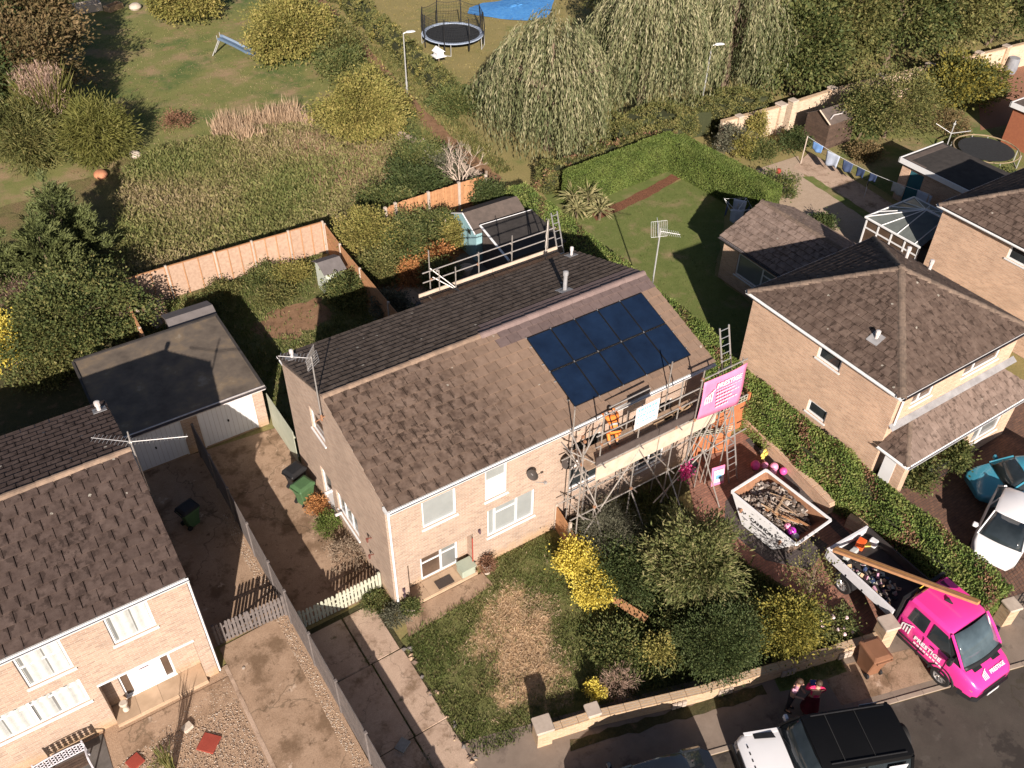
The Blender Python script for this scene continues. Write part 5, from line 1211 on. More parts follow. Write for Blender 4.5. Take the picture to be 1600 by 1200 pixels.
# pale info board on the platform
WS = thing('info_board', 'white board with pale blue print on the scaffold rail behind the toe board', 'sign', (8.42, -1.33, 5.0))
m = MB(); m.add([(0, 0, 0), (.97, 0, .06), (.97, 0, .98), (0, 0, .95), (0, .012, 0), (.97, .012, .06), (.97, .012, .98), (0, .012, .95)], [(0, 1, 2, 3), (7, 6, 5, 4), (0, 4, 5, 1), (1, 5, 6, 2), (2, 6, 7, 3), (3, 7, 4, 0)]); m.build('panel', WHITE, WS)
for i in range(5):
    m = MB(); z = .76-i*.13; x = .08
    while x < .85: w_ = r_.uniform(.05, .13); m.box(x, min(x+w_, .88), -.006, -.001, z, z+[.11, .05, .08, .05, .06][i]); x += w_+.035
    m.build('small_print', LBLUE, WS)
# ladders
def ladder(label, foot, head, w=.38, n=14, mat=None):
    f = Vector(foot); h = Vector(head); d = h-f; t = thing('ladder', label, 'ladder', f); s = Vector((1, 0, 0))
    for k in (-1, 1): m = MB(); m.tube(s*k*w/2, d+s*k*w/2, .03, 5); m.build('stile', mat or ALU, t)
    for i in range(n): m = MB(); p = d*((i+.6)/n); m.tube(p-s*w/2, p+s*w/2, .016, 5); m.build('rung', mat or ALU, t)
    return t
ladder('long aluminium ladder rising past the pink banner to the roof', (13.6, -1.75, 0), (12.98, -.30, 6.75), .42, 22)
# rear scaffold
RS = thing('scaffold', 'rear scaffold platform with guard rails behind the ridge', 'scaffold', (6.4, 9.4, 0)); ro = Vector((6.4, 9.4, 0))
for x, h_, y in ((7.0, 6.35, 9.75), (7.2, 5.6, 9.35), (7.75, 5.75, 9.0), (9.15, 5.65, 9.55), (10.75, 5.9, 9.55), (12.55, 6.1, 9.55), (12.7, 5.9, 9.9)): pole((x, y, 0), (x, y, h_), .026, RS, ro)
for z in (5.05, 5.5): pole((6.6, 9.6, z), (13.0, 9.65, z), .026, RS, ro)
pole((7.0, 9.7, 5.55), (7.8, 8.95, 4.7), .026, RS, ro); pole((7.1, 9.7, 5.1), (7.9, 8.8, 4.6), .026, RS, ro)
pole((6.7, 9.5, 4.5), (6.75, 8.6, 4.5), .026, RS, ro); pole((12.55, 9.6, 6.0), (12.2, 9.2, 4.5), .026, RS, ro)
for p in ((7.0, 9.65, 5.05), (7.2, 9.5, 5.5), (9.15, 9.6, 5.5), (10.75, 9.6, 5.5), (12.55, 9.62, 5.5), (9.15, 9.6, 5.05), (10.75, 9.6, 5.05), (12.55, 9.62, 5.05)): clampat(p, RS, ro)
for k in range(4):
    for (a, b) in ((6.35, 9.7), (9.72, 13.0)): m = MB(); m.box(a-ro.x+rng.uniform(-.1, .05), b-ro.x, -.85+k*.21, -.65+k*.21, 4.42, 4.46); m.build('board', BOARD, RS)
for (a, b) in ((6.3, 9.7), (9.72, 12.95)): m = MB(); m.box(a-ro.x, b-ro.x, .0, .045, 4.47, 4.72); m.build('toe_board', BOARD_P, RS)
ladder('short aluminium ladder at the right end of the rear scaffold', (13.25, 9.2, 3.4), (12.95, 9.75, 6.2), .3, 8)

# ================================================================== SOLAR ARRAY
SA = thing('solar_array', 'ten dark blue solar panels in two rows on the front roof slope', 'solar panels', (7.1, 3.3, 6.4))
V_ = Vector((0, 4.21, RZ-EZ)).normalized(); D_ = -V_; U_ = Vector((1, 0, 0)); N_ = U_.cross(V_)
r0 = Vector((7.13, 3.91, RZ))+D_*.80+N_*.12
M4 = Matrix((U_, V_, N_)).transposed().to_4x4(); M4.translation = r0-SA.location; pme = None
for j in range(2):
    for i in range(5):
        if pme is None:
            m = MB(); w_, h_ = .995, 1.50; m.box(0, w_, -h_, -h_+.022, -.03, .008); m.box(0, w_, -.022, 0, -.03, .008); m.box(0, .02, -h_+.022, -.022, -.03, .008); m.box(w_-.02, w_, -h_+.022, -.022, -.03, .008)
            p0 = m.build('solar_panel', FRAMEK, SA); pme = p0; ob = p0
            m = MB(); m.box(.02, w_-.02, -h_+.022, -.022, -.03, .002); c0 = m.build('cell_sheet', SOLAR, p0)
        else:
            ob = p0.copy(); COL.objects.link(ob); c = c0.copy(); COL.objects.link(c); c.parent = ob
        ob.matrix_local = M4 @ Matrix.Translation((i*1.012, -j*1.535, rng.uniform(0, .004)))
for j, y in enumerate((-.35, -1.15, -1.9, -2.7)):
    m = MB(); m.M = M4; m.box(-.07, 5.12, y-.02, y+.02, -.075, -.035); m.build('rail', ALU, SA)
for i in range(5):
    for y in (.01, -1.5, -3.05): m = MB(); m.M = M4; m.box(i*1.012-.02, i*1.012+.005, y-.03, y+.03, -.03, .016); m.build('clamp', ALU, SA)
m = MB(); m.M = M4; m.tube((0, -1.517, -.012), (5.05, -1.517, -.012), .006, 4); m.build('joint_strip', ALU, SA)

# ================================================================== AERIALS, DISHES
def yagi(m, o, d, L, n=12, el=.34, up=Vector((0, 0, 1)), taper=.75):
    d = Vector(d).normalized(); o = Vector(o); s = d.cross(up).normalized(); m.tube(o, o+d*L, .014, 4)
    for i in range(n):
        p = o+d*(L*(i+.5)/n); e = el*(1-(1-taper)*i/n)/2; m.tube(p-s*e, p+s*e, .007, 3)
def grid(m, o, u, v, w, h, n=7):
    o, u, v = Vector(o), Vector(u).normalized(), Vector(v).normalized()
    for i in range(n): p = o+u*(w*(i/(n-1)-.5)); m.tube(p-v*h/2, p+v*h/2, .008, 3)
    for k in (-.5, .5): m.tube(o-u*w/2+v*h*k, o+u*w/2+v*h*k, .008, 3)
t = thing('tv_aerial', 'tall aerial mast on the gable of the long roof with a grid reflector', 'aerial', (-.12, 4.05, 5.9))
m = MB(); m.tube((0, 0, -.4), (.02, .05, 2.15), .024, 6); m.build('mast', ALU, t)
m = MB(); yagi(m, (0.02, .05, 2.1), (-.8, .55, .05), 1.0, 10, .42); grid(m, (.0, .06, 2.12), (.75, .6, .3), (0, -.2, 1), .5, .62, 8); grid(m, (.05, .1, 1.95), (.2, .9, .3), (0.6, -.2, .6), .4, .5, 6); m.build('antenna', ALU, t)
m = MB(); m.box(-.03, .03, -.03, .03, -.45, -.2); m.tube((-.25, 0, -.4), (.2, 0, -.3), .02, 5); m.build('bracket', RUSTY, t)
t = thing('tv_aerial', 'aerial on the left house gable with two crossed booms', 'aerial', (-5.62, 4.55, 5.5))
m = MB(); m.tube((0, 0, -.6), (-.02, 0, 1.75), .024, 6); m.build('mast', ALU, t)
m = MB(); yagi(m, (-.02, 0, 1.5), (1, -.45, .0), 1.6, 16, .3); yagi(m, (-.02, 0, 1.5), (-.95, .75, .05), 1.15, 10, .4); m.tube((-.02, 0, 1.5), (.0, 0, 1.9), .02, 5); m.ball((-.02, 0, 1.5), .07, 6, 4); m.build('antenna', ALU, t)
m = MB(); m.tube((-.2, 0, -.4), (.0, 0, -.4), .02, 5); m.tube((-.2, 0, .1), (.0, 0, .1), .02, 5); m.build('bracket', RUSTY, t)
t = thing('tv_aerial', 'freestanding aerial mast on the right garden lawn with white fins', 'aerial', (17.75, 8.35, 0))
m = MB(); m.tube((0, 0, 0), (.05, 0, 4.6), .035, 6); m.build('mast', GALV, t)
m = MB(); yagi(m, (.05, 0, 4.45), (.9, -.45, -.25), .95, 9, .6, taper=.8); grid(m, (-.0, .05, 4.55), (.9, -.5, .1), (.1, .3, 1), .7, .7, 9); grid(m, (-.05, .1, 4.62), (.5, .8, .1), (.1, .3, 1), .5, .6, 8); m.build('antenna', UPVC, t)
t = thing('satellite_dish', 'small dark satellite dish on the front wall between the upper windows and scaffolding', 'satellite dish', (5.2, 0, 3.75))
m = MB(); m.at((0, -.26, .02), -1.0, 1.35); m.lathe([(.02, -.07), (.1, -.06), (.17, -.02), (.21, .03), (.2, .03), (.16, 0), (.1, -.035), (.02, -.045)], 14); m.build('dish', simple('dish_grey', (.07, .055, .05), (.045, .04, .035), 4), t)
m = MB(); m.tube((0, 0, 0), (0, -.26, 0), .02, 6); m.tube((.02, -.4, -.22), (.16, -.72, -.02), .014, 5); m.bbox(.12, .21, -.8, -.7, -.04, .04, .01); m.build('arm', simple('dish_arm_grey', (.3, .28, .27)), t)
t = thing('satellite_dish', 'grey satellite dish half hidden by scaffold tubes', 'satellite dish', (6.62, 0, 3.6))
m = MB(); m.at((0, -.3, .02), -.2, 1.35); m.lathe([(.02, -.07), (.12, -.06), (.22, -.02), (.27, .03), (.255, .03), (.2, 0), (.1, -.035), (.02, -.045)], 14); m.build('dish', MATS['dish_grey'], t)
m = MB(); m.tube((0, 0, 0), (0, -.26, 0), .02, 6); m.tube((.02, -.4, -.22), (.1, -.68, -.05), .014, 5); m.build('arm', MATS['dish_arm_grey'], t)

# ================================================================== SHEDS AND GARDEN THINGS
def shed(name, label, x0, x1, y0, y1, eave, ridge, wallm, roofm, axis='x', cat='shed', over=.1, boards=True):
    t = thing(name, label, cat, (x0, y0, 0)); w, d = x1-x0, y1-y0; m = MB(); n = 14
    if axis == 'x': prof = [(0, 0), (d, 0), (d, eave), (d/2, ridge-.03), (0, eave)]; m.hull6([(w, y, z) for y, z in prof], [(0, y, z) for y, z in prof])
    else: prof = [(0, 0), (w, 0), (w, eave), (w/2, ridge-.03), (0, eave)]; m.hull6([(x, 0, z) for x, z in prof], [(x, d, z) for x, z in prof])
    b = m.build('body', wallm, t)
    for k in range(int(eave/.16)):   # lap boards stand proud of the body
        z = .04+k*.16; m = MB(); q = .018
        m.add([(-q, -q, z), (w+q, -q, z), (w+q, d+q, z), (-q, d+q, z), (-.004, -.004, z+.155), (w+.004, -.004, z+.155), (w+.004, d+.004, z+.155), (-.004, d+.004, z+.155)], [(0, 1, 5, 4), (1, 2, 6, 5), (2, 3, 7, 6), (3, 0, 4, 7), (3, 2, 1, 0)])
        m.build('lap_board', wallm, t)
    for s in (0, 1):
        m = MB(); th = .03
        if axis == 'x':
            ya, yb_ = (-over, d/2) if s == 0 else (d+over, d/2); za = eave-(ridge-eave)*over/(d/2)
            m.hull6([(-over, ya, za), (w+over, ya, za), (w+over, yb_, ridge), (-over, yb_, ridge)][::1 if s == 0 else -1], [(-over, ya, za+th), (w+over, ya, za+th), (w+over, yb_, ridge+th), (-over, yb_, ridge+th)][::1 if s == 0 else -1])
        else:
            xa, xb = (-over, w/2) if s == 0 else (w+over, w/2); za = eave-(ridge-eave)*over/(w/2)
            m.hull6([(xa, -over, za), (xb, -over, ridge), (xb, d+over, ridge), (xa, d+over, za)][::-1 if s == 0 else 1], [(xa, -over, za+th), (xb, -over, ridge+th), (xb, d+over, ridge+th), (xa, d+over, za+th)][::-1 if s == 0 else 1])
        m.build('roof_sheet', roofm, t)
    return t
t = shed('garden_shed', 'grey felt roofed shed standing against the back of the double garage', -1.95, -.1, 16.05, 17.65, 1.75, 2.05, FELT_B, FELT_G)
t = shed('summerhouse', 'duck egg blue shed with brown felt roof behind the rear scaffold', 13.1, 16.1, 16.3, 18.5, 1.75, 2.3, BLUESHED, FELT_B)
m = MB(); m.box(-.035, -.022, .5, .75, 1.35, 1.6); m.build('round_window', GLASS, t)
for a, b in (((-.12, -.1, 1.72), (-.12, 1.1, 2.32)), ((-.12, 2.3, 1.72), (-.12, 1.1, 2.32))): m = MB(); m.tube(a, b, .035, 4); m.build('bargeboard', UPVC, t)
t = thing('lean_to', 'dark flat felt lean-to with white edge beside the blue shed', 'shed', (12.95, 12.95, 0))
m = MB(); m.add([(0, .1, 1.95), (3.2, 0, 1.95), (3.3, 3.1, 2.1), (.35, 3.2, 2.1), (0, .1, 2.03), (3.2, 0, 2.03), (3.3, 3.1, 2.18), (.35, 3.2, 2.18)], [(3, 2, 1, 0), (4, 5, 6, 7), (0, 1, 5, 4), (1, 2, 6, 5), (2, 3, 7, 6), (3, 0, 4, 7)]); m.build('roof', FELT_K, t)
m = MB(); m.tube((-.03, .1, 2.0), (.32, 3.23, 2.15), .07, 4); m.tube((.32, 3.25, 2.15), (3.3, 3.15, 2.15), .035, 4); m.build('white_edge', UPVC, t)
m = MB(); m.box(.3, 3.1, .15, 3.0, 0, 1.94); m.build('body', FELT_B, t)
t = shed('playhouse', 'pale green playhouse with flat grey roof in the corner of the lap fence', 5.45, 6.35, 17.3, 18.5, 1.5, 1.75, PALEG, FELT_G, over=.12)
m = MB(); m.box(.3, .62, -.03, -.02, .75, 1.1); m.build('window_hole', BLACK, t)
t = shed('brown_shed', 'dark brown wooden shed with sloping felt roof behind the washing line', 37.7, 40.0, 15.6, 17.4, 1.75, 2.25, WOOD_D, FELT_B)
m = MB(); m.path([(.1, .15, 1.95), (.5, .3, 2.05), (1.2, .25, 2.02), (2.2, .75, 2.2)], .035, 5); m.build('sagging_pipe', UPVC_D, t)
for a, b in (((-.12, -.1, 1.72), (-.12, .9, 2.28)),): m = MB(); m.tube(a, b, .05, 4); m.build('bargeboard', BOARD_P, t)

def lamp_post(label, p, h, hd, lean=(0, 0)):
    t = thing('street_lamp', label, 'lamp post', (p[0], p[1], 0), 0, 'street lamps along the footpath')
    m = MB(); m.tube((0, 0, 0), (0, 0, 1.2), .075, 8); m.tube((0, 0, 1.2), (lean[0], lean[1], h), .05, 8, .035); m.build('column', GALV, t)
    d = Vector(hd).normalized(); m = MB(); q = Vector((lean[0], lean[1], h)); m.tube(q, q+d*.2+Vector((0, 0, .06)), .03, 6)
    a = q+d*.18+Vector((0, 0, .05)); s = d.cross(Vector((0, 0, 1))).normalized(); rings = []
    for f, w_, hh in ((0, .05, .03), (.1, .11, .07), (.45, .12, .07), (.6, .06, .03)):
        c = a+d*f; rings.append([c+s*w_, c+s*w_*.7+Vector((0, 0, hh)), c-s*w_*.7+Vector((0, 0, hh)), c-s*w_, c-s*w_*.6-Vector((0, 0, hh*.5)), c+s*w_*.6-Vector((0, 0, hh*.5))])
    m.loft(rings, False); m.build('lamp_head', UPVC, t); return t
lamp_post('street lamp beside the footpath left of the round trampoline', (19.4, 35.5), 4.35, (.9, -.2, 0)); lamp_post('street lamp in front of the tall weeping willows', (33.0, 21.9), 5.3, (.95, -.35, 0), (.12, .0))
def trampoline(label, c, r, z, net, rim, nposts=8):
    t = thing('trampoline', label, 'trampoline', (c[0], c[1], 0)); N = 28
    cir = lambda rr, zz: [(rr*math.cos(2*PI*i/N), rr*math.sin(2*PI*i/N), zz) for i in range(N)]
    m = MB(); m.loft([cir(r-.3, z-.01), cir(.01, z-.03)], True, False); m.add(cir(r-.3, z-.02), [tuple(range(N))]); m.build('jumping_mat', MESHB, t)
    m = MB(); m.loft([cir(r, z-.02), cir(r+.03, z+.02), cir(r-.02, z+.05), cir(r-.28 if net else r-.06, z+.03), cir(r-.28 if net else r-.06, z-.01)], False, False); m.build('safety_pad', rim, t)
    for i in range(nposts//2*1):
        a = 2*PI*(i+.5)/(nposts//2); ca, sa = math.cos(a), math.sin(a); m = MB(); tx = Vector((-sa, ca, 0))*.45; b = Vector((ca*r, sa*r, 0)); m.path([b+tx+Vector((0, 0, z)), b+tx+Vector((0, 0, .03)), b-tx+Vector((0, 0, .03)), b-tx+Vector((0, 0, z))], .03, 5); m.build('leg', GALV, t)
    if net:
        for i in range(nposts):
            a = 2*PI*i/nposts; ca, sa = math.cos(a), math.sin(a); m = MB(); m.path([(ca*(r+.05), sa*(r+.05), .3), (ca*(r+.12), sa*(r+.12), z+.7), (ca*r, sa*r, z+1.75)], .045, 5); m.build('net_pole', BLACK, t)
        m = MB(); M_ = 56
        for k in range(8):   # net courses sag between the poles
            zz = z+.06+k*.23; pts = []
            for i in range(M_+1):
                a = 2*PI*i/M_; f = abs(math.sin(a*nposts/2)); pts.append(((r-.02)*math.cos(a)*(1-.03*f), (r-.02)*math.sin(a)*(1-.03*f), zz-(f*.14*k/7)))
            m.path(pts, .008 if k < 7 else .02, 3)
        for i in range(M_*2):
            a = 2*PI*i/(M_*2); f = abs(math.sin(a*nposts/2)); rr = (r-.02)*(1-.03*f); m.tube((rr*math.cos(a), rr*math.sin(a), z+.05), (rr*math.cos(a), rr*math.sin(a), z+1.67-.14*f), .009, 3)
        m.build('net', MESHB, t)
    return t
trampoline('big round trampoline with black safety net and pale blue pad on the far lawn', (26.9, 42.3), 2.3, .85, True, simple('pale_blue_pad', (.40, .47, .58), (.30, .36, .48), 4))
trampoline('small trampoline with a golden rim half in shade behind the flat garage', (44.8, 9.5), 1.9, .85, False, simple('golden_rim', (.30, .23, .14), (.22, .17, .10), 4))
t = thing('bird_table', 'white roofed bird table on a post near the trampoline', 'bird table', (23.6, 38.6, 0)); t.scale = (1.3, 1.3, 1.15)
m = MB(); m.tube((0, 0, 0), (0, 0, .9), .045, 6); m.build('post', BARK, t); m = MB(); m.box(-.32, .32, -.3, .3, .9, .94); m.build('tray', WHITE, t)
m = MB(); m.prism([(-.2, -.2), (.2, -.2), (.2, .2), (-.2, .2)], .94, 1.2); m.add([(-.28, -.26, 1.2), (.28, -.26, 1.2), (.28, .26, 1.2), (-.28, .26, 1.2), (0, -.26, 1.45), (0, .26, 1.45)], [(0, 1, 4), (1, 2, 5, 4), (2, 3, 5), (3, 0, 4, 5), (3, 2, 1, 0)]); m.build('little_house', WHITE, t)
t = thing('slide', 'small grey blue plastic slide on the far lawn beside the yellow tree', 'slide', (11.7, 49.2, 0), 2.5); t.scale = (1.45, 1.6, 1.35)
pts = [(-1.6, .12), (-1.2, .2), (-.6, .55), (0, .85), (.15, .86)]; m = MB()
rings = [[(x, -.22, z+.12), (x, -.2, z+.12), (x, -.17, z), (x, .17, z), (x, .2, z+.12), (x, .22, z+.12), (x, .2, z-.03), (x, -.2, z-.03)] for x, z in pts]; m.loft(rings, False); m.build('chute', simple('slate_blue_plastic', (.10, .15, .22), (.08, .12, .18), 4, .4), t)
for y in (-.2, .2): m = MB(); m.tube((.1, y, .85), (.55, y, 0), .03, 5); m.tube((.15, y, .9), (.15, y, 1.1), .02, 5); m.build('leg', GALV, t)
sheet_pool = thing('pool_cover', 'crumpled bright blue pool sheet on the far lawn behind the willow', 'pool cover', (35.4, 46.5, 0))
m = MB(); n_ = 18; vs = []
for i in range(n_+1):
    for j in range(9):
        a = 2*PI*i/n_; rr = (j/8)*(2.8+.5*math.sin(a*3)); vs.append((rr*math.cos(a)*1.35, rr*math.sin(a)*.95, .25-.2*(j/8)+.05*math.sin(i*2.1+j*1.7)))
m.add(vs, [(i*9+j, i*9+j+1, (i+1)*9+j+1, (i+1)*9+j) for i in range(n_) for j in range(8)], True); m.build('sheet', POOLB, sheet_pool)
# washing
t = thing('washing_line', 'washing line strung between white posts across the right garden', 'washing line', (35.15, 15.1, 0))
m = MB(); m.tube((0, 0, 0), (.1, .05, 1.75), .035, 6); m.build('post', POSTC, t); m = MB(); m.tube((.55, -8.2, 0), (.55, -8.2, 1.7), .035, 6); m.build('post', POSTC, t)
m = MB(); pt = [(.1+(.45)*k/10, .05-8.25*k/10, 1.72-.35*math.sin(PI*k/10)) for k in range(11)]; m.path(pt, .01, 4); m.build('line', UPVC, t)
def cloth(name, label, p, w, h, mat, rz=-1.52, seed=0, cat='laundry'):
    t_ = MB(); t_.at(p, rz); n1, n2 = 8, 6; g = random.Random(seed); ph = g.random()*6; vs = []
    for j in range(n2+1):
        for i in range(n1+1): x = i/n1; z = j/n2; vs.append(((x-.5)*w*(1-.12*z), .04*math.sin(x*9+ph+z*2)*z, -z*h*(1+.08*math.sin(x*5+ph))))
    t_.add(vs, [(j*(n1+1)+i, (j+1)*(n1+1)+i, (j+1)*(n1+1)+i+1, j*(n1+1)+i+1) for j in range(n2) for i in range(n1)], True)
    o = t_.build(name, mat); o.modifiers.new('solid', 'SOLIDIFY').thickness = .006; tag(o, label, cat, 'washing hung in the right garden')
for i, (f, w_, h_, mt_, nm, lb) in enumerate(((.10, .75, .5, CLOTHB, 'shirt', 'bright blue shirt nearest the brown shed on the washing line'), (.24, .95, .8, CLOTHL, 'towel', 'pale blue towel second along the washing line'), (.37, .7, .6, CLOTHD, 'jeans', 'denim jeans hanging beside the pale blue towel'), (.48, .55, .5, CLOTHN, 'shorts', 'navy shorts at the sagging middle of the washing line'), (.58, .5, .45, CLOTHN, 'socks', 'dark socks hanging in the shade past the navy shorts'), (.78, .8, .6, CREAM, 'pillowcase', 'white pillowcase hanging beside the bicycle wheel'), (.97, .9, .8, CLOTHL, 'bedsheet', 'pale sheet at the shaded end nearest the conservatory'))):
    cloth(nm, lb, (35.25+.45*f, 15.15-8.25*f, 1.70-.35*math.sin(PI*f)), w_, h_, mt_, seed=i)
t = thing('rotary_dryer', 'rotary dryer hung with blue washing behind the tiled garage', 'rotary dryer', (26.3, 11.6, 0))
m = MB(); m.tube((0, 0, 0), (0, 0, 1.7), .03, 6); m.build('pole', GALV, t)
for k in range(4): a = PI/2*k+.3; m = MB(); m.tube((0, 0, 1.2), (math.cos(a)*.85, math.sin(a)*.85, 1.65), .015, 4); m.tube((math.cos(a)*.85, math.sin(a)*.85, 1.65), (math.cos(a+PI/2)*.85, math.sin(a+PI/2)*.85, 1.65), .008, 3); m.build('arm', UPVC, t)
for k, (a, mt_) in enumerate(((.6, CLOTHL), (2.2, CLOTHD), (3.9, CLOTHL), (5.2, CLOTHN))): cloth('garment', ['pale blue', 'denim blue', 'faded blue', 'navy'][k]+' garment hanging on the rotary dryer behind the tiled garage', (26.3+.55*math.cos(a), 11.6+.55*math.sin(a), 1.62), .7, .75, mt_, a+PI/2, 20+k)
t = thing('rotary_dryer', 'empty rotary dryer with folded arms behind the small trampoline', 'rotary dryer', (43.6, 11.3, 0))
m = MB(); m.tube((0, 0, 0), (0, 0, 2.0), .035, 6); m.ball((0, 0, 2.0), .09, 6, 4); m.build('pole', GALV, t)
for k in range(4): a = PI/2*k+.5; m = MB(); m.tube((0, 0, 1.4), (math.cos(a)*1.0, math.sin(a)*1.0, 1.8), .018, 4); m.build('arm', UPVC, t)
t = thing('water_butt', 'blue grey plastic barrel against the wall on red gravel', 'barrel', (58.6, 17.0, 0)); m = MB(); m.lathe([(.36, 0), (.42, .3), (.42, .8), (.38, 1.1), (.05, 1.12)], 14); m.build('barrel', simple('grey_barrel', (.26, .27, .29), (.17, .18, .20), 3), t)
t = thing('timber_pile', 'x', 'timber', (-2.2, 19.4, 0)); t['label'] = 'old timber planks leaning on the lap fence behind the grey shed'
for i in range(6): m = MB(); m.at((.1+i*.13, .1*i, 0), .5+.1*i, 0, -.5+.07*i); m.box(-.08, .08, -.02, .02, 0, 1.7-.1*i); m.build('plank', WOOD if i % 2 else BARK_P, t)
# wheelie bins
def bin_(name, label, p, rz, body, lid, s=1.0, h=1.05):
    t = thing(name, label, 'wheelie bin', (p[0], p[1], 0), rz); w1, d1, w2, d2 = .21*s, .25*s, .29*s, .36*s
    def ring(w, d, z): return [(-w+.03, -d, z), (w-.03, -d, z), (w, -d+.03, z), (w, d-.03, z), (w-.03, d, z), (-w+.03, d, z), (-w, d-.03, z), (-w, -d+.03, z)]
    m = MB(); m.loft([ring(w1, d1, .04), ring(w1*1.05, d1*1.05, .3), ring(w2*.97, d2*.97, h-.18), ring(w2+.02, d2+.02, h-.14), ring(w2+.02, d2+.02, h-.08)], False); m.build('body', body, t)
    m = MB(); m.loft([ring(w2+.03, d2+.03, h-.075), ring(w2+.02, d2+.01, h-.03), ring(w2*.75, d2*.75, h+.02)], False); m.build('lid', lid, t)
    m = MB(); m.tube((-w2+.05, d2+.07, h-.08), (w2-.05, d2+.07, h-.08), .02, 6); m.box(-w2+.04, -w2+.07, d2, d2+.08, h-.11, h-.05); m.box(w2-.07, w2-.04, d2, d2+.08, h-.11, h-.05); m.build('handle', lid, t)
    for k in (-1, 1): m = MB(); m.tube((k*w1*.9, d1, .1), (k*(w1+.05), d1, .1), .1, 10); m.build('wheel', BLACK, t)
    return t
bin_('wheelie_bin', 'green wheelie bin beside the house wall in front of the black lidded bin', (-.62, 6.0), 1.9, GREENB, GREENB, .95, 1.0)
bin_('wheelie_bin', 'black lidded wheelie bin behind the green one by the house wall', (-.58, 6.85), 1.9, BLACK, BLACK, .95, 1.0)
bin_('wheelie_bin', 'brown wheelie bin on the pavement below the gate pillar', (11.55, -10.0), PI-.25, BROWNB, BROWNB, 1.1, 1.1)
bin_('wheelie_bin', 'dark green wheelie bin in the shade of the garage drive', (-4.5, 7.2), 1.9, GREENB, BLACK, .9, .95)
# bench with ornate back
t = thing('garden_bench', 'white ornate cast iron bench beneath the long front window', 'bench', (-10.45, .18, 0), 0)
for k in range(5): m = MB(); m.box(-.62, .62, -.42+k*.085, -.42+k*.085+.07, .42, .45); m.build('seat_slat', WOOD_D, t)
m = MB()
for x in np.linspace(-.6, .6, 9):
    for z in (.56, .68, .8): m.at((x, .05, z), 0, PI/2); m.lathe([(.055, -.008), (.07, 0), (.055, .008), (.04, 0), (.055, -.008)], 8)
m.at((0, .05, 0)); m.tube((-.66, 0, .48), (.66, 0, .48), .02, 5); m.path([(-.66, 0, .84), (-.3, 0, .9), (.3, 0, .9), (.66, 0, .84)], .022, 5); m.build('backrest', simple('cast_white', (.55, .53, .56), (.40, .38, .42), 8), t)
for x in (-.66, .66): m = MB(); m.path([(x, .08, .9), (x, .05, .45), (x, .12, 0)], .028, 5); m.path([(x, .05, .62), (x, -.35, .64), (x, -.42, .45), (x, -.45, 0)], .028, 5); m.build('end_frame', MATS['cast_white'], t)
for i, (x, y, s, rz) in enumerate(((-6.78, -1.22, .27, .75), (-8.75, -.62, .2, .35), (-10.2, -.75, .25, .1))):
    m = MB(); m.at((x, y, .01), rz); m.bbox(-s, s, -s, s, 0, .05, .01); o = m.build('red_slab', REDS); tag(o, ['large red paving slab on the gravel beside the left drive', 'small red paving slab on the gravel below the front step', 'orange red slab in front of the cast iron bench'][i], 'slab')
m = MB(); m.at((-7.15, -.42, .01), .3); m.bbox(-.15, .15, -.12, .12, 0, .12, .02); o = m.build('stone_block', STONE); tag(o, 'pale square stone block on the gravel by the porch path', 'stone')
m = MB(); m.at((-2.05, -4.35, .05), .5); m.bbox(-.2, .2, -.16, .16, 0, .05, .01); m.box(-.13, .13, -.1, .1, .0505, .056); o = m.build('utility_cover', simple('cover_grey', (.30, .30, .29), (.22, .22, .21), 8)); tag(o, 'grey square inspection cover on the front concrete drive', 'drain cover')
m = MB(); m.at((-5.05, .6, .02)); m.lathe([(.05, 0), (.05, .015), (.03, .02), (.005, .02)], 12); o = m.build('drain_cap', POSTC); tag(o, 'tiny pale round cap set in the left concrete drive', 'drain cover')
def pot(label, p, r=.17, h=.3, mat=None, name='flower_pot'):
    m = MB(); m.at((p[0], p[1], p[2] if len(p) > 2 else .0)); m.lathe([(r*.7, 0), (r, h*.85), (r*1.12, h*.87), (r*1.12, h), (r*.95, h), (r*.9, h*.85), (.01, h*.84)], 14); o = m.build(name, mat or TERRA); tag(o, label, 'plant pot'); return o
pot('grey round pot beside the sage box and brick pier', (3.35, -.35), .17, .5, POSTC); pot('grey pot with trailing plant at the house corner', (.36, -.45), .17, .42, POSTC)
pot('terracotta pot by the round paved corner of the rear patio', (11.4, 16.0), .28, .3); pot('shallow stone bowl on a pedestal on the rear patio', (12.15, 15.7), .3, .4, POSTC)
pot('black bucket at the foot of the banner tower', (12.55, -.55), .2, .42, BLACK, 'bucket')
m = MB(); m.at((6.45, -4.3, .22), -1.2, .1, .08); m.box(-.65, .65, -.14, .14, 0, .05); o = m.build('plank', FENCE_O); tag(o, 'orange brown plank lying among the weeds near the yellow shrub', 'plank')
m = MB(); m.at((10.0, -2.9, .12), .5, .1); m.box(-.35, .35, -.1, .1, 0, .05); o = m.build('plank', WOOD); tag(o, 'short pale offcut lying in the shade below the scaffold', 'plank')
t = thing('bicycle', 'child bicycle lying at the shaded end of the washing line path', 'bicycle', (35.6, 10.6, 0), .6)
for x in (-.4, .4):
    m = MB(); N = 16; m.path([(x+.3*math.cos(2*PI*i/N), 0, .3+.3*math.sin(2*PI*i/N)) for i in range(N+1)], .02, 4); m.build('wheel', UPVC_D, t)
m = MB(); m.path([(-.4, 0, .3), (-.1, 0, .6), (.3, 0, .65), (.4, 0, .3)], .018, 4); m.path([(-.1, 0, .6), (0, 0, .3), (.3, 0, .6)], .018, 4); m.tube((-.1, 0, .6), (-.13, 0, .72), .03, 4); m.tube((.3, -.2, .75), (.3, .2, .75), .015, 4); m.build('frame', BLACK, t)
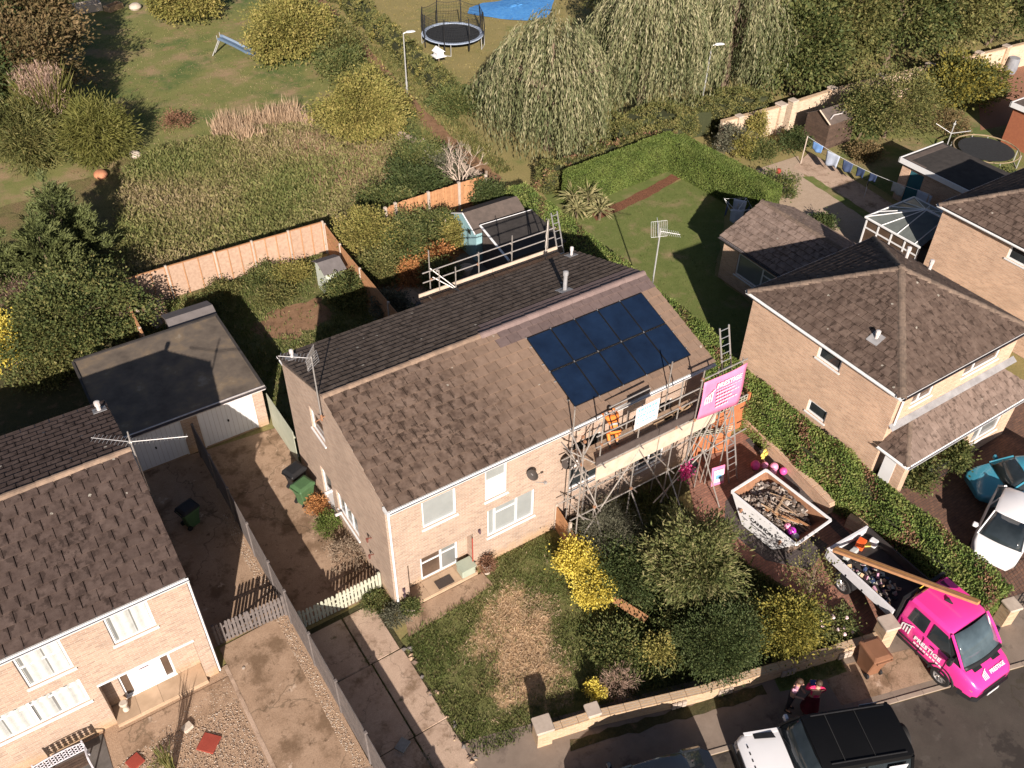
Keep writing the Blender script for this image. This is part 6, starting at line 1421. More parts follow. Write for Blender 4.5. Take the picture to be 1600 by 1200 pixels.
# stones and junk at the far end of the field
for i, (x, y, s, nm, lb) in enumerate(((5.6, 63.5, 1.0, 'stone_trough', 'pale stone trough at the top of the far lawn'), (7.4, 62.8, .7, 'wooden_crate', 'weathered crate beside the pale stone trough'), (8.9, 62.0, .6, 'rubble_sack', 'pale sack beside the crate at the top of the lawn'), (-.6, 35.2, .5, 'terracotta_pot', 'orange pot half hidden at the edge of the meadow'), (1.75, 36.7, .42, 'white_basin', 'white basin lying at the corner of the meadow'), (12.4, 33.1, .35, 'pale_stone', 'pale stone lying in dry grass by the yellow tree'))):
    m = MB(); m.at((x, y, 0), i*.5)
    if nm in ('stone_trough', 'wooden_crate'): m.box(-s, s, -s*.5, -s*.4, 0, s*.6); m.box(-s, s, s*.4, s*.5, 0, s*.6); m.box(-s, -s*.9, -s*.4, s*.4, 0, s*.6); m.box(s*.9, s, -s*.4, s*.4, 0, s*.6); m.box(-s*.9, s*.9, -s*.4, s*.4, 0, s*.2)
    else: m.ball((0, 0, s*.3), s, 10, 6, (1, .8, .5))
    o = m.build(nm, {'terracotta_pot': TERRA, 'wooden_crate': WOOD}.get(nm, STONE)); tag(o, lb, {'stone_trough': 'trough', 'wooden_crate': 'crate', 'rubble_sack': 'sack', 'terracotta_pot': 'plant pot', 'white_basin': 'basin', 'pale_stone': 'stone'}[nm])

# black iron railings by the porch and the gate at the pavement
def railing(name, label, a, b, h, n, cat):
    a, b = Vector((*a, 0)), Vector((*b, 0)); d = b-a; t = thing(name, label, cat, a)
    for z in (.15, h-.08): m = MB(); m.tube(Vector((0, 0, z)), d+Vector((0, 0, z)), .014, 4); m.build('rail', BLACK, t)
    for k in range(n+1): m = MB(); p = d*k/n; m.tube(p+Vector((0, 0, .05)), p+Vector((0, 0, h)), .011, 4); m.build('bar', BLACK, t)
    for p in (Vector(), d): m = MB(); m.tube(p, p+Vector((0, 0, h+.12)), .025, 5); m.build('post', BLACK, t)
railing('iron_railing', 'black iron railings below the porch between the long hedge and blue car', (19.5, -5.95), (21.4, -6.0), .95, 13, 'railing')
railing('iron_gate', 'black iron gate at the pavement end of the long hedge', (17.3, -11.2), (19.2, -11.9), 1.0, 13, 'gate')
gp = thing('gate_pillar', 'short pale pillar between the pink truck and the hedge end', 'pillar', (16.75, -11.25, 0)); pillar(gp, 16.75, -11.25, .4, .9, -.28)

# ================================================================== SKIP
SK = thing('skip', 'white CANNON builders skip full of rubble on the block paved drive', 'skip', (13.2, -4.25, 0), math.radians(3.5))
# local: x across (-.95..95), y along (+y = towards the house)
def skring(w, ya, yb, z, c=0): return [(-w+c, ya, z), (w-c, ya, z), (w, ya+c, z), (w, yb-c, z), (w-c, yb, z), (-w+c, yb, z), (-w, yb-c, z), (-w, ya+c, z)]
out = [skring(.87, -.72, .75, .08, .03), skring(.90, -1.0, .98, .45, .04), skring(.94, -1.54, 1.46, 1.22, .05)]
inn = [skring(.91, -1.51, 1.43, 1.22, .05), skring(.84, -.69, .72, .14, .03)]
m = MB(); m.loft(out, False, True); 
m = MB(); m.loft(out, False, False); m.add(out[0], [tuple(range(7, -1, -1))]); m.build('body', simple('skip_white', stops=[(.22, (.50, .45, .41)), (.34, (.68, .68, .68)), (1, (.74, .74, .75))], c1=(.7, .7, .7), scale=2.5, rough=.6, bs=.2), SK)
m = MB(); m.loft(inn, False, False); m.add(inn[1], [tuple(range(8))]); m.build('lining', RUSTY, SK)
m = MB(); r1, r2 = skring(.97, -1.57, 1.49, 1.20, .06), skring(.89, -1.49, 1.41, 1.20, .05); r1b = [(x, y, 1.26) for x, y, z in r1]; r2b = [(x, y, 1.26) for x, y, z in r2]; m.loft([r2, r1, r1b, r2b, r2], False, False); m.build('rim', MATS['skip_white'], SK)
for s in (-1, 1):
    for y in (-.95, .85):
        m = MB(); m.at((s*.88, y, .82)); m.tube((0, 0, 0), (s*.12, 0, 0), .05, 8); m.box(min(0, s*.13), max(0, s*.13), -.02, .02, -.12, .02); m.build('lifting_lug', RUSTY, SK)
for y in (-.55, 0, .55): m = MB(); m.add([(-.935, y-.03, 1.1), (-.935, y+.03, 1.1), (-.745, y+.03, .2), (-.745, y-.03, .2), (-.90, y-.03, 1.1), (-.90, y+.03, 1.1), (-.70, y+.03, .2), (-.70, y-.03, .2)], [(0, 1, 2, 3), (0, 4, 5, 1), (1, 5, 6, 2), (2, 6, 7, 3), (3, 7, 4, 0)]); 
# lettering on the leaning side: text runs towards -y, upright up the slope
sx = Vector((0, -1, 0)); sy = Vector((-.07, 0, 1.14)).normalized(); sn = sx.cross(sy)
TM = lambda y, z: (lambda M_: M_)(Matrix(((sx.x, sy.x, sn.x, -.87-.07*(z-.08)/1.14+sn.x*.012), (sx.y, sy.y, sn.y, y), (sx.z, sy.z, sn.z, z+sn.z*.006), (0, 0, 0, 1))))
text_part('lettering', 'CANNON', .23, TM(.42, .66), BLACK, SK, bold=.006)
for i in range(9): m = MB(); m.M = TM(.36, .50); m.box(i*.085, i*.085+.06, 0, .05, 0, .004); m.build('small_print', BLACK, SK)
for i in range(5): m = MB(); m.M = TM(.92, .66-.05*(i % 2)); m.box(i*.06, i*.06+.04, .02*i, .08+.02*i, 0, .004); m.build('small_print', BLACK, SK)
m = MB(); m.M = TM(.80, .50); m.box(.02, .28, 0, .03, 0, .004); m.build('small_print', BLACK, SK)
def chunks(name, label, n, box, s, mats, parent=None, seed=3, kind='stuff', M4=None, flat=.5):
    g = random.Random(seed); m = MB(); base = M4 or Matrix.Identity(4)
    for i in range(n):
        x, y = g.uniform(box[0], box[1]), g.uniform(box[2], box[3]); z = box[4](x, y)+g.uniform(-.03, .06)
        m.M = base @ Matrix.Translation((x, y, z)) @ Euler((g.gauss(0, .5), g.gauss(0, .5), g.uniform(0, 6))).to_matrix().to_4x4(); a, b, c = s*g.uniform(.5, 1.6), s*g.uniform(.4, 1.1), s*flat*g.uniform(.2, .7)
        m.mi = g.randrange(len(mats)); j = lambda: g.uniform(.7, 1.1)
        m.add([(-a*j(), -b*j(), -c), (a*j(), -b*j(), -c), (a*j(), b*j(), -c), (-a*j(), b*j(), -c), (-a*j(), -b*j(), c), (a*j(), -b*j(), c), (a*j(), b*j(), c), (-a*j(), b*j(), c)], [(0, 3, 2, 1), (4, 5, 6, 7), (0, 1, 5, 4), (1, 2, 6, 5), (2, 3, 7, 6), (3, 0, 4, 7)])
    m.mi = 0; o = m.build(name, mats, parent); tag(o, label, None, None, kind); return o
SM = Matrix.Translation((13.2, -4.25, 0)) @ Euler((0, 0, math.radians(3.5))).to_matrix().to_4x4()
RUB = [simple('rubble_grey', (.26, .22, .19), (.15, .125, .11), 9, .95), simple('rubble_brown', (.20, .14, .105), (.12, .085, .065), 9, .95), simple('rubble_pale', (.46, .41, .36), (.34, .29, .25), 9, .95), TILE_B]
m = MB(); m.M = SM; nx_, ny_ = 10, 16; vs = []
hz = lambda x, y: .98+.14*math.sin(y*2+1)+.05*math.sin(x*6+y*5)-.55*max(0, (-y-.45))
for j in range(ny_+1):
    for i in range(nx_+1): x = -.80+1.6*i/nx_; y = -1.28+2.5*j/ny_; vs.append((x, y, hz(x, y)-.06))
m.add(vs, [(j*(nx_+1)+i, j*(nx_+1)+i+1, (j+1)*(nx_+1)+i+1, (j+1)*(nx_+1)+i) for j in range(ny_) for i in range(nx_)]); o = m.build('rubble', RUB[1]); tag(o, 'heap of dusty rubble filling the skip', kind='stuff')
chunks('rubble', 'broken tiles and mortar piled in the skip', 520, (-.78, .78, -1.2, 1.28, hz), .075, RUB, M4=SM)
for i, (x, y, L, rz, mt_, lb) in enumerate(((.1, -.5, .75, 1.75, FENCE_O, 'orange timber offcut lying lengthways in the skip'), (.05, .02, .5, .35, WOOD, 'pale timber offcut lying across the skip rubble'), (-.25, -.35, .62, 1.95, FENCE_O, 'thin orange batten beside the pink balloon in the skip'), (.42, -.85, .5, 1.5, WOOD, 'bundle stick lying at the front of the skip'), (.25, -.9, .5, 1.65, WOOD, 'broken batten end near the front rim of the skip'))):
    m = MB(); m.M = SM @ Matrix.Translation((x, y, hz(x, y)+.12)) @ Euler((0, .05, rz)).to_matrix().to_4x4(); m.box(-L, L, -.035, .035, -.02, .02); o = m.build('timber_offcut', mt_); tag(o, lb, 'timber')
r5 = random.Random(12)
for i in range(16):   # snapped battens and lath sticking out of the rubble
    x, y = r5.uniform(-.45, .65), r5.uniform(-1.15, .3); m = MB(); m.M = SM @ Matrix.Translation((x, y, hz(x, y)+.10+.02*(i % 4))) @ Euler((0, r5.uniform(-.15, .15), r5.gauss(1.85, .35))).to_matrix().to_4x4(); L = r5.uniform(.2, .5); m.box(-L, L, -.014, .014, -.01, .01)
    o = m.build('snapped_batten', [WOOD, BARK_P, BOARD][i % 3]); tag(o, 'thin snapped batten among the loose sticks in the skip', 'timber', 'snapped battens in the skip')
def balloons(name, label, items, knot=None):
    t = thing(name, label, 'balloons', items[0][0])
    for (p, r, mt_) in items:
        m = MB(); q = Vector(p)-Vector(items[0][0]); m.ball(q, r, 12, 8, (1, 1, 1.12)); m.tube(q-Vector((0, 0, r*1.1)), q-Vector((0, 0, r*1.25)), .015, 5, .03); m.build('balloon', mt_, t)
    return t
P_ = lambda x, y, z: tuple(SM @ Vector((x, y, z)))
balloons('balloon_bunch', 'pale pink and magenta balloons lying on the rubble near the skip rim', [(P_(-.35, -.72, 1.0), .13, PINKL), (P_(-.38, -.95, .98), .16, MAG), (P_(-.42, -1.15, .92), .14, WHITE)])
balloons('balloon_bunch', 'hot pink balloon cluster on the drive behind the skip', [((14.75, -1.75, .2), .19, PINKB), ((15.05, -1.95, .2), .14, PINKL), ((15.3, -2.2, .2), .17, PINKL), ((15.45, -2.55, .19), .15, PINKB), ((15.1, -2.35, .16), .14, PINKL)])
t = thing('foil_balloon', 'crumpled yellow foil balloon beside the pink balloon cluster', 'balloons', (15.35, -1.6, .35)); m = MB()
for i in range(5): a = i*1.26; m.ball((.1*math.cos(a), .05*math.sin(a), .12*math.sin(a*1.3)), .10, 8, 5, (1, .5, 1))
m.build('foil', YELB, t)
# pink pom-pom on the scaffold standard and the small site sign
t = thing('pink_pompom', 'spiky hot pink tissue bunch tied to a scaffold tube above the drive', 'decoration', (11.2, -1.45, 1.6))
g_ = np.random.default_rng(3); P = g_.normal(size=(420, 3))*np.array([.10, .08, .16]); tag(leaf_mesh('tissue', P, P+g_.normal(size=P.shape)*.12, .08, .07, leafmat('tissue_pink', [(.80, .05, .28), (.70, .03, .2), (.85, .2, .45)], .2), t, 0, None, 3), kind='stuff')
t = thing('site_sign', 'small white and blue site sign on a pink backing leaning by the ladder foot', 'sign', (12.75, -1.75, .25), -.2)
m = MB(); m.at((0, 0, 0), 0, -.2); m.box(-.28, .28, 0, .015, 0, .85); m.build('backing', PINKS, t); m = MB(); m.at((0, -.012, .12), 0, -.2); m.box(-.2, .22, -.005, .0, .05, .6); m.build('board', WHITE, t)
m = MB(); m.at((0, -.02, .12), 0, -.2); m.box(-.12, .12, -.005, -.001, .2, .38); m.box(-.15, .15, -.005, -.001, .46, .5); m.build('small_print', simple('sign_blue', (.15, .35, .60), (.12, .30, .52)), t)
for x in (-.25, .25): m = MB(); m.tube((x, .0, 0), (x, .25, -.25), .015, 4); m.build('leg', ALU, t)

# ================================================================== VEHICLES
def wheel(parent, x, y, r, side, w=.2, spokes=6, hub=None):
    """axle along y; side=+1/-1 outward"""
    m = MB(); m.at((x, y, r), 0, -side*PI/2); m.lathe([(r*.62, -w), (r*.93, -w), (r, -w*.8), (r, -w*.12), (r*.93, 0), (r*.66, .0), (r*.62, -.02), (r*.62, -w)], 22); t = m.build('wheel', TYRE, parent)
    m = MB(); m.at((x, y, r), 0, -side*PI/2); m.lathe([(.01, -.05), (r*.2, -.02), (r*.22, -.06), (r*.56, -.07), (r*.62, -.01), (r*.64, -.01), (r*.64, -.1), (.01, -.1)], 20)
    for k in range(spokes): a = 2*PI*k/spokes; m.at((x, y, r), 0, -side*PI/2); m.tube((r*.15*math.cos(a), r*.15*math.sin(a), -.035), (r*.58*math.cos(a), r*.58*math.sin(a), -.035), r*.07, 5)
    m.build('rim', hub or SILVER, t)
def bodyloft(m, st, seg=None):
    """stations (x, halfwidth, zbottom, zshoulder, ztop, crown) -> rounded ring per station"""
    rings = []
    for x, w, zb, zs, zt, cr in st:
        h = zt-zs
        half = [(w*.90, zb), (w*.985, zb+.08), (w, zb+(zs-zb)*.45), (w*.995, zs-(zs-zb)*.12), (w*.965, zs+h*.25), (w*.90, zt-h*.22), (w*.80, zt-.015), (w*.45, zt+cr*.75), (0, zt+cr)]
        ring = [(x, -y, z) for y, z in half]+[(x, y, z) for y, z in half[-2::-1]]; rings.append(ring)
    m.loft(rings, True); return m
def quad_th(name, pts, mat, parent, off=.006, both=False):
    """thin plate on four (or more) points, standing off by its own normal"""
    P = [Vector(p) for p in pts]; n = (P[1]-P[0]).cross(P[2]-P[0]).normalized(); m = MB(); k = len(P)
    m.add([p+n*off for p in P]+[p-n*.01 for p in P], [tuple(range(k)), tuple(range(2*k-1, k-1, -1))]+[(i, k+i, k+(i+1) % k, (i+1) % k) for i in range(k)]); return m.build(name, mat, parent)
def curved_plate(name, top, bot, n, bulge, mat, parent, th=.01, lean=(1, 0, 0)):
    """windscreen-like plate between two edges, bulging along lean"""
    a0, a1 = Vector(top[0]), Vector(top[1]); b0, b1 = Vector(bot[0]), Vector(bot[1]); m = MB(); vs = []; L_ = Vector(lean)
    for i in range(n+1):
        f = i/n; s = math.sin(PI*f)*bulge; vs += [a0.lerp(a1, f)+L_*s*.7, (a0.lerp(a1, f)+b0.lerp(b1, f))/2+L_*s+Vector((0, 0, .02)), b0.lerp(b1, f)+L_*s]
    q = [(i*3+j, i*3+j+1, (i+1)*3+j+1, (i+1)*3+j) for i in range(n) for j in range(2)]
    m.add(vs, q, True); o = m.build(name, mat, parent); s = o.modifiers.new('solid', 'SOLIDIFY'); s.thickness = th; s.offset = 0; return o

# ---- pink crew-cab flatbed truck.  local x forward, y left
TK = thing('flatbed_truck', 'hot pink crew cab flatbed truck carrying long timbers', 'truck', (13.98, -9.55, 0), math.radians(-91.5))
# after rotation: forward = -Y world, left (+y local) = +X world; the camera sees the y<0 side
m = MB(); bodyloft(m, [(.10, .93, .45, 1.25, 1.32, .0), (.16, .96, .42, 1.28, 1.36, .01), (1.3, .97, .42, 1.27, 1.36, .01), (2.05, .97, .42, 1.22, 1.34, .02), (2.35, .96, .42, 1.12, 1.26, .04), (2.75, .92, .42, 1.0, 1.13, .05), (2.98, .85, .40, .88, .99, .05), (3.10, .72, .40, .78, .88, .03)])
m.build('cab_body', PINK, TK)
m = MB(); rr = [(.16, .90, 1.34), (.14, .84, 2.05), (.24, .80, 2.16), (1.55, .80, 2.18), (1.72, .78, 2.10), (2.35, .88, 1.36)]
def gh(x, w, z0, z1, wt): return [(x, -w, z0), (x, -wt, z1-.10), (x, -wt+.10, z1), (x, 0, z1+.035), (x, wt-.10, z1), (x, wt, z1-.10), (x, w, z0), (x, 0, z0)]
m.loft([gh(.12, .90, 1.30, 2.08, .84), gh(.20, .93, 1.30, 2.17, .85), gh(1.0, .94, 1.30, 2.20, .86), gh(1.55, .94, 1.30, 2.17, .85), gh(1.66, .94, 1.30, 2.11, .83)], True); m.build('cab_top', PINK, TK)
m = MB(); m.hull6([(1.64, -.93, 1.30), (1.64, .93, 1.30), (1.64, .82, 2.08), (1.64, -.82, 2.08)], [(2.36, -.90, 1.26), (2.36, .90, 1.26), (2.30, .86, 1.31), (2.30, -.86, 1.31)]); m.build('windscreen_base', BLACK, TK)
curved_plate('windscreen', [(1.70, -.76, 2.09), (1.70, .76, 2.09)], [(2.42, -.84, 1.32), (2.42, .84, 1.32)], 10, .07, GLASS_W, TK)
curved_plate('windscreen_trim', [(2.36, -.86, 1.345), (2.36, .86, 1.345)], [(2.52, -.86, 1.27), (2.52, .86, 1.27)], 10, .07, BLACK, TK)
for k in (-1, 1):
    m = MB(); m.path([(1.66, k*.82, 2.10), (2.05, k*.87, 1.72), (2.42, k*.90, 1.30)], .045, 6); m.build('pillar', PINK, TK)
    quad_th('side_window', [(.36, k*.928, 1.40), (1.00, k*.945, 1.40), (.98, k*.888, 1.98), (.42, k*.878, 1.97)][::-k], GLASS_C, TK, .012)
    quad_th('side_window', [(1.14, k*.945, 1.36), (2.02, k*.93, 1.33), (1.62, k*.872, 1.97), (1.14, k*.888, 2.0)][::-k], GLASS_C, TK, .012)
    quad_th('quarter_light', [(2.06, k*.928, 1.33), (2.30, k*.915, 1.30), (2.10, k*.90, 1.55)][::-k], BLACK, TK, .010)
    m = MB(); m.at((2.08, k*1.09, 1.42)); m.bbox(-.07, .07, -.08, .08, -.14, .14, .03); m.tube((0, -k*.02, -.05), (.0, -k*.18, -.08), .03, 5); m.build('wing_mirror', BLACK, TK)
    m = MB(); m.box(.12, 2.2, k*.965-.012, k*.965+.012, .42, .52); m.box(.3, 1.3, k*.978-.008, k*.978+.008, .62, .68); m.build('side_moulding', BLACK, TK)
    quad_th('headlight', [(2.62, k*.90, .82), (2.95, k*.84, .74), (2.90, k*.78, .97), (2.62, k*.88, 1.05)][::-k], simple('headlamp_lens', (.30, .30, .32), (.08, .08, .09), 12, .1, spec=.8) if 'headlamp_lens' not in MATS else MATS['headlamp_lens'], TK, .03)
    for x in (.45, 1.35): m = MB(); m.box(x, x+.14, k*.978-.015, k*.978+.015, 1.16, 1.20); m.build('door_handle', BLACK, TK)
    for x in (.25, 1.08, 1.95): m = MB(); m.box(x-.010, x+.010, k*.974-.006, k*.974+.006, .52, 1.30); m.build('door_seam', simple('pink_seam', (.12, .006, .04)) if 'pink_seam' not in MATS else MATS['pink_seam'], TK)
m = MB(); m.hull6([(3.0, -.80, .28), (3.14, -.66, .28), (3.14, .66, .28), (3.0, .80, .28), (2.6, .93, .28), (2.6, -.93, .28)], [(3.04, -.82, .56), (3.18, -.66, .56), (3.18, .66, .56), (3.04, .82, .56), (2.6, .95, .54), (2.6, -.95, .54)]); m.build('bumper', BLACK, TK)
m = MB(); m.box(3.06, 3.12, -.5, .5, .62, .80); m.build('grille', BLACK, TK)
m = MB(); m.box(3.175, 3.19, -.26, .26, .38, .49); m.build('number_plate', WHITE, TK)
for y in (-.42, .42): m = MB(); m.at((2.60, y, 1.245), 0, 0, .32); m.box(-.05, .07, -.17, .17, -.02, .008); m.build('bonnet_vent', BLACK, TK)
FB = Matrix.Rotation(.35, 4, 'Y')
MB_ = Matrix.Translation((2.98, -.45, 1.09)) @ Matrix.Rotation(.42, 4, 'Y') @ Matrix(((0, -1, 0, 0), (1, 0, 0, 0), (0, 0, 1, 0), (0, 0, 0, 1)))
logo(TK, MB_, .24); text_part('lettering', 'PRESTIGE', .16, Matrix.Translation((2.92, -.12, 1.12)) @ Matrix.Rotation(.42, 4, 'Y') @ Matrix(((0, -1, 0, 0), (1, 0, 0, 0), (0, 0, 1, 0), (0, 0, 0, 1))), LOGO, TK, bold=.004)
SD = Matrix.Translation((.28, -.982, .88)) @ Matrix(((1, 0, 0, 0), (0, 0, -1, 0), (0, 1, 0, 0), (0, 0, 0, 1)))
logo(TK, SD, .40); text_part('lettering', 'PRESTIGE', .24, Matrix.Translation((.80, -.985, .90)) @ Matrix(((1, 0, 0, 0), (0, 0, -1, 0), (0, 1, 0, 0), (0, 0, 0, 1))), LOGO, TK, bold=.006)
m = MB()
for i in range(9): m.box(.85+i*.12, .94+i*.12, -.985, -.979, .74, .80)
m.build('small_print', LOGO, TK)
m = MB(); m.hull6([(.75, -.1, 2.225), (.75, .1, 2.225), (1.0, .03, 2.225), (1.0, -.03, 2.225)], [(.78, -.05, 2.30), (.78, .05, 2.30), (.9, .01, 2.28), (.9, -.01, 2.28)]); m.build('roof_aerial', BLACK, TK)
quad_th('roof_plum_patch', [(.22, .35, 2.19), (.52, .45, 2.19), (.45, .80, 2.155), (.2, .80, 2.15)], simple('plum_patch', (.10, .015, .06)), TK, .008)  # thin plate, a darker plum patch on the pink cab roof
# ladder rack bar, bed, dropsides
m = MB(); m.box(-.05, .05, -.95, .95, 2.0, 2.06); m.box(-.04, .04, -.95, -.88, .9, 2.0); m.box(-.04, .04, .88, .95, .9, 2.0); m.box(-.03, .03, -.88, .88, 1.5, 1.56); m.build('headboard_rack', BLACK, TK)
m = MB(); m.box(-2.9, .0, -.94, .94, .82, .92); m.box(-3.0, .2, -.35, .35, .55, .8); m.build('bed', BEDDARK, TK)
for y, nm in ((-.97, 'dropside'), (.97, 'dropside')): m = MB(); m.bbox(-2.9, -.1, y-.025, y+.025, .88, 1.28, .01); m.box(-2.9, -.1, y-.035, y+.035, 1.24, 1.285); m.build(nm, ALUSIDE if y < 0 else BEDDARK, TK)
m = MB(); m.bbox(-2.97, -2.91, -.97, .97, .88, 1.30, .01); m.box(-2.985, -2.90, -.97, .97, 1.26, 1.305); m.build('tailboard', ALUSIDE, TK)
for x in (-2.6, -2.0, -1.3, -.6, -.2): m = MB(); m.box(x-.02, x+.02, -1.01, -.97, .9, .98); m.build('latch', BLACK, TK)
for (x, r) in ((-2.02, .35), (2.0, .35)):
    for k in (-1, 1): wheel(TK, x, k*.97, r, k, .22, 8)
m = MB()
for k in (-1, 1):
    for x in (2.0,):
        pts = [(x+.44*math.cos(a), k*.955, .36+.44*math.sin(a)) for a in np.linspace(-.1, PI+.1, 12)]; m.path(pts, .035, 5)
m.build('wheel_arch', BLACK, TK)
for k in (-1, 1): m = MB(); m.hull6([(-2.45, k*.7, .5), (-1.6, k*.7, .5), (-1.6, k*.95, .5), (-2.45, k*.95, .5)][::k], [(-2.3, k*.7, .78), (-1.75, k*.7, .78), (-1.75, k*.95, .78), (-2.3, k*.95, .78)][::k]); m.build('mudguard', BLACK, TK)
TM4 = TK.matrix_basis.copy() if False else (Matrix.Translation((13.98, -9.55, 0)) @ Euler((0, 0, math.radians(-91.5))).to_matrix().to_4x4())
tw = lambda x, y, z: tuple(TM4 @ Vector((x, y, z)))
for i, (y0, y1, mt_, lb) in enumerate(((-.90, .50, FENCE_O, 'long orange timber strapped nearest the dropside of the pink truck'), (-.82, .58, simple('golden_timber', (.68, .36, .12), (.56, .28, .09), 8, .7), 'long golden timber strapped over the pink truck cab roof'), (-.74, .66, FENCE_O, 'long orange timber on the far side of the bundle on the pink truck'))):
    a = Vector(tw(-2.8, y0, 1.36)); b = Vector(tw(1.5, y1*.55+.0, 2.70)); m = MB(); d = (b-a).normalized(); s = d.cross(Vector((0, 0, 1))).normalized()*.045; q = s.cross(d).normalized()*.05
    m.hull6([a-s-q, a+s-q, a+s+q, a-s+q][::-1], [b-s-q, b+s-q, b+s+q, b-s+q][::-1]); o = m.build('long_timber', mt_); tag(o, lb, 'timber', 'long timbers strapped on the pink truck')
m = MB(); m.path([tw(0, -.1, 2.02), tw(.02, -.28, 2.12), tw(0, .15, 2.14), tw(0, -.15, 2.0)], .02, 4); m.path([tw(0, -.25, 2.1), tw(.02, -.4, 1.6)], .018, 4); o = m.build('ratchet_strap', simple('yellow_strap', (.60, .48, .06), (.5, .4, .05))); tag(o, 'yellow ratchet strap tying the timbers to the truck rack', 'strap')
# load in the bed
m = MB(); m.at(tw(-2.62, .35, .93), .3); m.bbox(-.16, .16, -.14, .14, 0, .32, .03); o = m.build('orange_tub', simple('orange_plastic', (.80, .13, .03), (.72, .10, .02), 4, .4)); tag(o, 'bright orange tub in the rear corner of the truck bed', 'tub')
m = MB(); m.at(tw(-2.5, .62, .93), -.5); m.bbox(-.25, .1, -.05, .05, 0, .15, .02); o = m.build('spirit_level', YELB); tag(o, 'yellow tool lying beside the orange tub in the truck bed', 'tool')
m = MB(); m.at(tw(-2.55, -.1, .93), .1); m.bbox(-.45, .25, -.1, .1, 0, .16, .04); o = m.build('rolled_membrane', CREAM); tag(o, 'pale roll lying behind the tailboard of the pink truck', 'roll')
m = MB(); m.at(tw(-2.45, .8, .93), .2); m.bbox(-.12, .12, -.14, .14, 0, .25, .04); o = m.build('white_bucket', WHITE); tag(o, 'white bucket in the far rear corner of the truck bed', 'bucket')
chunks('debris', 'mixed building debris scattered over the truck bed', 75, (-2.3, -.5, -.75, .1, lambda x, y: .97), .07, [RUB[0], RUB[2], WOOD, CLOTHN, PALEG, LILAC, BLACK], M4=TM4, seed=9)

# ---- generic cars
def car(name, label, cat, loc, rz, body, st, cab, roofm=None, glass=None, L=4.2, wheels=None, wr=.31, wmat=None):
    """st: body stations; cab: (xr0, xr1, xf1, xf0, wbelt, wroof, zbelt, zroof) rear base, rear roof, front roof, front base"""
    t = thing(name, label, cat, loc, rz); m = MB(); bodyloft(m, st); m.build('body', body, t); glass = glass or GLASS_C
    a, b, c, d, wb, wr_, zb, zr = cab
    m = MB(); m.hull6([(a, -wb, zb), (d, -wb, zb), (d+.08, 0, zb), (d, wb, zb), (a, wb, zb)], [(b, -wr_, zr-.02), (c, -wr_, zr-.02), (c+.05, 0, zr), (c, wr_, zr-.02), (b, wr_, zr-.02)]); m.build('cabin_glass', glass, t)
    curved_plate('windscreen', [(c+.02, -wr_+.05, zr), (c+.02, wr_-.05, zr)], [(d+.04, -wb+.06, zb+.02), (d+.04, wb-.06, zb+.02)], 8, .06, glass, t)
    m = MB(); R_ = []
    for x, w_, dz in ((b-.05, .85, -.05), (b+.06, .97, -.01), ((b+c)/2, 1.0, .01), (c-.05, .97, 0), (c+.04, .88, -.03)): R_.append([(x, -wr_*w_-.02, zr+dz-.02), (x, -wr_*w_*.85, zr+dz+.03), (x, 0, zr+dz+.06), (x, wr_*w_*.85, zr+dz+.03), (x, wr_*w_+.02, zr+dz-.02), (x, 0, zr+dz-.03)])
    m.loft(R_, True); m.build('roof', roofm or body, t)
    for k in (-1, 1):
        m = MB(); m.path([(c+.02, k*wr_, zr), (d+.05, k*wb, zb)], .035, 5); m.build('pillar', roofm or body, t)
        m = MB(); mid = (b+c)/2; m.path([(mid, k*(wr_+.01), zr-.02), (mid+.05, k*(wb+.01), zb)], .035, 5); m.build('pillar', roofm or body, t); m = MB(); m.path([(b, k*wr_, zr-.03), (a, k*wb, zb)], .06, 5); m.build('pillar', roofm or body, t)
        m = MB(); m.at((d-.25, k*(wb+.17), zb+.06)); m.bbox(-.06, .07, -.09, .09, -.06, .08, .03); m.tube((0, -k*.05, 0), (0, -k*.16, -.03), .025, 4); m.build('wing_mirror', body, t)
    for (x, r) in (wheels or ((st[0][0]+.75, wr), (st[-1][0]-.8, wr))):
        for k in (-1, 1): wheel(t, x, k*(st[len(st)//2][1]-.02), r, k, .2, 5, wmat)
    return t
# white 4x4 with black roof
SV = car('suv', 'white four by four with black roof parked by the kerb', 'suv', (7.65, -11.42, 0), math.radians(156.5), WHITEP,
    [(-2.28, .84, .45, 1.0, 1.12, 0), (-2.20, .92, .40, 1.05, 1.20, 0), (-1.3, .95, .40, 1.08, 1.22, .0), (.5, .95, .40, 1.08, 1.22, .0), (1.0, .95, .40, 1.06, 1.20, .02), (1.7, .94, .40, 1.02, 1.16, .02), (2.15, .90, .42, .98, 1.10, .02), (2.30, .80, .48, .85, .98, .0)],
    (-2.16, -2.06, .55, .98, .90, .78, 1.18, 1.78), BLACKP, GLASS_C, wheels=((-1.45, .39), (1.45, .39)))
m = MB(); m.hull6([(-2.12, -.86, 1.45), (.58, -.86, 1.45), (.58, .86, 1.45), (-2.12, .86, 1.45)], [(-2.06, -.80, 1.80), (.50, -.80, 1.80), (.50, .80, 1.80), (-2.06, .80, 1.80)]); 
m = MB(); bodyR = [(x, w) for x, w in ((-2.12, .74), (-2.0, .80), (-.8, .82), (.35, .82), (.56, .78))]
m.loft([[(x, -w-.03, 1.70), (x, -w+.02, 1.80), (x, -w*.75, 1.845), (x, 0, 1.86), (x, w*.75, 1.845), (x, w-.02, 1.80), (x, w+.03, 1.70), (x, 0, 1.68)] for x, w in bodyR], True); m.build('roof', BLACKP, SV)
for y in (-.70, .70): m = MB(); m.tube((-1.9, y, 1.87), (.3, y, 1.87), .018, 5); m.build('roof_rail', BLACK, SV)
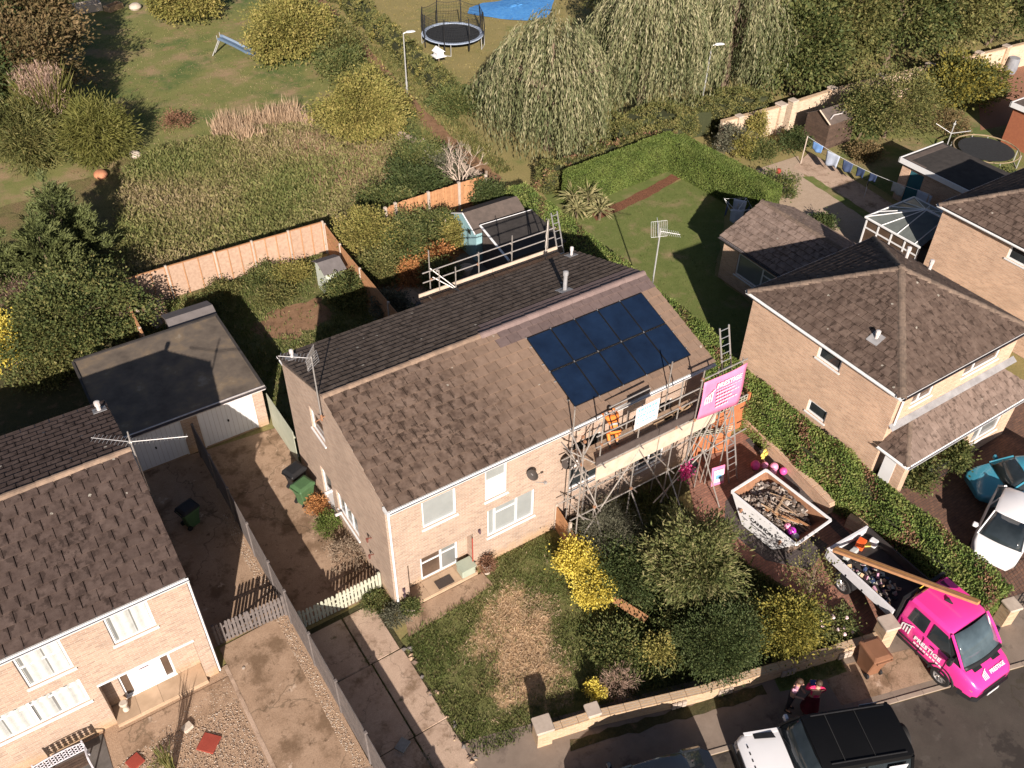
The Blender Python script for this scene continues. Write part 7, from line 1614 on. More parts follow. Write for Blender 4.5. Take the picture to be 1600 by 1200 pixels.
m = MB(); m.box(-.12, -.10, -.72, .72, 1.862, 1.872); m.box(-1.0, -.985, -.70, .70, 1.862, 1.872); m.build('roof_seam', simple('seam_grey', (.03, .03, .03)), SV)
for k in (-1, 1):
    quad_th('bonnet_vent', [(1.25, k*.55, 1.245), (1.85, k*.62, 1.21), (1.85, k*.78, 1.19), (1.30, k*.74, 1.225)][::k], BLACK, SV, .01)
    m = MB(); pts = [(1.45+.46*math.cos(a), k*.955, .40+.46*math.sin(a)) for a in np.linspace(-.1, PI+.1, 12)]; m.path(pts, .04, 5); pts = [(-1.45+.46*math.cos(a), k*.955, .40+.46*math.sin(a)) for a in np.linspace(-.1, PI+.1, 12)]; m.path(pts, .04, 5); m.build('wheel_arch', BLACK, SV)
    m = MB(); m.box(1.1, 2.1, k*.80-.05, k*.80+.05, 1.185, 1.20); m.build('wing_ridge', WHITEP, SV)
    m = MB(); m.tube((2.2, k*.68, .86), (2.3, k*.68, .86), .12, 12); m.build('headlight', MATS['headlamp_lens'], SV)
    m = MB(); m.box(-1.9, -1.35, k*.925-.006, k*.925+.006, 1.26, 1.62); m.build('window_panel', WHITEP, SV)
m = MB(); m.tube((-2.28, -.1, 1.02), (-2.5, -.1, 1.02), .37, 18); m.build('spare_wheel', TYRE, SV)
m = MB(); m.tube((-2.50, -.1, 1.02), (-2.52, -.1, 1.02), .25, 18); m.build('spare_cover', BLACKP, SV)
for i in range(6): m = MB(); m.box(2.08, 2.12, -.5+i*.2, -.42+i*.2, 1.125, 1.135); m.build('bonnet_letter', BLACK, SV)
m = MB(); m.box(.98, 1.08, -.8, .8, 1.205, 1.235); m.build('scuttle', BLACK, SV)
for y in (-.5, .25): m = MB(); m.path([(1.06, y, 1.26), (.95, y+.45, 1.36)], .012, 4); m.build('wiper', BLACK, SV)
m = MB(); m.box(2.2, 2.34, -.86, .86, .42, .62); m.box(2.28, 2.33, -.5, .5, .7, .92); m.build('bumper', BLACK, SV)
m = MB(); g2 = random.Random(2)
for i in range(14): m.at((-2.0+g2.uniform(0, .4), .962, .95+g2.uniform(-.18, .18)), 0, 0, g2.uniform(0, 3)); m.box(-.06, .06, 0, .004, -.012, .012)
m.build('red_graphic', simple('red_graphic_print', (.45, .05, .08)), SV)
car('parked_car', 'blue hatchback parked on brown block paving in front of the porch', 'car', (22.35, -8.02, 0), math.radians(152), BLUEP,
    [(-1.95, .72, .40, .80, .95, 0), (-1.8, .82, .30, .88, 1.0, 0), (-.9, .85, .28, .90, 1.0, 0), (.6, .85, .28, .88, .98, 0), (1.1, .83, .28, .80, .92, .03), (1.6, .78, .30, .70, .80, .04), (1.9, .66, .34, .60, .68, .03), (2.0, .5, .38, .55, .6, .02)], (-1.8, -1.3, .35, 1.0, .76, .58, .95, 1.42), BLUEP)
car('parked_car', 'small white hatchback with wipers beside the blue car behind the hedge', 'car', (19.75, -9.05, 0), math.radians(200), WHITEP,
    [(-1.75, .70, .40, .80, .95, 0), (-1.6, .80, .30, .88, 1.0, 0), (-.8, .82, .28, .90, 1.0, 0), (.5, .82, .28, .88, .98, 0), (1.0, .80, .28, .82, .92, .03), (1.45, .74, .30, .72, .80, .04), (1.7, .60, .34, .60, .68, .03)], (-1.6, -1.2, .25, 1.15, .74, .56, .95, 1.42), WHITEP, GLASS_C)
car('parked_car', 'dark car at the bottom edge of the picture casting a round shadow', 'car', (2.85, -9.62, 0), math.radians(163), NAVYP,
    [(-2.05, .72, .40, .80, .95, 0), (-1.85, .84, .30, .88, 1.0, 0), (-.9, .88, .28, .90, 1.0, 0), (.6, .88, .28, .88, .98, 0), (1.2, .86, .28, .80, .92, .03), (1.75, .80, .30, .70, .80, .04), (2.05, .66, .34, .60, .68, .03)], (-1.8, -1.1, .35, 1.1, .80, .62, .95, 1.48), NAVYP)

# ================================================================== PEOPLE
def skinbody(name, V, E, R, mat, parent, root=0, sub=1):
    me = bpy.data.meshes.new(name); me.from_pydata([tuple(v) for v in V], E, []); o = link(name, me)
    md = o.modifiers.new('skin', 'SKIN'); me.skin_vertices[0].data[root].use_root = True
    for i, r in enumerate(R): me.skin_vertices[0].data[i].radius = (r, r) if not isinstance(r, tuple) else r
    s = o.modifiers.new('sub', 'SUBSURF'); s.levels = sub; s.render_levels = sub
    dg = bpy.context.evaluated_depsgraph_get(); m2 = bpy.data.meshes.new_from_object(o.evaluated_get(dg)); bpy.data.objects.remove(o)
    m2.materials.clear(); m2.materials.append(mat); m2.polygons.foreach_set('use_smooth', [True]*len(m2.polygons)); return link(name, m2, parent)
def person(label, loc, rz, J, top, legs, hair, sleeve='short', skirt=False, extra=None):
    """J: joint positions (x forward, y left, z up) for pelvis, chest, neck, head, shoulders, elbows, wrists, knees, ankles"""
    t = thing('person', label, 'person', loc, rz); v = {k: Vector(p) for k, p in J.items()}
    V, E, R = [], [], []
    def n_(p, r, par=None): V.append(Vector(p)); R.append(r); i = len(V)-1; (E.append((par, i)) if par is not None else None); return i
    pel = n_(v['pel'], (.15, .105)); bel = n_(v['pel'].lerp(v['chest'], .5), (.13, .095), pel); ch = n_(v['chest'], (.155, .11), bel); nk = n_(v['neck'], .055, ch); hd0 = n_(v['neck'].lerp(v['head'], .5), .07, nk); hd = n_(v['head'], (.085, .10), hd0); n_(v['head']+(v['head']-v['neck']).normalized()*.08, .065, hd)
    for s in ('l', 'r'):
        sh = n_(v['sh'+s], .062, ch); el = n_(v['el'+s], .042, sh); wr = n_(v['wr'+s], .028, el); d = (v['wr'+s]-v['el'+s]).normalized(); pm = n_(v['wr'+s]+d*.07, (.036, .018), wr)
        sd = d.cross(Vector((0, 0, 1)));  sd = sd.normalized() if sd.length > .1 else Vector((0, 1, 0))
        for k, L_ in ((-1.5, .065), (-.5, .08), (.5, .075), (1.5, .06)):
            f1 = n_(v['wr'+s]+d*(.07+L_*.5)+sd*k*.018, .009, pm); n_(v['wr'+s]+d*(.07+L_)+sd*k*.02+Vector((0, 0, -.02)), .007, f1)
        n_(v['wr'+s]+d*.06-sd*.05, .010, pm)
        hp = n_(v['pel']+(v['kn'+s]-v['pel'])*.18+Vector((0, (.09 if s == 'l' else -.09), 0)), .09, pel); kn = n_(v['kn'+s], .055, hp); an = n_(v['an'+s], .038, kn); n_(v['an'+s]+Vector((.13, 0, -.035)), .035, an)
    skinbody('body', V, E, R, SKIN, t)
    # top
    V, E, R = [], [], []
    pel = n_(v['pel'].lerp(v['chest'], .05), (.165, .12)); bel = n_(v['pel'].lerp(v['chest'], .5), (.15, .112), pel); ch = n_(v['chest'], (.178, .128), bel); n_(v['chest'].lerp(v['neck'], .75), .075, ch)
    for s in ('l', 'r'):
        sh = n_(v['sh'+s], .08, ch)
        if sleeve == 'short': n_(v['sh'+s].lerp(v['el'+s], .6), .062, sh)
        else: el = n_(v['el'+s], .058, sh); n_(v['el'+s].lerp(v['wr'+s], .9), .045, el)
    skinbody('top', V, E, R, top, t)
    if skirt:
        m = MB(); p = v['pel']; m.at((p.x, p.y, 0)); z = p.z; m.lathe([(.15, z+.08), (.19, z-.1), (.25, z-.45), (.28, z-.62), (.26, z-.62), (.18, z-.1), (.13, z+.06)], 14); m.build('skirt', legs, t)
    else:
        V, E, R = [], [], []; pel = n_(v['pel'], (.165, .125)); n_(v['pel'].lerp(v['chest'], .22), .13, pel)
        for s in ('l', 'r'): hp = n_(v['pel']+(v['kn'+s]-v['pel'])*.18+Vector((0, (.09 if s == 'l' else -.09), 0)), .105, pel); kn = n_(v['kn'+s], .072, hp); n_(v['kn'+s].lerp(v['an'+s], .9), .055, kn)
        skinbody('trousers', V, E, R, legs, t)
    for s in ('l', 'r'): a = v['an'+s]; m = MB(); m.at((a.x, a.y, a.z-.07)); m.loft([[(-.06, -.035, 0), (-.06, .035, 0), (-.05, .03, .07), (-.05, -.03, .07)], [(.06, -.045, 0), (.06, .045, 0), (.04, .035, .07), (.04, -.035, .07)], [(.19, -.03, 0), (.19, .03, 0), (.17, .025, .035), (.17, -.025, .035)]], False); m.build('shoe', BLACK, t)
    # hair cap, nose, ears
    up = (v['head']-v['neck']).normalized(); c = v['head']+up*.035; f = Vector((1, 0, 0))-up*up.x; f = f.normalized() if f.length > .2 else Vector((0, 0, -1)); s_ = up.cross(f).normalized()
    M4 = Matrix((f, s_, up)).transposed().to_4x4(); M4.translation = c; m = MB(); m.M = M4; m.ball((-.022, 0, .02), .112, 12, 8, (1, .88, .95)); m.build('hair', hair, t)
    m = MB(); m.M = M4
    m.tube((.095, 0, .0), (.122, 0, -.035), .012, 5, .016)
    for k in (-1, 1): m.ball((-.0, k*.098, -.02), .025, 6, 4, (.6, .4, 1))
    m.build('face_features', SKIN, t)
    m = MB(); m.M = M4
    for k in (-1, 1): m.ball((.092, k*.034, .0), .012, 6, 4)
    m.build('eye', BLACK, t); m = MB(); m.M = M4; m.box(.085, .10, -.025, .025, -.066, -.058); m.build('mouth', LILAC, t)
    return t
stand = dict(pel=(0, 0, .92), chest=(.02, 0, 1.27), neck=(.03, 0, 1.43), head=(.06, 0, 1.56), shl=(.02, .17, 1.37), shr=(.02, -.17, 1.37), ell=(.02, .23, 1.12), elr=(.02, -.23, 1.12), wrl=(.2, .18, 1.02), wrr=(.22, -.14, 1.05), knl=(.03, .1, .5), knr=(.0, -.1, .5), anl=(0, .1, .1), anr=(0, -.1, .1))
person('person in a lilac top on the shaded pavement beside the four by four', (8.35, -9.62, .015), -1.1, stand, LILAC, DARKC, HAIR)
st2 = dict(stand); st2.update(ell=(.12, .25, 1.14), elr=(.12, -.25, 1.14), wrl=(.33, .12, 1.15), wrr=(.33, -.12, 1.15))
t = person('person in a hot pink top with a dark red skirt on the shaded pavement', (8.78, -10.05, .015), .9, st2, HOTTOP, PURPC, HAIR, sleeve='long', skirt=True)
m = MB(); m.at((.30, .0, 1.18)); m.bbox(-.1, .1, -.12, .12, -.02, .02, .01); o = m.build('folder', BLUEC); o.location = (8.78, -10.05, .015); o.rotation_euler = (0, 0, .9); tag(o, 'small blue folder held by the person in the hot pink top', 'folder')
# roofer bending towards the roof
wk = dict(pel=(-.12, 0, .70), chest=(.26, 0, .92), neck=(.43, 0, 1.0), head=(.55, 0, 1.03), shl=(.31, .18, .97), shr=(.31, -.18, .97), ell=(.56, .25, .92), elr=(.55, -.24, .9), wrl=(.82, .16, 1.0), wrr=(.80, -.12, .97), knl=(.20, .14, .42), knr=(.14, -.14, .40), anl=(-.08, .14, .1), anr=(-.02, -.14, .1))
t = person('roofer in orange hi-vis clothing leaning from the platform over the roof edge', (8.0, -.86, 4.20), 1.25, wk, HIVIS, HIVIS, HAIR2, sleeve='long')
m = MB(); m.tube((.05, 0, .80), (.10, 0, .83), .155, 12); m.build('reflective_band', SILVERT, t); m = MB(); m.tube((-.12, 0, .71), (-.07, 0, .74), .165, 12); m.build('belt', BLACK, t)
m = MB(); m.path([(-.1, .10, .84), (.2, .12, 1.03), (.38, .08, 1.08)], .02, 4); m.path([(-.1, -.10, .84), (.2, -.12, 1.03), (.38, -.08, 1.08)], .02, 4); m.build('harness', BLACK, t)

# ================================================================== PLANTS
LF_GREEN = leafmat('mid_green_leaves', [(.035, .055, .016), (.075, .098, .03), (.14, .15, .048), (.22, .19, .07)])
LF_DARK = leafmat('dark_green_leaves', [(.028, .046, .015), (.06, .084, .026), (.11, .12, .042)])
LF_OLIVE = leafmat('olive_leaves', [(.05, .062, .02), (.105, .115, .036), (.18, .17, .056), (.27, .225, .09)])
LF_BROWN = leafmat('brownish_leaves', [(.06, .055, .022), (.12, .095, .04), (.19, .13, .06), (.26, .18, .09)])
LF_YELLOW = leafmat('yellow_green_leaves', [(.12, .125, .03), (.20, .19, .05), (.29, .25, .075), (.38, .30, .10)])
LF_BRIGHT = leafmat('bright_yellow_leaves', [(.46, .36, .05), (.64, .52, .09), (.74, .63, .16)], .25)
LF_CONIF = leafmat('conifer_sprays', [(.055, .072, .024), (.09, .11, .036), (.14, .155, .055)], .15)
LF_WILLOW = leafmat('willow_leaves', [(.075, .095, .04), (.155, .175, .08), (.26, .255, .13), (.42, .375, .23)], .3, .5)
LF_HEDGE = leafmat('hedge_leaves', [(.075, .13, .03), (.145, .21, .05), (.22, .265, .07), (.32, .30, .11)], .3)
LF_HEDGE_B = leafmat('hedge_green_leaves', [(.08, .125, .026), (.13, .175, .04), (.19, .22, .06)], .25)
LF_REDB = leafmat('red_brown_leaves', [(.10, .05, .03), (.22, .11, .065), (.32, .19, .12)], .2)
LF_TAN = leafmat('dry_grass_blades', [(.36, .25, .15), (.50, .36, .24), (.58, .44, .31)], .3)
LF_PINKT = leafmat('pinkish_plumes', [(.34, .22, .16), (.44, .30, .23), (.5, .37, .29)], .3)
LF_BAMBOO = leafmat('bamboo_leaves', [(.09, .10, .025), (.16, .16, .04), (.24, .22, .07)], .3)
LF_GREY = leafmat('grey_green_leaves', [(.07, .075, .045), (.12, .12, .08), (.18, .165, .115)], .2)
LF_MEADOW = leafmat('meadow_weeds', [(.095, .125, .034), (.165, .185, .058), (.25, .235, .09), (.33, .26, .14), (.44, .34, .22)], .35)
LF_LAWN = leafmat('lawn_blades', [(.06, .09, .022), (.115, .145, .04), (.185, .185, .065), (.30, .245, .12)], .3)
LF_STRAW = leafmat('straw_blades', [(.40, .28, .17), (.53, .39, .25), (.62, .47, .32)], .3)
LF_CHERRY = leafmat('bronze_green_leaves', [(.05, .068, .022), (.10, .122, .038), (.19, .19, .072), (.33, .28, .15)], .3)
LF_HEATH = leafmat('purple_brown_leaves', [(.13, .08, .06), (.20, .125, .10), (.25, .16, .12)], .2)
LF_YUCCA = leafmat('yucca_blades', [(.15, .15, .06), (.26, .24, .11), (.38, .33, .17)], .2)
LF_ORANGE = leafmat('rusty_leaves', [(.28, .11, .04), (.42, .19, .07), (.50, .26, .10)], .2)

T_ = tree
# left garden and the field's left edge
def conifer(label, base, h, r, seed, n=90):
    t = thing('conifer_tree', label, 'tree', (base[0], base[1], 0)); g = np.random.default_rng(seed); P = []; D = []; tn = []
    zs = .25+(h-.25)*(1-np.sqrt(g.random(n*2)))
    for z in zs[:n*2]:
        a = g.uniform(0, 2*PI); rr = r*(1-z/h)**.8*g.uniform(.75, 1.08); o = np.array([math.cos(a), math.sin(a), 0]); tip = o*rr+np.array([0, 0, z+.35]); st = o*rr*.25+np.array([0, 0, z-.25]); k = 120
        f = g.random(k)**.7; sp = .30*(1-f*.75)+.03; q = st+(tip-st)*f[:, None]+g.normal(size=(k, 3))*np.stack([sp, sp, sp*.5], 1)*.55; P.append(q)
        D.append(o*.8+np.array([0, 0, .75])+g.normal(size=(k, 3))*.45); tn.append(np.clip(f*.6+g.random(k)*.3+g.random()*.2, 0, 1))
    P = np.concatenate(P); P[:, 2] = np.maximum(P[:, 2], .05); leaf_mesh('crown', P, np.concatenate(D), .20, .055, LF_CONIF, t, .3, np.concatenate(tn), seed); limbs(t, (0, 0, 0), (0, 0, h*.7), .1, r*.2, 3, seed=seed, sub=0); return t
conifer('feathery grey green conifer nearest the big leafy shrub', (-5.2, 24.9), 4.2, 2.5, 3, 75)
conifer('tallest feathery conifer beside its shadow on the meadow', (-4.1, 26.9), 4.9, 2.5, 4, 80)
conifer('feathery conifer cut by the left edge of the picture', (-7.4, 25.3), 4.4, 2.6, 5, 75)
T_('leafy_shrub', 'big mixed green shrub in front of the garage back wall', 'shrub', (-5.2, 20.1), 3.1, (3.0, 2.4, 1.55), LF_GREEN, 330, 75, .30, .13, .085, 7, lump=.2)
T_('leafy_shrub', 'lower green shrub against the left fence behind the garage', 'shrub', (-6.2, 18.9), 1.6, (1.3, 1.1, .85), LF_OLIVE, 150, 60, .26, .13, .08, 8)
T_('yellow_shrub', 'bright yellow shrub at the left edge below the conifers', 'shrub', (-8.0, 20.1), 2.2, (1.1, 1.1, 1.1), LF_BRIGHT, 110, 60, .22, .12, .08, 9)
T_('heather_shrub', 'purple brown twiggy bush between conifers and leafy shrub', 'shrub', (-6.7, 22.8), 2.1, (1.1, .9, .9), LF_HEATH, 80, 60, .22, .12, .03, 10)
T_('small_shrub', 'small green shrub at the back edge of the shaded left garden', 'shrub', (-7.3, 18.0), 1.0, (.9, .7, .6), LF_OLIVE, 60, 50, .2, .11, .07, 11)
T_('small_shrub', 'pinkish flowering shrub at the corner of the lap fence', 'shrub', (-2.35, 20.7), 1.2, (.7, .5, .6), leafmat('pinkish_leaves', [(.14, .13, .06), (.35, .24, .2), (.5, .35, .3)]), 50, 40, .16, .1, .06, 12)
def grass_clump(name, label, base, h, r, n, mat, seed, plume=None, arch=.5, w=.05, cat='ornamental grass', seg=4):
    t = thing(name, label, cat, (base[0], base[1], 0)); g = np.random.default_rng(seed); a = g.uniform(0, 2*PI, n); o = np.stack([np.cos(a), np.sin(a), np.zeros(n)], 1); r0 = r*.4*np.sqrt(g.random(n)); lean = g.uniform(.1, 1, n)*arch; hh = h*g.uniform(.6, 1.05, n)
    P, D, L = [], [], []
    for k in range(seg):
        f = k/seg; P.append(o*(r0+r*lean*f**1.7)[:, None]+np.array([0, 0, 1])*(hh*f)[:, None]); d = o*(r*lean*1.7*(f+.15))[:, None]+np.array([0, 0, 1])*(hh*(1-.5*f))[:, None]; D.append(d); L.append(hh/seg*1.5)
    leaf_mesh('foliage', np.concatenate(P), np.concatenate(D), np.concatenate(L), w, mat, t, .2, np.tile(g.random(n), seg), seed)
    if plume is not None:
        m = n//3; i = g.choice(n, m); top = o[i]*(r0+r*lean*.8)[i][:, None]+np.array([0, 0, 1])*hh[i][:, None]; q = np.repeat(top, 22, 0)+g.normal(size=(m*22, 3))*np.array([.09, .09, .26]); leaf_mesh('plume', q, np.array([0, 0, 1])+g.normal(size=q.shape)*.35, .24, .035, plume, t, .2, g.random(m*22), seed+1)
    return t
grass_clump('pampas_grass', 'tall pampas grass with faded pink plumes left of the meadow', (-1.7, 40.0), 4.3, 1.5, 1300, LF_BAMBOO, 21, LF_PINKT, .7, .06, seg=5)
T_('bamboo_clump', 'bright green bamboo clump in front of the pampas plumes', 'bamboo', (.1, 37.6), 3.3, (1.5, 1.5, 1.75), LF_BAMBOO, 170, 70, .30, .34, .05, 22, trunk=False, low=-.9, up=0)
T_('bamboo_clump', 'yellow green bamboo clump at the left edge below the dark trees', 'bamboo', (-3.4, 38.8), 3.6, (1.9, 1.8, 1.9), LF_OLIVE, 190, 70, .32, .34, .05, 23, trunk=False, low=-.9, up=0)
for i, (b, h_, rd, mt_, lb) in enumerate((((-2.6, 44.5), 6.6, (3.6, 3.2, 3.1), LF_BROWN, 'brownish broad tree at the upper left edge above the pampas'), ((-4.5, 49.5), 7.5, (3.8, 3.5, 3.4), LF_DARK, 'dark tree in the upper left corner'), ((-.3, 51.5), 7.0, (3.0, 3.0, 3.0), LF_BROWN, 'bronze leaved tree left of the stone trough'), ((-5.5, 42.0), 5.5, (2.8, 2.6, 2.4), LF_DARK, 'dark green tree low at the left edge beside the pampas'))):
    T_('broadleaf_tree', lb, 'tree', b, h_, rd, mt_, 330, 60, .42, .24, .11, 30+i, lump=.25)
T_('yellowing_tree', 'broad yellow green tree beside the slide', 'tree', (16.1, 46.6), 3.6, (3.0, 2.7, 1.8), LF_YELLOW, 400, 60, .34, .19, .11, 40, low=-.7)
T_('yellowing_tree', 'small yellow green tree cut by the top edge', 'tree', (12.0, 57.5), 3.3, (2.5, 2.2, 1.5), LF_YELLOW, 260, 60, .34, .2, .12, 41, low=-.7)
T_('yellowing_tree', 'rounded yellow leaved tree beside the footpath fence', 'tree', (13.9, 30.6), 4.3, (2.25, 2.1, 2.05), LF_YELLOW, 420, 75, .28, .15, .085, 42, lump=.24)
for i, (x, y, h_, r, mt_, lb) in enumerate(((18.2, 52.5, 2.6, 1.9, LF_OLIVE, 'olive bush at the top of the footpath, farthest of the path side bushes'), (18.0, 48.6, 2.6, 1.9, LF_GREEN, 'mid green bush behind the broad yellow tree'), (18.5, 44.4, 2.2, 1.7, LF_OLIVE, 'olive bush right of the slide on the path side'), (17.4, 41.0, 1.7, 1.5, LF_GREEN, 'low green bush where the field meets the footpath'), (17.3, 37.2, 1.5, 1.4, LF_OLIVE, 'rounded olive bush left of the near street lamp'), (17.0, 33.4, 1.5, 1.3, LF_YELLOW, 'yellowish bush directly above the rounded yellow tree'))):
    T_('hedgerow_bush', lb, 'bush', (x, y), h_, (r, r*1.3, h_*.55), mt_, 130, 55, .3, .18, .1, 50+i, trunk=False, low=-.3, crown_z=h_*.45)
for i, (x, y, h_, r, mt_, lb) in enumerate(((15.0, 26.0, 1.7, 1.4, LF_GREEN, 'green bush between the yellow tree and the bleached tree'), (13.4, 23.4, 1.9, 1.6, LF_DARK, 'dark bush just behind the orange board fence'), (11.2, 22.6, 1.5, 1.5, LF_GREEN, 'green bush behind the left end of the orange board fence'), (16.3, 25.2, 1.2, 1.0, LF_GREY, 'greyish bush at the foot of the bleached bare tree'))):
    T_('scrub_bush', lb, 'bush', (x, y), h_, (r, r, h_*.6), mt_, 140, 60, .26, .14, .07, 60+i, trunk=False, low=-.2, crown_z=h_*.4)
T_('round_bush', 'rounded green bush in front of the first willow beside the path', 'bush', (20.9, 31.6), 1.7, (1.35, 1.2, .95), LF_GREEN, 130, 60, .26, .15, .08, 66, trunk=False, low=-.3, crown_z=.8)
# bleached bare tree
t = thing('bare_tree', 'bleached leafless tree above the orange board fence', 'tree', (15.9, 22.6, 0)); g_ = random.Random(8)
def branch(m, p, d, L, r, depth):
    q = p+d*L; mid = p.lerp(q, .5)+Vector((g_.uniform(-1, 1), g_.uniform(-1, 1), 0))*L*.08; m.path([p, mid, q], [r, r*.8, r*.6], 5 if depth > 2 else 3)
    if depth == 0: return
    for i in range(3 if depth > 1 else 4):
        nd = (d+Vector((g_.uniform(-.9, .9), g_.uniform(-.9, .9), g_.uniform(-.25, .6)))).normalized(); branch(m, q if i else mid, nd, L*g_.uniform(.55, .8), r*.55, depth-1)
for i in range(5):
    a = i*1.25; m = MB(); branch(m, Vector((0, 0, .5)), Vector((math.cos(a)*.6, math.sin(a)*.6, 1)).normalized(), 1.1, .045, 3); m.build('branch', BARK_P, t)
m = MB(); m.tube((0, 0, 0), (0, 0, .6), .1, 7, .07); m.build('trunk', BARK_P, t)

# weeping willows
def willow(label, base, h, r, ns, seed, mat=LF_WILLOW, zb=.4):
    t = thing('weeping_willow', label, 'tree', (base[0], base[1], 0), 0, 'weeping willows in a row'); g = np.random.default_rng(seed); P, D, tn = [], [], []
    nb = 30; ang = g.uniform(0, 2*PI, nb); bh = g.uniform(.72, 1.04, nb); br = g.uniform(.8, 1.15, nb)
    for k in range(ns):
        b = g.integers(nb); a = ang[b]+g.normal()*.13; rr = r*br[b]*(g.random()**.5)*(1+.10*math.sin(a*3+seed)); top = h*(1-.30*(rr/r)**2.6)*bh[b]*g.uniform(.95, 1.03)
        n = int(30*max(.5, (top-zb)/h)); low = zb+g.random()*h*.28*(.3+rr/r) if g.random() < .75 else zb+g.random()*top*.6
        s = np.linspace(0, 1, n); out = np.array([math.cos(a), math.sin(a), 0]); arc = 1-np.exp(-s*5)
        p = out*(rr*.82+rr*.20*arc)[:, None]+np.array([0, 0, 1])*(top-(top-low)*s**1.15)[:, None]; sw = g.normal(size=3)*.16; p = p+sw*s[:, None]+g.normal(size=(n, 3))*.035; p[:, 2] = np.maximum(p[:, 2], .1)
        d = np.array([0, 0, -1.0])+out*(.9*np.exp(-s*6))[:, None]+g.normal(size=(n, 3))*.2; P.append(p); D.append(d); tn.append(np.clip((.75*g.random()+.15*g.random(n)+.2*(1-s)), 0, 1))
    P = np.concatenate(P); leaf_mesh('crown', P, np.concatenate(D), .30, .062, mat, t, 0, np.concatenate(tn), seed)
    limbs(t, (0, 0, 0), (0, 0, h*.8), .32, r*.8, 9, seed=seed); return t
willow('nearest weeping willow hanging over the end of the clipped garden hedge', (23.3, 24.6), 8.1, 4.2, 1500, 70)
willow('middle weeping willow behind the right street lamp', (31.3, 25.6), 9.3, 4.3, 1400, 71, zb=1.0)
willow('right hand weeping willow beside the dark broadleaf trees', (37.7, 24.6), 9.4, 4.0, 1300, 72, zb=1.0)
willow('farthest weeping willow rising behind the middle one', (36.6, 31.0), 10.2, 4.2, 900, 73, zb=2)
def hedge(name, label, a, b, w, h, mat, n, seed, L=.09, W=.055, lump=.05, cat='hedge', mix2=None, core=True, deep=.1):
    """clipped hedge: leaves set thickly over the top and sides of a twiggy core"""
    a = np.array([*a, 0.]); b = np.array([*b, 0.]); d = b-a; LL = np.linalg.norm(d); d /= LL; s = np.array([-d[1], d[0], 0]); t = thing(name, label, cat, tuple(a)); g = np.random.default_rng(seed)
    A = np.array([w*LL, h*LL, h*LL, w*h, w*h]); f = g.choice(5, n, p=A/A.sum()); u, v = g.random(n), g.random(n); x = np.where(f >= 3, np.where(f == 3, 0, LL), u*LL); y = np.where(f == 0, (v-.5)*w, np.where(f == 1, -w/2, np.where(f == 2, w/2, (u-.5)*w))); z = np.where(f == 0, h, v*h)
    bul = lump*(np.sin(x*1.3+seed)+np.sin(x*3.1+y*3)+np.sin(z*4+x*2)*.7); nrm = np.where((f == 0)[:, None], np.array([0, 0, 1.]), np.where((f == 1)[:, None], -s, np.where((f == 2)[:, None], s, np.where((f == 3)[:, None], -d, d))))
    P = d*x[:, None]+s*y[:, None]+np.array([0, 0, 1])*z[:, None]+nrm*(bul-g.random(n)**2*deep)[:, None]; D = nrm*.7+g.normal(size=P.shape)*.6; tn = np.clip(g.random(n)*.6+.4*(.5+.5*np.sin(x*2.3+seed)*np.sin(y*5+z*3+x)), 0, 1)
    sel = np.ones(n, bool)
    if mix2 is not None: pn = np.sin(x*1.1+seed)*np.sin(x*2.7+y*4+z*2)+g.normal(size=n)*.35; sel = pn < .75; leaf_mesh('foliage', P[~sel], D[~sel], L, W, mix2, t, .3, g.random((~sel).sum()), seed+5)
    leaf_mesh('foliage', P[sel], D[sel], L, W, mat, t, .3, tn[sel], seed)
    if core:
        m = MB(); c = .09+lump*.5; q0 = d*c-s*(w/2-c); q1 = d*(LL-c)-s*(w/2-c); q2 = d*(LL-c)+s*(w/2-c); q3 = d*c+s*(w/2-c); m.prism([(q[0], q[1]) for q in (q0, q1, q2, q3)], 0, h-c); m.build('twigs', simple('hedge_twigs', (.045, .05, .02), (.03, .035, .015), 10, .95, bs=.6) if 'hedge_twigs' not in MATS else MATS['hedge_twigs'], t)
    return t
hedge('clipped_hedge', 'long clipped hedge between the block paved drive and the right house', (16.2, -11.0), (16.6, 3.5), 1.35, 1.55, LF_HEDGE, 52000, 80, mix2=LF_REDB, lump=.06, deep=.05)
hedge('clipped_hedge', 'low clipped hedge running back beside the solar house garden', (17.2, 3.6), (17.6, 19.6), 1.25, 1.5, LF_HEDGE, 42000, 81, mix2=LF_BROWN, lump=.06)
hedge('clipped_hedge', 'tall sunlit clipped hedge at the back of the right garden lawn', (20.4, 18.5), (28.5, 19.2), 1.1, 1.9, LF_HEDGE_B, 50000, 82, lump=.015, L=.08, W=.05, deep=.05)
hedge('clipped_hedge', 'dark sided clipped hedge between the right lawn and the gravel court', (28.25, 18.9), (28.75, 11.4), 1.15, 1.95, LF_HEDGE_B, 46000, 83, lump=.015, L=.08, W=.05, deep=.05, mix2=None)
hedge('overgrown_hedge', 'ragged hedge top behind the tall clipped garden hedge', (20.0, 20.4), (30.0, 20.9), .9, 1.5, LF_OLIVE, 16000, 84, lump=.18, mix2=LF_REDB, L=.14, W=.07)
hedge('overgrown_hedge', 'rough hedge below the willows along the garden wall', (26.5, 22.6), (37.5, 20.8), 1.6, 2.0, LF_OLIVE, 26000, 85, lump=.25, L=.15, W=.08)
hedge('path_hedge', 'low rough hedge between footpath and trampoline lawn', (21.6, 33.6), (24.6, 62.0), 1.5, 1.2, LF_OLIVE, 22000, 86, lump=.15, L=.16, W=.08, mix2=LF_YELLOW)
hedge('path_hedge', 'rough grassy hedge on the near side of the footpath', (16.6, 29.5), (18.7, 36.5), .9, .8, LF_GREEN, 8000, 87, lump=.12, L=.13, W=.06)
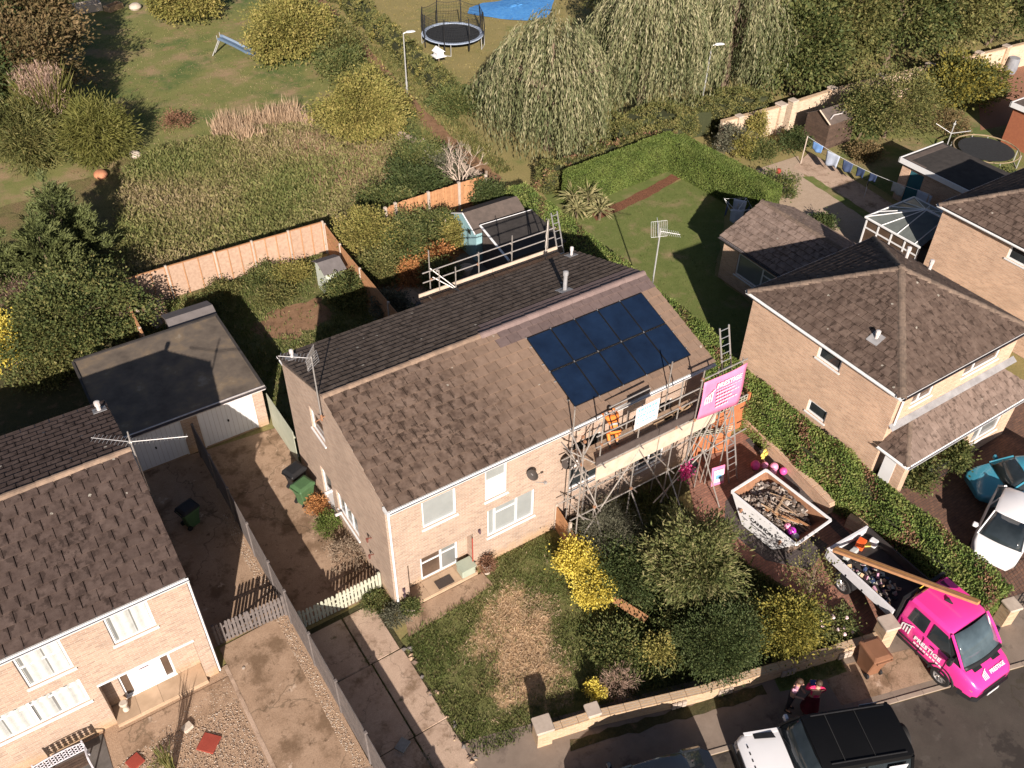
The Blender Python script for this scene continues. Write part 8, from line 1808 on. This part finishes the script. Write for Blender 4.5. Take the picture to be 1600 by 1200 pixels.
# background trees beyond the garden wall
bt = [((42.2, 22.6), 6.2, (2.9, 2.6, 2.9), LF_GREEN), ((46.6, 23.2), 7.4, (3.4, 3.0, 3.4), LF_OLIVE), ((51.6, 22.4), 7.6, (3.6, 3.1, 3.5), LF_GREEN), ((56.6, 21.6), 7.4, (3.5, 3.0, 3.4), LF_OLIVE), ((62.0, 21.2), 8.0, (3.7, 3.2, 3.7), LF_GREEN),
      ((44.0, 29.0), 9.4, (4.0, 3.6, 4.2), LF_GREEN), ((50.5, 29.5), 10.2, (4.3, 3.8, 4.5), LF_OLIVE), ((57.5, 28.0), 10.2, (4.3, 3.8, 4.5), LF_BROWN), ((64.5, 27.0), 10.5, (4.4, 4.0, 4.6), LF_GREEN), ((71.0, 24.0), 9.5, (4.2, 3.8, 4.2), LF_OLIVE), ((41.2, 35.5), 10.5, (4.3, 4.0, 4.8), LF_OLIVE), ((49.0, 37.0), 11.0, (4.6, 4.2, 4.8), LF_GREEN)]
bl = ['mid green tree just right of the last willow above the gate gap', 'olive tree behind the tree with bare soil under it, above the brown shed', 'green tree behind the start of the far garden wall', 'olive tree behind the middle of the far garden wall', 'green tree overhanging the wall near the blue grey barrel', 'tall green tree in the second row beside the farthest willow', 'tall olive tree in the second row touching the top edge', 'tall brownish tree in the second row at the upper right', 'tall green tree in the upper right corner', 'olive tree at the right edge beyond the barrel', 'tall olive tree behind the last willow at the top edge', 'green tree farthest back at the top edge']
for i, ((b, h_, rd, mt_), lb) in enumerate(zip(bt, bl)): T_('broadleaf_tree', lb, 'tree', b, h_, rd, mt_, 360, 52, .46, .24, .13, 90+i, low=-.75, lump=.22)
T_('garden_tree', 'spreading brownish green tree between brown shed and flat garage', 'tree', (42.3, 14.8), 4.0, (2.6, 2.3, 1.8), LF_OLIVE, 240, 48, .36, .15, .08, 110)
T_('garden_tree', 'dense green shrub right beside the brown shed wall', 'shrub', (40.9, 15.6), 2.9, (1.7, 1.3, 1.4), LF_GREEN, 190, 55, .28, .15, .09, 111)
T_('big_bush', 'broad yellow flecked bush in front of the far brick wall', 'bush', (50.8, 15.9), 2.7, (2.9, 2.1, 1.5), leafmat('flecked_leaves', [(.04, .06, .02), (.09, .10, .03), (.22, .19, .04), (.42, .34, .06)]), 260, 55, .32, .2, .12, 112, low=-.4)
sm = [((35.9, 16.5), 1.3, .85, LF_DARK, 'dark rounded bush between garden wall and washing line post'), ((33.7, 17.0), .9, .8, LF_GREEN, 'green bush at the top corner of the gravel court'), ((34.4, 18.3), 2.0, .45, LF_YELLOW, 'yellow green climber on the pale garden wall'), ((32.6, 17.6), 1.4, .7, LF_YELLOW, 'yellow green bush at the left end of the pale wall'), ((30.9, 13.2), 1.2, 1.1, LF_GREEN, 'bright green bush with a red and white flower by the court'), ((32.6, 18.4), 1.6, 1.1, LF_GREY, 'grey green bush behind the dark sided hedge'), ((29.3, 9.7), .5, .6, LF_GREY, 'straggly plants along the tiled garage wall'), ((30.6, 9.3), .6, .5, LF_DARK, 'blue green potted plant on the gravel court'),
      ((19.5, -5.5), .9, .75, LF_GREEN, 'green shrub at the foot of the porch pier'), ((21.0, -5.9), 1.5, .45, LF_GREEN, 'climbing plant on the porch post of the right house'), ((18.6, -4.9), .9, .5, LF_DARK, 'dark leaved plant beside the porch screen'), ((40.9, 10.3), .9, .8, LF_YELLOW, 'yellow green plants behind the flat roofed garage'), ((43.2, 6.9), .9, .6, LF_GREEN, 'green plants beside the small trampoline leg'), ((39.0, 13.6), .8, .8, LF_BROWN, 'brown seedy plants along the washing line path'), ((46.0, 13.2), 1.3, 1.4, LF_BROWN, 'straggly brown shrub by the rotary dryer')]
for i, (b, h_, r, mt_, lb) in enumerate(sm): T_('garden_shrub', lb, 'shrub', b, h_, (r, r*.9, h_*.55), mt_, 70, 48, .17, .12, .07, 120+i, trunk=False, low=-.3, crown_z=h_*.48)
m = MB(); m.ball((31.4, 13.6, 1.25), .16, 8, 6); o = m.build('red_flower', REDS); tag(o, 'red bloom on the bright green bush by the gravel court', 'flower')
def rosette(label, base, r, n, seed, z=.5, mat=LF_YUCCA):
    t = thing('cordyline', label, 'spiky plant', (base[0], base[1], 0)); g = np.random.default_rng(seed); d = unit(g.normal(size=(n, 3))); d[:, 2] = np.abs(d[:, 2])*1.1-.15; d = unit(d); P = np.zeros((n, 3))+np.array([0, 0, z]); e = d*r*.55; q = np.concatenate([P, P+e]); dd = np.concatenate([d, d*1.0-np.array([0, 0, .45])])
    leaf_mesh('foliage', q, dd, r*.62, .07, mat, t, .2, g.random(2*n), seed); m = MB(); m.tube((0, 0, 0), (0, 0, z), .07, 6); m.build('trunk', BARK, t)
for i, (x, y, r, z) in enumerate(((20.3, 18.0, .75, .8), (20.9, 17.4, .8, .9), (20.0, 17.2, .7, .5), (20.9, 16.3, .75, .55), (21.4, 16.9, .6, .6))): rosette(['cordyline at the back left of the spiky cluster', 'tallest cordyline in the middle of the spiky cluster', 'cordyline nearest the side hedge', 'cordyline at the front of the cluster by the lawn', 'cordyline at the right of the cluster by the bark path'][i], (x, y), r, 90, 140+i, z)
# rear gardens
rg_ = [((8.7, 19.6), 2.5, 1.5, LF_YELLOW, 'tall yellow green shrub beside the orange side fence corner'), ((10.3, 18.6), 1.9, 1.3, LF_GREEN, 'broad green shrub in front of the orange board fence'), ((12.0, 18.9), 1.7, 1.1, LF_GREEN, 'green rose bush dotted with white blooms by the blue shed'), ((12.75, 18.0), 1.5, .5, LF_YELLOW, 'narrow yellow shrub against the blue shed'), ((11.3, 17.2), .9, .55, LF_ORANGE, 'rust brown hydrangea by the patio edge'), ((8.2, 17.6), 1.3, 1.0, LF_OLIVE, 'olive shrub behind the round paved corner'), ((9.6, 16.8), .6, .7, LF_ORANGE, 'rusty low planting along the curved brick edge'), ((10.5, 15.5), 1.1, .6, LF_OLIVE, 'leafy plant at the right side of the round paving'), ((6.1, 16.6), 1.3, .9, LF_GREEN, 'green shrub below the pale green playhouse'), ((7.9, 12.2), 1.3, .5, LF_GREEN, 'slim shrub in the shade of the long roof'), ((9.4, 12.2), 1.3, .5, LF_DARK, 'second slim shrub standing on the shaded patio'), ((5.6, 11.2), 1.2, .8, LF_DARK, 'dark bush in the deep shade behind the roof'), ((16.3, 20.2), 1.6, .8, LF_DARK, 'dark fern like shrub at the right end of the orange board fence'), ((7.3, 14.6), 1.2, .6, LF_GREY, 'greyish shrub leaning on the orange side fence')]
for i, (b, h_, r, mt_, lb) in enumerate(rg_): T_('garden_shrub', lb, 'shrub', b, h_, (r, r*.9, h_*.55), mt_, int(60+r*90), 60, .2, .11, .07, 150+i, trunk=False, low=-.4, crown_z=h_*.48)
g_ = random.Random(3)
for i in range(7):
    m = MB(); x, y, z = 12.0+g_.uniform(-.9, .9), 18.9+g_.uniform(-.9, .2), 1.2+g_.uniform(0, .4); m.ball((x, y, z), .07, 6, 4); o = m.build('white_rose', ROSE); tag(o, 'white bloom on the rose bush by the blue shed', 'flower', 'white roses by the blue shed')
# front garden
T_('cherry_tree', 'small bronze green tree in the middle of the front garden', 'tree', (8.3, -5.0), 3.6, (1.3, 1.3, 1.6), LF_CHERRY, 210, 90, .19, .16, .05, 170, low=-.6, lump=.28, up=0)
T_('dense_bush', 'dense grey green bush pressed against the front garden wall', 'bush', (7.7, -7.1), 2.0, (1.3, 1.1, 1.05), LF_DARK, 330, 70, .18, .075, .04, 171, trunk=False, crown_z=1.0, low=-.7, lump=.1)
T_('yellow_green_shrub', 'yellow green shrub beside the rose bush behind the front wall', 'shrub', (10.05, -7.9), 1.7, (1.0, .9, .85), leafmat('golden_green_leaves', [(.06, .07, .015), (.14, .14, .03), (.28, .24, .05), (.36, .30, .06)]), 200, 55, .18, .09, .055, 172, trunk=False, crown_z=.9, low=-.6)
T_('twiggy_bush', 'rounded grey green bush in front of the scaffold poles', 'bush', (7.4, -1.75), 1.75, (1.05, .95, .8), LF_GREY, 200, 55, .16, .10, .022, 173, trunk=False, crown_z=.9, low=-.6)
T_('ivy_bush', 'dark green bush just right of the bright yellow shrub', 'bush', (7.1, -3.2), 1.25, (1.15, 1.1, .7), LF_DARK, 230, 60, .18, .08, .05, 174, trunk=False, crown_z=.6, low=-.4)
T_('euonymus_bush', 'brilliant yellow shrub at the edge of the front lawn', 'shrub', (6.0, -2.1), 1.05, (.62, .72, .5), LF_BRIGHT, 190, 60, .13, .075, .06, 175, trunk=False, crown_z=.6, low=-.3)
T_('euonymus_bush', 'lower lobe of brilliant yellow shrub spreading toward the plank', 'shrub', (5.95, -3.15), .8, (.6, .55, .38), LF_BRIGHT, 130, 55, .12, .075, .06, 176, trunk=False, crown_z=.42, low=-.3)
T_('small_yellow_plant', 'small golden plant near the front garden wall pillar', 'plant', (3.65, -6.1), .6, (.28, .28, .3), LF_BRIGHT, 40, 30, .07, .06, .05, 177, trunk=False, crown_z=.33)
T_('twiggy_plant', 'pinkish twiggy plant behind the front garden wall', 'plant', (4.4, -6.3), .5, (.5, .45, .3), LF_PINKT, 60, 30, .12, .12, .012, 178, trunk=False, crown_z=.3)
T_('small_yellow_plant', 'pale yellow flecked plant below the bronze green tree', 'plant', (6.2, -6.0), .6, (.5, .4, .3), LF_YELLOW, 60, 40, .12, .07, .05, 179, trunk=False, crown_z=.33)
T_('rose_bush', 'straggly rose bush with pale pink blooms beside the gate pillar', 'bush', (11.35, -8.6), 1.2, (.65, .55, .55), LF_GREEN, 60, 35, .16, .08, .05, 180, crown_z=.7)
for i in range(9): m = MB(); m.ball((11.3+g_.uniform(-.5, .5), -8.7+g_.uniform(-.45, .45), .9+g_.uniform(-.3, .3)), .06, 6, 4); o = m.build('pink_rose', ROSE); tag(o, 'pale pink bloom on the rose bush by the gate pillar', 'flower', 'pale pink roses by the gate pillar')
T_('thin_tree', 'thin sapling with sparse leaves beside the block paved drive', 'tree', (11.6, -7.2), 2.3, (.8, .7, .8), LF_OLIVE, 34, 22, .2, .09, .05, 181, lump=.3)
for i, (x, y, h_, r, mt_, lb) in enumerate(((7.7, -5.9, .9, .9, LF_GREEN, 'low green growth below the bronze green tree'), (9.3, -6.5, 1.0, .9, LF_GREEN, 'leafy green growth between dense bush and tree'), (8.8, -2.6, .8, .9, LF_DARK, 'dark low growth in the scaffold shade'), (5.3, -5.2, .5, .8, LF_GREEN, 'weedy green clump at the lawn edge above the twiggy plant'))):
    T_('undergrowth_bush', lb, 'bush', (x, y), h_, (r, r, h_*.5), mt_, 120, 45, .2, .09, .05, 190+i, trunk=False, low=-.2, crown_z=h_*.4)
hs = [((-.42, 4.35), .55, .38, LF_HEDGE_B, 'bright green clump at the foot of the gable wall'), ((-.5, 2.7), .7, .6, leafmat('dry_twigs', [(.18, .13, .09), (.28, .21, .15), (.36, .29, .21)]), 'dry grey brown bush against the gable wall by the gate'), ((-.45, 5.35), .5, .32, LF_ORANGE, 'rusty orange plant next to the green wheelie bin'), ((-.15, -.35), .4, .38, LF_GREY, 'lavender clump at the front corner of the house'), ((-.5, .55), .35, .42, LF_GREEN, 'low weeds in front of the sage picket gate'), ((.36, -.45), .62, .2, LF_GREEN, 'green plant in the grey pot at the house corner'), ((3.35, -.35), .65, .12, LF_REDB, 'dead plant in the grey pot beside the sage box')]
for i, (b, h_, r, mt_, lb) in enumerate(hs): T_('wall_plant', lb, 'plant', b, h_, (r, r*1.2 if i < 3 else r, h_*.5), mt_, 60, 42, .09, .07, .03, 200+i, trunk=False, low=-.3, crown_z=h_*.5)
grass_clump('vertical_cypress', 'tall thin sapling on the gravel yard left of the red slab', (-7.95, -1.5), 1.5, .25, 50, LF_OLIVE, 215, None, .5, .03, 'plant')
T_('wall_plant', 'sparse green shrub on the gravel below the left porch', 'plant', (-8.2, -1.45), .5, (.35, .35, .25), LF_OLIVE, 25, 25, .09, .06, .03, 216, trunk=False, crown_z=.3)
# climbing greenery and weeds along the lap fence
for i, (x, y, h_, r, mt_) in enumerate(((3.4, 20.3, .7, 1.0, LF_GREEN), (1.2, 20.2, .5, .8, LF_OLIVE), (4.6, 19.7, .8, .9, LF_YELLOW), (3.3, 18.6, .6, .8, LF_OLIVE), (.3, 19.4, .6, .7, LF_GREEN))):
    T_('weed_patch', ['leafy weeds at the foot of the lap fence, tallest clump', 'low weeds against the lap fence left of the middle post', 'yellow green weeds left of the playhouse', 'olive weeds at the edge of the bare soil patch', 'weeds beside the grey shed roof corner'][i], 'weeds', (x, y), h_, (r, r*.8, h_*.6), mt_, 90, 40, .18, .09, .05, 220+i, trunk=False, low=-.1, crown_z=h_*.35)

# ---- ground cover
def inpoly(P, poly):
    x, y = P[:, 0], P[:, 1]; c = np.zeros(len(P), bool); n = len(poly)
    for i in range(n):
        x1, y1 = poly[i]; x2, y2 = poly[(i+1) % n]; k = ((y1 > y) != (y2 > y)) & (x < (x2-x1)*(y-y1)/(y2-y1+1e-12)+x1); c ^= k
    return c
def blades(name, label, poly, n, hlo, hhi, w, mat, seed, dens=None, clump=.0, per=1, lean=.5, fields=None, excl=(), zmax=0):
    """blades stand in clusters of `per`; dens(x,y) thins them, excl are outlines kept bare"""
    g = np.random.default_rng(seed); xs = [p[0] for p in poly]; ys = [p[1] for p in poly]; P = np.stack([g.uniform(min(xs), max(xs), n*3), g.uniform(min(ys), max(ys), n*3)], 1); P = P[inpoly(P, poly)]
    for e in excl: P = P[~inpoly(P, e)]
    if dens is not None: P = P[g.random(len(P)) < dens(P[:, 0], P[:, 1])]
    P = P[:n]; k = len(P); base = np.repeat(P, per, 0)+g.normal(size=(k*per, 2))*clump; h = np.repeat(g.uniform(hlo, hhi, k), per)*g.uniform(.6, 1.1, k*per); D = np.stack([g.normal(size=k*per)*lean, g.normal(size=k*per)*lean, np.ones(k*per)], 1); tn = np.clip(np.repeat(g.random(k), per)*.6+g.random(k*per)*.4, 0, 1)
    if fields is not None: tn = np.clip(tn*.55+.45*np.repeat(fields(P[:, 0], P[:, 1]), per), 0, 1)
    o = leaf_mesh(name, np.column_stack([base, g.random(k*per)**1.3*zmax]), D, h, w, mat, None, 0, tn, seed); tag(o, label, kind='stuff'); return o
nz = lambda x, y, s, p=0: .5+.25*np.sin(x*s+p+1.7*np.sin(y*s*.6+p))+.25*np.sin(y*s*1.3+p*2+1.3*np.sin(x*s*.8))
MEAD = [(-4, 21.6), (10, 21.6), (13.0, 22.2), (16.2, 25.0), (16.4, 28.5), (15.2, 33.5), (9.5, 36.0), (3, 36.6), (.8, 35.0), (-.6, 31)]
blades('meadow_weeds', 'tall seedy weeds filling the meadow behind the lap fence', MEAD, 23000, .14, .28, .075, LF_MEADOW, 300, clump=.13, per=7, lean=.85, zmax=.42, fields=lambda x, y: nz(x, y, .55, 2))
blades('dry_grass', 'pale dry grass tufts at the far edge of the meadow', [(6.2, 34.8), (12.5, 34.8), (12.3, 37.6), (7, 37.8)], 420, .7, 1.15, .05, LF_TAN, 301, clump=.14, per=12, lean=.25, dens=lambda x, y: (nz(x, y, 1.7, 1) > .5)*1.0)
blades('dry_grass', 'reddish dry weeds near the yellow leaved tree', [(9, 26.5), (14.5, 24.5), (15.5, 28), (13, 33.5), (10, 34)], 1600, .25, .6, .06, leafmat('reddish_weeds', [(.22, .13, .08), (.32, .20, .13), (.40, .27, .18)]), 302, clump=.14, per=6, lean=.35, dens=lambda x, y: nz(x, y, .9, 3))
T_('garden_shrub', 'small red brown bush standing alone at the meadow edge', 'shrub', (5.1, 39.2), .9, (.75, .6, .5), LF_REDB, 45, 35, .2, .12, .05, 303, trunk=False, crown_z=.45)
blades('field_grass', 'short patchy grass over the far lawn', [(-2, 35), (16, 33), (19.5, 58), (-2, 60)], 5000, .04, .11, .05, LF_MEADOW, 304, clump=.1, per=2, lean=.8, fields=lambda x, y: 1-nz(x, y, .4, 1))
LAWNP = [(-.35, -1.3), (.2, -1.05), (3.3, -.9), (3.6, -.1), (6.2, -.1), (6.3, -1.2), (11.0, -3.2), (11.9, -9.1), (9.6, -8.5), (6.2, -7.6), (3.0, -6.5), (1.8, -6.1), (-.45, -5.9), (-.55, -4)]
dry = lambda x, y: np.clip(1.5-np.hypot((x-2.75-.28*(y+3.6))/1.35, (y+3.4)/1.9)+.9*(nz(x, y, 2.2, 1)-.5), 0, 1)
blades('lawn_grass', 'rough uncut grass of the front garden', LAWNP, 16000, .05, .17, .02, LF_LAWN, 310, clump=.05, per=4, lean=.8, dens=lambda x, y: np.clip(1.05-1.3*dry(x, y), .04, 1)*(.35+.65*(nz(x, y, 3.0, 2) > .42)), fields=lambda x, y: nz(x, y, 1.2, 4))
blades('straw_grass', 'flattened dry straw in the middle of the front lawn', LAWNP, 9000, .07, .16, .018, LF_STRAW, 311, clump=.05, per=4, lean=1.6, dens=lambda x, y: np.clip(dry(x, y)*1.4-.1, 0.02, 1))
blades('lawn_weeds', 'leafy weeds spreading over the right of the front garden', [(4.6, -3.9), (6.3, -4.6), (11.0, -4.2), (11.8, -8.6), (6.4, -7.2), (4.6, -6.6)], 3600, .12, .35, .05, LF_GREEN, 312, clump=.09, per=6, lean=.7)
blades('border_weeds', 'mixed low plants under the scaffolding', [(6.8, -.2), (11.2, -.5), (10.9, -2.5), (7, -1.8)], 1100, .12, .4, .035, LF_GREEN, 313, clump=.08, per=6, lean=.7)
blades('garden_grass', 'grass and weeds of the small back garden', [(.3, 8.5), (6.5, 8.5), (6.5, 21.0), (-2.8, 21.0), (-2.8, 17.8), (0, 16.2)], 7000, .08, .26, .04, LF_LAWN, 314, clump=.08, per=4, lean=.7, dens=lambda x, y: np.clip(.15+.9*nz(x, y, .9, 5)-.9*np.clip(1.2-np.hypot((x-3.3)/1.9, (y-16.7)/1.4), 0, 1), .03, 1))
blades('right_lawn_grass', 'clipped grass of the right garden lawn', [(18.3, 2.2), (22.2, 2.2), (22.6, 9), (28.0, 14.0), (27.6, 17.2), (21.3, 16.3), (18.9, 17.3)], 7000, .03, .07, .03, LF_LAWN, 315, clump=.06, per=2, lean=.8, fields=lambda x, y: nz(x, y, .9, 2)*.7)
blades('drive_weeds', 'weeds growing through the joints of the concrete drive', [(-1.75, -6), (-1.55, -6), (-1.5, .6), (-1.7, .6)], 170, .04, .12, .02, LF_LAWN, 316, clump=.04, per=6, lean=1.0, dens=lambda x, y: nz(x, y, 3.1, 2))
blades('verge_grass', 'tuft of grass on the verge by the brown bin', [(8.7, -9.05), (10.9, -9.7), (11.1, -9.25), (8.9, -8.6)], 500, .05, .15, .02, LF_LAWN, 317, clump=.05, per=5, lean=.8)
blades('rear_lawn_grass', 'dry grass of the trampoline lawn', [(22.2, 34), (28, 28), (44, 34), (44, 58), (25, 58)], 5000, .05, .12, .07, leafmat('yellow_lawn_blades', [(.17, .15, .05), (.24, .20, .07), (.30, .23, .10)]), 318, clump=.12, per=2, lean=.8)
blades('path_side_grass', 'rough grass along both sides of the footpath', [(16.8, 23), (19.9, 23.5), (20.6, 30), (22.3, 44), (20.0, 46), (18.0, 37), (17.0, 29)], 2600, .12, .35, .045, LF_OLIVE, 319, clump=.1, per=5, lean=.6, excl=([(17.7, 22.4), (18.9, 23.0), (19.1, 29), (19.9, 36), (21.2, 45), (20.5, 46), (19.1, 36), (18.2, 29), (17.6, 25)],))
# gravel and small stones
def stones(name, label, poly, n, s, mats, seed):
    g = random.Random(seed); m = MB(); xs = [p[0] for p in poly]; ys = [p[1] for p in poly]; P = np.array([(g.uniform(min(xs), max(xs)), g.uniform(min(ys), max(ys))) for _ in range(n*2)]); P = P[inpoly(P, poly)][:n]
    for x, y in P:
        r = s*g.uniform(.5, 1.4); m.at((x, y, .02), g.uniform(0, 6)); m.mi = g.randrange(len(mats)); m.add([(-r, -r*.7, 0), (r, -r*.6, 0), (r*.8, r*.7, 0), (-r*.7, r*.8, 0), (0, 0, r*.8)], [(0, 1, 4), (1, 2, 4), (2, 3, 4), (3, 0, 4)])
    o = m.build(name, mats); tag(o, label, kind='stuff')
stones('gravel', 'loose tan gravel of the front yard on the left', [(-11.5, -3.5), (-5.6, -3.5), (-5.6, .6), (-9.3, -.5), (-11.5, -.9)], 6500, .016, [SLAB, STONE, RUB[1]], 1)
stones('gravel', 'gravel strip along the foot of the tall dark fence', [(-3.55, -6), (-3.2, -6), (-3.2, 7), (-3.5, 7)], 2200, .016, [SLAB, STONE, RUB[1]], 2)
stones('stone_edging', 'broken stone edging between drive and front lawn', [(-.75, -6), (-.45, -6), (-.25, -1.6), (-.5, -1.5)], 26, .08, [SLAB_G, RUB[1], SLAB], 3)
